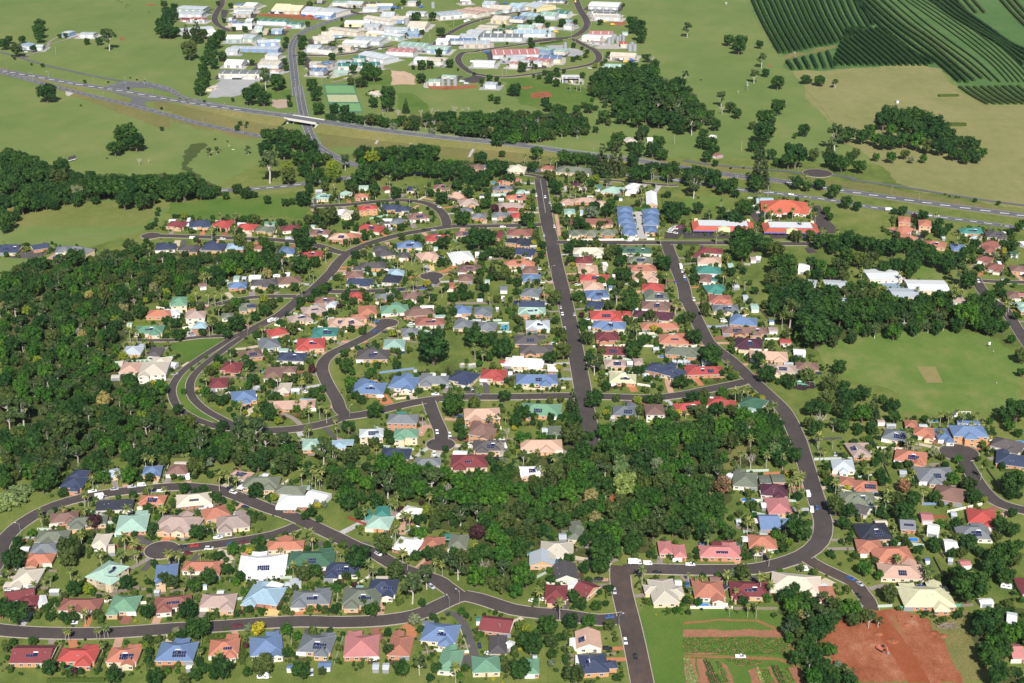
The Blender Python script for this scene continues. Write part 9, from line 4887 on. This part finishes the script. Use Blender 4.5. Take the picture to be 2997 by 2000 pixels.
def vmesh(t, c):
    if (t, c) in VC: return VC[(t, c)]
    pm = plain('paint_'+c, PAINT[c], .3, .05, .5, 0, 0, .5); P_ = []; b, g = MB(), MB()
    if t == 'c':
        hull(b, [(-2.2,.28),(2.15,.28),(2.28,.5),(2.2,.72),(1.1,.90),(-1.6,.94),(-2.2,.86),(-2.28,.5)], .88, .84); green(g, -1.75,1.05,-1.15,.25,.9,1.36,.80,.64); b.box(-1.12,-.63,1.36,.22,.63,1.41); wl = [(-1.4,1.4)]
    elif t == 's':
        hull(b, [(-2.3,.32),(2.2,.32),(2.35,.6),(2.25,.86),(1.2,1.02),(-2.25,1.06),(-2.38,.6)], .92, .90); green(g, -2.2,1.15,-2.0,.35,1.02,1.62,.86,.72); b.box(-2.0,-.72,1.62,.34,.72,1.68); wl = [(-1.45,1.5)]
    elif t == 'u':
        hull(b, [(-2.5,.4),(2.4,.4),(2.55,.65),(2.45,.9),(1.5,1.05),(-.3,1.08),(-.35,.8),(-2.5,.8)], .9, .88); green(g, -.35,1.45,-.2,.75,1.05,1.66,.84,.72); b.box(-.2,-.71,1.66,.74,.71,1.72)
        for s in (-1, 1): b.box(-2.5, s*.86-.05, .8, -.4, s*.86+.05, 1.12)
        b.box(-2.55,-.9,.8,-2.45,.9,1.12); wl = [(-1.6,1.6)]
    elif t == 'v':
        hull(b, [(-2.5,.32),(2.3,.32),(2.5,.7),(2.2,1.15),(1.6,1.95),(-2.4,2.0),(-2.5,.6)], .95, .88); green(g, .6,2.08,.7,1.55,1.2,1.8,.955,.90); wl = [(-1.5,1.6)]
    elif t == 'k':
        hull(b, [(-2.7,.5),(2.4,.5),(2.8,.9),(2.6,1.9),(2.2,2.45),(-2.5,2.5),(-2.75,1.8)], 1.15, 1.12); b.beam((2.4,0,.5),(4.0,0,.45),.08)
        for s in (-1, 1): g.box(-1.8, s*1.15-.02, 1.45, -.6, s*1.15+.02, 2.05); g.box(.6, s*1.15-.02, 1.45, 1.7, s*1.15+.02, 2.05)
        b.box(-1.0,-.4,2.5,-.2,.4,2.62); wl = [(-.35,.35)]
    elif t == 't':
        b.box(-3.4,-1.15,.9,1.6,1.15,2.9,0,True); hull(b, [(1.8,.5),(3.5,.5),(3.55,1.2),(3.2,2.2),(1.8,2.3)], 1.05, 1.0); green(g, 2.2,3.42,2.25,3.22,1.35,2.1,1.06,1.02); wl = [(-2.2,2.7)]
    elif t == 'T':
        b.box(-8,-1.25,1.1,5,1.25,3.7,0,True); hull(b, [(5.4,.6),(8.4,.6),(8.5,1.4),(7.6,2.9),(5.4,3.0)], 1.2, 1.15); green(g, 6.3,8.1,6.4,7.7,1.7,2.7,1.21,1.17); wl = [(-6.5,7.0)]
    elif t == 'b':
        n = 7
        for k in range(n):
            x0, x1 = -2.4+5*k/n, -2.4+5*(k+1)/n; f = lambda x: .95*(1-max(0, (x-.2)/2.5)**2)**.5
            a_, c_ = max(.03, f(x0)), max(.03, f(x1))
            b.face([(x0,-a_,1.1),(x1,-c_,1.15),(x1,-c_*.4,.55),(x0,-a_*.4,.5)][::-1]); b.face([(x0,a_,1.1),(x1,c_,1.15),(x1,c_*.4,.55),(x0,a_*.4,.5)]); b.face([(x0,-a_*.9,1.0),(x1,-c_*.9,1.05),(x1,c_*.9,1.05),(x0,a_*.9,1.0)]); b.face([(x0,-a_*.4,.5),(x0,a_*.4,.5),(x1,c_*.4,.55),(x1,-c_*.4,.55)])
        b.face([(-2.4,-.95,1.1),(-2.4,-.38,.5),(-2.4,.38,.5),(-2.4,.95,1.1)]); green(g, -.2,.9,.1,.5,1.05,1.6,.7,.6); b.beam((2.2,0,.5),(3.2,0,.45),.06); b.box(-2.3,-.5,.3,2.2,-.4,.42,0,True); b.box(-2.3,.4,.3,2.2,.5,.42,0,True); wl = [(-.5,-.5)]
    r = .33 if t not in 'tT' else .48; w = MB()
    n = 12; yy = .11 if t not in 'tT' else .16
    a = [(r*cos(2*pi*k/n), -yy, r+r*sin(2*pi*k/n)) for k in range(n)]; w.prism(a, [(p[0], yy, p[2]) for p in a], 0, True)
    hub = [(r*.55*cos(2*pi*k/n), 0, r+r*.55*sin(2*pi*k/n)) for k in range(n)]
    w.face([(p[0], -yy-.01, p[2]) for p in hub], 1); w.face([(p[0], yy+.01, p[2]) for p in hub][::-1], 1)
    yo = {'c':.8,'s':.84,'u':.84,'v':.87,'k':1.1,'t':1.0,'T':1.1,'b':.9}[t]
    VC[(t, c)] = (b.mesh('body', [pm]), g.mesh('glazing', [M_GLASS]), w.mesh('wheel', [M_TYRE, M_STEEL]), sorted(set(wl[0])), yo)
    return VC[(t, c)]
VN = dict(c=('car','car'), s=('wagon','car'), u=('utility truck','utility'), v=('van','van'), k=('caravan','caravan'), t=('truck','truck'), T=('semi-trailer','truck'), b=('boat on a trailer','boat'))
VON = dict(c='car', s='wagon', u='utility_truck', v='van', k='caravan', t='truck', T='semi_trailer', b='trailer_boat')
for s in VEHICLES:
    a = s.split(); x, y, g, t, c = float(a[0]), float(a[1]), radians(float(a[2])), a[3], a[4]; d, ri, j = near_road(x, y)
    if d < 0 and RD[ri][3] == 'r' and t in 'csuvkt':
        pl = RD[ri][4]; p, q = pl[max(0, j-1)], pl[min(len(pl)-1, j+1)]; ta = atan2(q[1]-p[1], q[0]-p[0]); g = ta if cos(ta-g) > 0 else ta+pi
    z = .16+.0042*(ri+1) if d < 0 else (.15 if near_drive(x, y, 3) else .10)
    bm, gm, wm, wx, yo = vmesh(t, c); root = empty(VON[t], (x, y, z), g)
    link('body', bm, root)
    link('glazing', gm, root)
    if project(x, y)[1] > 620:
        for xx in wx:
            for sy in (-1, 1): link('wheel', wm, root, (xx, sy*yo, 0))
    else:
        for xx in wx[:2]: o = link('axle', wm, root, (xx, 0, 0)); o.scale = (1, yo*8.5, 1)
    later(root, PNAME[c], VN[t][0], x, y, VN[t][1], 'vehicles on streets, drives and yards')

# ------------------------------------------------------------------ fences: panels between posts
FCOL = dict(p=M_WOOD, n=M_WOOD, w=plain('fence_cream', (.70,.66,.57), .6, .1), l=plain('fence_sage', (.40,.48,.42), .6, .1), t=plain('fence_teal', (.11,.33,.26), .6, .1), B=plain('fence_blue', (.16,.24,.38), .6, .1), r=plain('fence_red', (.25,.05,.035), .7, .15), y=plain('wall_beige', (.56,.47,.34), .8, .12), d=plain('fence_dark', (.03,.03,.03), .7, .1), e=plain('fence_green', (.3,.5,.38), .6, .1), P=plain('fence_pink', (.5,.28,.2), .7, .1))
FN = dict(p='post-and-wire', n='grey timber', w='cream metal', l='pale sage metal', t='teal metal', B='blue picket', r='red stained timber', y='beige masonry', d='dark screened', e='pale green', P='pinkish brick')
PANELS = {}
for k, m in FCOL.items():
    b = MB(); b.box(-1.2,-.03,.05,1.2,.03,1.65,0,True); b.box(-1.24,-.06,0,-1.14,.06,1.75); 
    for j in range(7): b.box(-1.05+j*.35-.02,-.045,.1,-1.05+j*.35+.02,.045,1.6)
    if k == 'p':
        b = MB(); b.box(-1.24,-.07,0,-1.12,.07,1.3)
        for z in (.4,.75,1.1): b.beam((-1.2,0,z),(1.2,0,z),.012)
    PANELS[k] = b.mesh('fence_panel', [m])
for s in FENCES:
    a = s.split(); pl = pairs([float(v) for v in a[1:]]); u, v = project(*pl[0]); root = None
    root = empty('fence', (pl[0][0], pl[0][1], 0)); tot = 0
    for p, q in zip(pl, pl[1:]):
        L = hypot(q[0]-p[0], q[1]-p[1]); st = 2.4 if v > 500 and a[0] != 'p' else (4.8 if a[0] == 'p' else 9.6); n = max(1, round(L/st)); an = atan2(q[1]-p[1], q[0]-p[0])
        for k in range(n):
            t = (k+.5)/n; x, y = p[0]+(q[0]-p[0])*t, p[1]+(q[1]-p[1])*t
            if near_road(x, y)[0] < .3: continue
            o = link('fence_panel', PANELS[a[0]], root, (x-pl[0][0], y-pl[0][1], .08), an); o.scale = (L/n/2.4, 1, 1 if v > 500 else .8); tot += 1
    if tot: later(root, FN[a[0]], 'fence', pl[0][0], pl[0][1], 'fence', 'garden and paddock fences')
    else: bpy.data.objects.remove(root)

rf_ = random.Random(77); used = set(); nf_ = 0
LOTS = [t for t in FOOT if t[4] > 4.5 and project(t[0], t[1])[1] > 420]
for i, A in enumerate(LOTS):                      # boundary fences between neighbours
    nb = sorted((hypot(B[0]-A[0], B[1]-A[1]), j) for j, B in enumerate(LOTS) if j != i and hypot(B[0]-A[0], B[1]-A[1]) < 34)[:2]
    for d, j in nb:
        if d < 13 or (min(i, j), max(i, j)) in used: continue
        used.add((min(i, j), max(i, j))); B = LOTS[j]; mx, my = (A[0]+B[0])/2, (A[1]+B[1])/2; dx, dy = -(B[1]-A[1])/d, (B[0]-A[0])/d; an = atan2(dy, dx); ok = []
        for k in range(-5, 5):
            t = (k+.5)*2.4; x, y = mx+dx*t, my+dy*t
            if in_foot(x, y, .8) or near_road(x, y)[0] < 3.5 or near_drive(x, y, 2.2) or on_bulb(x, y, 3): continue
            ok.append((x, y))
        if len(ok) < 4 or nf_ > 210: continue
        nf_ += 1; c = rf_.choice('nnnwll'); root = empty('fence', (mx, my, 0)); near = project(mx, my)[1] > 1150
        for (x, y) in ok: link('fence_panel', PANELS[c], root, (x-mx, y-my, .08), an)
        later(root, FN[c], 'fence', mx, my, 'fence', 'garden and paddock fences')

# ------------------------------------------------------------------ street lamps, power poles
LP = MB(); LP.tube([(0,0,0),(0,0,7.0),(.5,0,7.7),(2.0,0,8.0)], [.11,.08,.06,.05], 6); LP_ME = LP.mesh('post', [M_STEEL]); LH = MB(); LH.box(1.8,-.16,7.93,2.7,.16,8.1,0,True); LH_ME = LH.mesh('lamp_head', [plain('lamp_white', (.7,.7,.7), .4, .05)])
PP = MB(); PP.tube([(0,0,0),(0,0,10.5)], [.19,.12], 7); PP_ME = PP.mesh('post', [plain('pole_timber', (.40,.36,.31), .85, .2, 2)]); PC = MB(); PC.box(-1.2,-.07,9.6,1.2,.07,9.8,0,True); PC.box(-.8,-.07,8.7,.8,.07,8.85,0,True)
for k in (-1.05,-.5,.5,1.05): PC.tube([(k,0,9.8),(k,0,10.05)], [.06,.05], 5)
PC_ME = PC.mesh('crossarm', [M_WOOD])
for s in LAMPS:
    x, y = nums(s); d, ri, j = near_road(x, y, -1, 2); an = 0
    if ri >= 0: e = RD[ri][4][j]; an = atan2(e[1]-y, e[0]-x)
    root = empty('street_lamp', (x, y, .1), an); link('post', LP_ME, root); link('lamp_head', LH_ME, root); later(root, 'curved-arm grey', 'street lamp', x, y, 'street lamp', 'street lamps')
for s in POLES:
    x, y = nums(s); root = empty('power_pole', (x, y, 0), .4); link('post', PP_ME, root); link('crossarm', PC_ME, root); later(root, 'timber', 'power pole', x, y, 'power pole', 'power poles')

# ------------------------------------------------------------------ pools, trampolines, tanks and silos
M_WATER = plain('pool_water', (.05,.30,.42), .08, .12, .8, spec=.5); M_WATB = plain('pool_water_blue', (.03,.22,.60), .1, .1, .8, spec=.5)
for i, s in enumerate(POOLS):
    x, y, w, d = nums(s); root = empty('swimming_pool', (x, y, 0)); n = 20; w, d = w/2, d/2
    rim = [(w*1.18*(abs(cos(t))**.6)*(1 if cos(t) > 0 else -1), d*1.2*(abs(sin(t))**.6)*(1 if sin(t) > 0 else -1)) for t in [2*pi*k/n for k in range(n)]]
    b = MB(); b.prism([(p[0], p[1], .0) for p in rim], [(p[0], p[1], .20) for p in rim]); link('surround', b.mesh('surround', [AREA_M['paved'] if i % 2 else M_CONC]), root)
    b = MB(); b.face([(p[0]*.82, p[1]*.82, .215) for p in rim]); link('water', b.mesh('water', [M_WATB if i in (0, 2, 8, 11) or i % 2 else M_WATER]), root); later(root, 'blue', 'swimming pool', x, y, 'pool', 'garden swimming pools')
for i, s in enumerate(TRAMPS):
    x, y = nums(s); root = empty('trampoline', (x, y, 0)); b = MB(); n = 20
    o = [(2.1*cos(2*pi*k/n), 2.1*sin(2*pi*k/n), .85) for k in range(n)]; q = [(1.75*cos(2*pi*k/n), 1.75*sin(2*pi*k/n), .85) for k in range(n)]
    for k in range(n): b.face([o[k], o[(k+1)%n], q[(k+1)%n], q[k]])
    link('rim', b.mesh('rim', [plain('rim_%d' % i, [(.02,.45,.18), (.06,.06,.07), (.04,.25,.55)][i], .5)]), root)
    b = MB(); b.face([(p[0], p[1], .84) for p in q]); link('mat', b.mesh('mat', [plain('tramp_mat', (.01,.012,.02), .6)]), root)
    for k in range(4): a_ = pi/4+k*pi/2; b = MB(); b.beam((1.9*cos(a_),1.9*sin(a_),0.05),(1.9*cos(a_),1.9*sin(a_),.85),.04); link('leg', b.mesh('leg', [M_STEEL]), root)
    later(root, ('green-rimmed', 'black', 'blue-rimmed')[i], 'round trampoline', x, y, 'trampoline')
for s in TANKS:
    x, y, d, h = nums(s); d = max(2.2, d); root = empty('silo' if h > 3 else 'water_tank', (x, y, 0)); b = MB(); b.tube([(0,0,0),(0,0,h)], [d/2,d/2], 18); link('drum', b.mesh('drum', [M_STEEL if h > 3 else plain('tank_black', (.02,.02,.025), .4)]), root)
    b = MB(); b.tube([(0,0,h),(0,0,h+d*.22),(0,0,h+d*.25)], [d/2+.05,.25,.1], 18); link('lid', b.mesh('lid', [M_STEEL if h > 3 else MATS['tank_black']]), root)
    if h > 3:
        for k in range(1, 4): b = MB(); b.tube([(0,0,h*k/4-.06),(0,0,h*k/4+.06)], [d/2+.04]*2, 18); link('band', b.mesh('band', [M_STEEL]), root)
    later(root, 'grey steel' if h > 3 else 'black', 'silo' if h > 3 else 'round water tank', x, y, 'silo' if h > 3 else 'tank', 'grain silos' if h > 3 else None)

# ------------------------------------------------------------------ oval furniture, playground, billboard, windmills, digger, logs
M_WP = plain('white_paint', (.78,.78,.77), .5, .06)
for s in SCREENS:
    x1, y1, x2, y2 = nums(s); L = hypot(x2-x1, y2-y1); root = empty('sight_screen', ((x1+x2)/2, (y1+y2)/2, 0), atan2(y2-y1, x2-x1)); flip = -1 if y1 < 860 else 1
    for k in range(5): b = MB(); xx = -L/2+L*k/4; b.box(xx-.12,-.12,0,xx+.12,.12,4.6); link('post', b.mesh('post', [M_WP]), root)
    for z in (1.0, 4.4): b = MB(); b.box(-L/2,-.1,z,L/2,.1,z+.25,0,True); link('rail', b.mesh('rail', [M_WP]), root)
    b = MB(); xa, xb = (L/4, L/2) if flip > 0 else (-L/2, -L/4); b.box(xa,-.2,.9,xb,-.12,4.7,0,True); link('board', b.mesh('board', [M_WP]), root)
    later(root, 'white framed', 'sight screen', (x1+x2)/2, (y1+y2)/2, 'sight screen')
for s in BOARDS:
    x, y = nums(s); root = empty('scoreboard', (x, y, 0)); b = MB(); b.beam((0,0,0),(0,0,3.2),.12); link('post', b.mesh('post', [M_STEEL]), root); b = MB(); b.box(-.7,-.1,2.2,.7,.1,4.2,0,True); link('board', b.mesh('board', [M_WP]), root); later(root, 'small white', 'board on a post', x, y, 'board')
def grow(name, verts, edges, rad, sub=1):
    me = bpy.data.meshes.new(name); me.from_pydata(verts, edges, []); o = bpy.data.objects.new(name, me); C.objects.link(o)
    md = o.modifiers.new('skin', 'SKIN'); sv = me.skin_vertices[0].data
    for i, r in enumerate(rad): sv[i].radius = (r, r); sv[i].use_root = i == 0
    o.modifiers.new('sub', 'SUBSURF').levels = sub
    dg = bpy.context.evaluated_depsgraph_get(); dg.update(); m2 = bpy.data.meshes.new_from_object(o.evaluated_get(dg)); bpy.data.objects.remove(o); m2.name = name; return m2
PM = grow('person', [(0,0,.95),(0,0,1.2),(0,0,1.42),(0,.02,1.53),(0,.03,1.64),(0,.02,1.74),(.1,0,.88),(.12,.02,.5),(.13,0,.09),(.13,-.14,.05),(-.1,0,.88),(-.12,-.06,.5),(-.13,.06,.09),(-.13,-.06,.05),(.2,0,1.4),(.28,.02,1.13),(.27,-.12,.92),(-.2,0,1.4),(-.28,.02,1.13),(-.27,-.1,.92)],
    [(0,1),(1,2),(2,3),(3,4),(4,5),(0,6),(6,7),(7,8),(8,9),(0,10),(10,11),(11,12),(12,13),(2,14),(14,15),(15,16),(2,17),(17,18),(18,19)], [.14,.13,.14,.06,.10,.07,.10,.07,.05,.04,.10,.07,.05,.04,.07,.05,.035,.07,.05,.035])
for m in (plain('skin', (.45,.27,.18), .6), plain('shirt_pale', (.6,.6,.58), .8), plain('trousers', (.06,.07,.1), .8)): PM.materials.append(m)
for p in PM.polygons: z = p.center.z; p.material_index = 2 if z < .95 else (1 if z < 1.46 else 0)
for s, t in zip(PEOPLE, ('person standing near the upper right edge of the oval', 'person standing out on the right of the oval', 'person walking beside the old highway verge')):
    x, y = nums(s); o = link('person', PM, None, (x, y, .02)); o['label'] = t; o['category'] = 'person'
CWM = grow('cow', [(0,0,1.05),(.75,0,1.1),(-.7,0,1.1),(1.15,0,1.2),(1.5,0,1.15),(1.8,0,.95),(.65,.22,.85),(.66,.24,.45),(.66,.24,.06),(.65,-.22,.85),(.7,-.24,.45),(.62,-.24,.06),(-.7,.22,.85),(-.62,.24,.5),(-.74,.24,.06),(-.7,-.22,.85),(-.66,-.24,.5),(-.7,-.24,.06),(-1.0,0,1.2),(-1.1,0,.6)],
    [(0,1),(0,2),(1,3),(3,4),(4,5),(1,6),(6,7),(7,8),(1,9),(9,10),(10,11),(2,12),(12,13),(13,14),(2,15),(15,16),(16,17),(2,18),(18,19)], [.42,.38,.36,.22,.17,.11,.16,.09,.07,.16,.09,.07,.18,.1,.07,.18,.1,.07,.06,.04])
CW = []
for n, c in (('black', (.02,.018,.016)), ('tan', (.42,.26,.13)), ('cream', (.62,.52,.38))): m = CWM.copy(); m.materials.append(plain('hide_'+n, c, .8, .15, 2)); CW.append((n, m))
for i, s in enumerate(CATTLE):
    x, y = nums(s); n, m = CW[i % 3 if project(x, y)[1] > 100 else 0]; o = link('cow', m, None, (x, y, .02), i*1.7); later(o, n, 'cow', x, y, 'cow', 'cattle in the paddocks')
for s in PLAY:
    x, y = nums(s); root = empty('climbing_frame', (x, y, .1)); gm = plain('play_green', (.22,.42,.34), .5)
    for px_, py_ in ((-1.5,-1),(1.5,-1),(-1.5,1),(1.5,1),(3.6,-1),(3.6,1)): b = MB(); b.beam((px_,py_,0),(px_,py_,3.2),.09); link('post', b.mesh('post', [gm]), root)
    for z, xa, xb in ((1.5,-1.5,1.5),(1.1,1.5,3.6)): b = MB(); b.box(xa,-1,z,xb,1,z+.12,0,True); link('deck', b.mesh('deck', [gm]), root)
    b = MB(); b.face([(-1.6,-1.1,3.1),(1.6,-1.1,3.1),(0,0,4.2)]); b.face([(1.6,-1.1,3.1),(1.6,1.1,3.1),(0,0,4.2)]); b.face([(1.6,1.1,3.1),(-1.6,1.1,3.1),(0,0,4.2)]); b.face([(-1.6,1.1,3.1),(-1.6,-1.1,3.1),(0,0,4.2)]); link('roof', b.mesh('roof', [gm]), root)
    b = MB(); b.prism([(3.6,-.4,1.1),(6.2,-.4,.2),(6.2,.4,.2),(3.6,.4,1.1)], [(3.6,-.4,1.25),(6.2,-.4,.35),(6.2,.4,.35),(3.6,.4,1.25)], 0, True); link('slide', b.mesh('slide', [gm]), root)
    root['label'] = 'green climbing frame with slide on the dark playground patch'; root['category'] = 'play frame'
    root = empty('swing_set', (x+8.5, y+.5, .1))
    for sx in (-1.8, 1.8):
        for sy in (-1.2, 1.2): b = MB(); b.beam((sx,sy,0),(sx*.9,0,2.6),.06); link('leg', b.mesh('leg', [gm]), root)
    b = MB(); b.beam((-1.7,0,2.6),(1.7,0,2.6),.07); link('crossbar', b.mesh('crossbar', [gm]), root)
    for sx in (-.7, .7): b = MB(); b.beam((sx-.2,0,2.6),(sx-.2,.1,.6),.02); b.beam((sx+.2,0,2.6),(sx+.2,.1,.6),.02); b.box(sx-.25,-.05,.55,sx+.25,.25,.6,0,True); link('swing', b.mesh('swing', [plain('swing_red', (.5,.1,.1), .6)]), root)
    root['label'] = 'swing set beside the climbing frame on the playground patch'; root['category'] = 'swings'
for s in BILLBOARD:
    x, y = nums(s); root = empty('billboard', (x, y, 0), .9)
    for sx in (-3, 3): b = MB(); b.beam((sx,0,0),(sx,0,3),.14); b.beam((sx,1.6,0),(sx,0,2.6),.1); link('post', b.mesh('post', [M_WOOD]), root)
    b = MB(); b.box(-4.5,-.12,1.8,4.5,.12,5.4,0,True); link('panel', b.mesh('panel', [plain('billboard_print', (.08,.07,.09), .5, .5, .5)]), root); b = MB(); b.box(-4.6,-.16,1.2,4.6,.1,1.8,0,True); link('ledge', b.mesh('ledge', [M_WP]), root)
    root['label'] = 'dark billboard with white base above the upper-left woods'; root['category'] = 'billboard'
for i, s in enumerate(MILLS):
    x, y = nums(s); root = empty('windmill', (x, y, 0), .5); b = MB()
    for sx, sy in ((-1,-1),(1,-1),(1,1),(-1,1)): b = MB(); b.beam((sx*1.1,sy*1.1,0),(sx*.15,sy*.15,7.4),.07); link('leg', b.mesh('leg', [M_STEEL]), root)
    b = MB()
    for k in range(12): a_ = 2*pi*k/12; b.face([(.35*cos(a_),-.5,7.5+.35*sin(a_)),(1.5*cos(a_),-.5,7.5+1.5*sin(a_)),(1.5*cos(a_+.36),-.62,7.5+1.5*sin(a_+.36)),(.35*cos(a_+.36),-.58,7.5+.35*sin(a_+.36))])
    link('rotor', b.mesh('rotor', [M_STEEL]), root); b = MB(); b.box(-.03,.3,7.2,.03,2.0,7.9,0,True); b.beam((0,-.5,7.5),(0,.5,7.5),.08); link('tail_vane', b.mesh('tail_vane', [M_WP]), root)
    later(root, 'steel farm', 'windmill', x, y, 'windmill', 'farm windmills')
for s in DIGGER:
    x, y = nums(s); root = empty('excavator', (x, y, .12), -.9); om = plain('digger_paint', (.55,.17,.10), .45, .12)
    for sy in (-1, 1): b = MB(); hull(b, [(-1.9,.25),(-1.6,0),(1.6,0),(1.9,.25),(1.9,.55),(1.6,.8),(-1.6,.8),(-1.9,.55)], .28, .28); b.v = [(p[0], p[1]+sy*1.05, p[2]) for p in b.v]; link('track', b.mesh('track', [M_TYRE]), root)
    b = MB(); b.box(-1.9,-1.25,.85,1.1,1.25,1.75,0,True); link('body', b.mesh('body', [om]), root); b = MB(); green(b, -.2,1.2,0,1.0,1.75,2.8,.5,.45); b.v = [(p[0], p[1]+.7, p[2]) for p in b.v]; link('cab', b.mesh('cab', [M_GLASS]), root)
    b = MB(); b.beam((1.0,-.3,1.5),(3.4,-.3,3.6),.26); link('boom', b.mesh('boom', [om]), root); b = MB(); b.beam((3.4,-.3,3.6),(4.6,-.3,1.3),.2); link('stick', b.mesh('stick', [om]), root); b = MB(); hull(b, [(4.2,1.3),(5.0,1.2),(5.1,.5),(4.5,.15),(3.9,.5)], .5, .5); b.v = [(p[0], p[1]-.3, p[2]) for p in b.v]; link('bucket', b.mesh('bucket', [M_STEEL]), root)
    root['label'] = 'orange tracked excavator parked on the red dirt site'; root['category'] = 'excavator'
for s in LOGS:
    x, y = nums(s); root = empty('log_pile', (x, y, .1), .1); r = random.Random(2)
    for k in range(34):
        b = MB(); cx, cy_ = r.uniform(-4, 4), r.uniform(-2.4, 2.4); an = r.gauss(.1, .35); L = r.uniform(2, 5); z = .25+r.random()*max(0, 1.5-abs(cy_)*.4); b.tube([(cx-cos(an)*L/2, cy_-sin(an)*L/2, z), (cx+cos(an)*L/2, cy_+sin(an)*L/2, z+r.uniform(-.2,.5))], [r.uniform(.12,.26)]*2, 6); link('log', b.mesh('log', [M_WOOD]), root)
    root['label'] = 'heap of cut logs on the cleared ground by the red dirt'; root['category'] = 'log pile'

for i, (x, y, w, h) in enumerate([(183.5,612,2.4,.9),(205.5,619,2.2,.8),(209,616.5,1.8,.7),(178,618,2.0,.8),(194,626,1.8,.6)]):
    r = random.Random(i); b = MB(); n, mrings = 14, 5; rg_ = []
    for k in range(mrings):
        t = k/(mrings-1); rg_.append([(w*(1-t)*cos(2*pi*j/n)*r.uniform(.85,1.15)*1.2, w*(1-t)*sin(2*pi*j/n)*r.uniform(.85,1.15), h*(t**.8)*r.uniform(.9,1.1)) for j in range(n)])
    for a_, c_ in zip(rg_, rg_[1:]):
        for j in range(n): b.face([a_[j], a_[(j+1)%n], c_[(j+1)%n], c_[j]])
    o = link('soil_heap', b.mesh('soil_heap', [M_DIRT]), None, (x, y, .1)); later(o, 'low red', 'soil heap', x, y, 'soil heap', 'soil heaps on the dirt site')

# ------------------------------------------------------------------ air: a thin haze over the whole place
HZ = MB(); HZ.box(-5050, -1550, -1.0, 5050, 9050, 430.0, 0, True)
hm = bpy.data.materials.new('haze_air'); hm.use_nodes = True; hm.node_tree.nodes.clear()
pv = hm.node_tree.nodes.new('ShaderNodeVolumePrincipled'); pv.inputs['Density'].default_value = 0.000012; pv.inputs['Color'].default_value = (.80,.88,1.0,1); pv.inputs['Anisotropy'].default_value = 0.1
ho = hm.node_tree.nodes.new('ShaderNodeOutputMaterial'); hm.node_tree.links.new(pv.outputs[0], ho.inputs['Volume'])
hz = link('haze', HZ.mesh('haze', [hm])); hz['kind'] = 'stuff'; hz['label'] = 'thin pale air haze over the whole view'

# ------------------------------------------------------------------ labels: look, then which one along which street or by which ground
ORD = 'first second third fourth fifth sixth seventh eighth ninth tenth eleventh twelfth thirteenth fourteenth fifteenth sixteenth seventeenth eighteenth nineteenth twentieth'.split()
def ordinal(n):
    if n <= 20: return ORD[n-1]
    t = {2:'twenty',3:'thirty',4:'forty',5:'fifty',6:'sixty',7:'seventy',8:'eighty',9:'ninety'}[n//10]; return t+('ieth' if False else '')+('-'+ORD[n % 10-1] if n % 10 else '') if n % 10 else t[:-1]+'ieth'
ANCH = []
for s in ANCHORS:
    n, r = s.split('|'); x, y, q = nums(r); ANCH.append((n, x, y, q*1.6))
def where(x, y, noun):
    if noun == 'orchard row': return ('in', 'the orchard', 0)
    for n, spc, poly in FPOLY:
        if pip(x, y, poly): return ('in', 'the '+n, 0)
    for n, ax, ay, r in ANCH:
        if hypot(x-ax, (y-ay)*.8) < r*1.3: return ('on' if 'paddock' in n or 'oval' in n or 'site' in n or 'plots' in n else 'by', n, 0)
    d, i, j = near_road(x, y, -1, 3)
    if i < 0:
        n = min(ANCH, key=lambda a: hypot(x-a[1], y-a[2])); return ('near', n[0], 0)
    pl = RD[i][4]; p, q = pl[max(0, j-1)], pl[min(len(pl)-1, j+1)]; u0, v0 = project(*p); u1, v1 = project(*q); u, v = project(x, y); uc, vc = project(*pl[j])
    if d < -.3: return ('on', RD[i][1], 0 if abs(u1-u0) > abs(v1-v0) else 1)
    if abs(u1-u0) > abs(v1-v0): return ('above' if v < vc else 'below', RD[i][1], 0)
    return ('left of' if u < uc else 'right of', RD[i][1], 1)
buckets = {}
for (o, look, noun, x, y, cat, grp) in LABELS:
    sd, an, ax = where(x, y, noun); extra = ''
    buckets.setdefault((look, noun, sd, an), []).append((o, x, y, cat, grp, ax))
for (look, noun, sd, an), l in buckets.items():
    ax = l[0][5]; l.sort(key=lambda t: project(t[1], t[2])[ax])
    for i, (o, x, y, cat, grp, _) in enumerate(l):
        if len(l) == 1: lab = '%s %s %s %s' % (look, noun, sd, an)
        else: lab = '%s %s %s %s %s, %s from the %s' % (ordinal(i+1), look, noun, sd, an, '', ('left', 'top')[ax]) if False else '%s %s from the %s, %s %s' % (ordinal(i+1), look+' '+noun, ('left', 'top')[ax], sd, an)
        if o.get('sol'): lab = lab.replace(' house', ' solar-panelled house', 1)
        o['label'] = lab; o['category'] = cat
        if grp: o['group'] = grp
        if 'sol' in o: del o['sol']
print('objects', len(scene.objects))
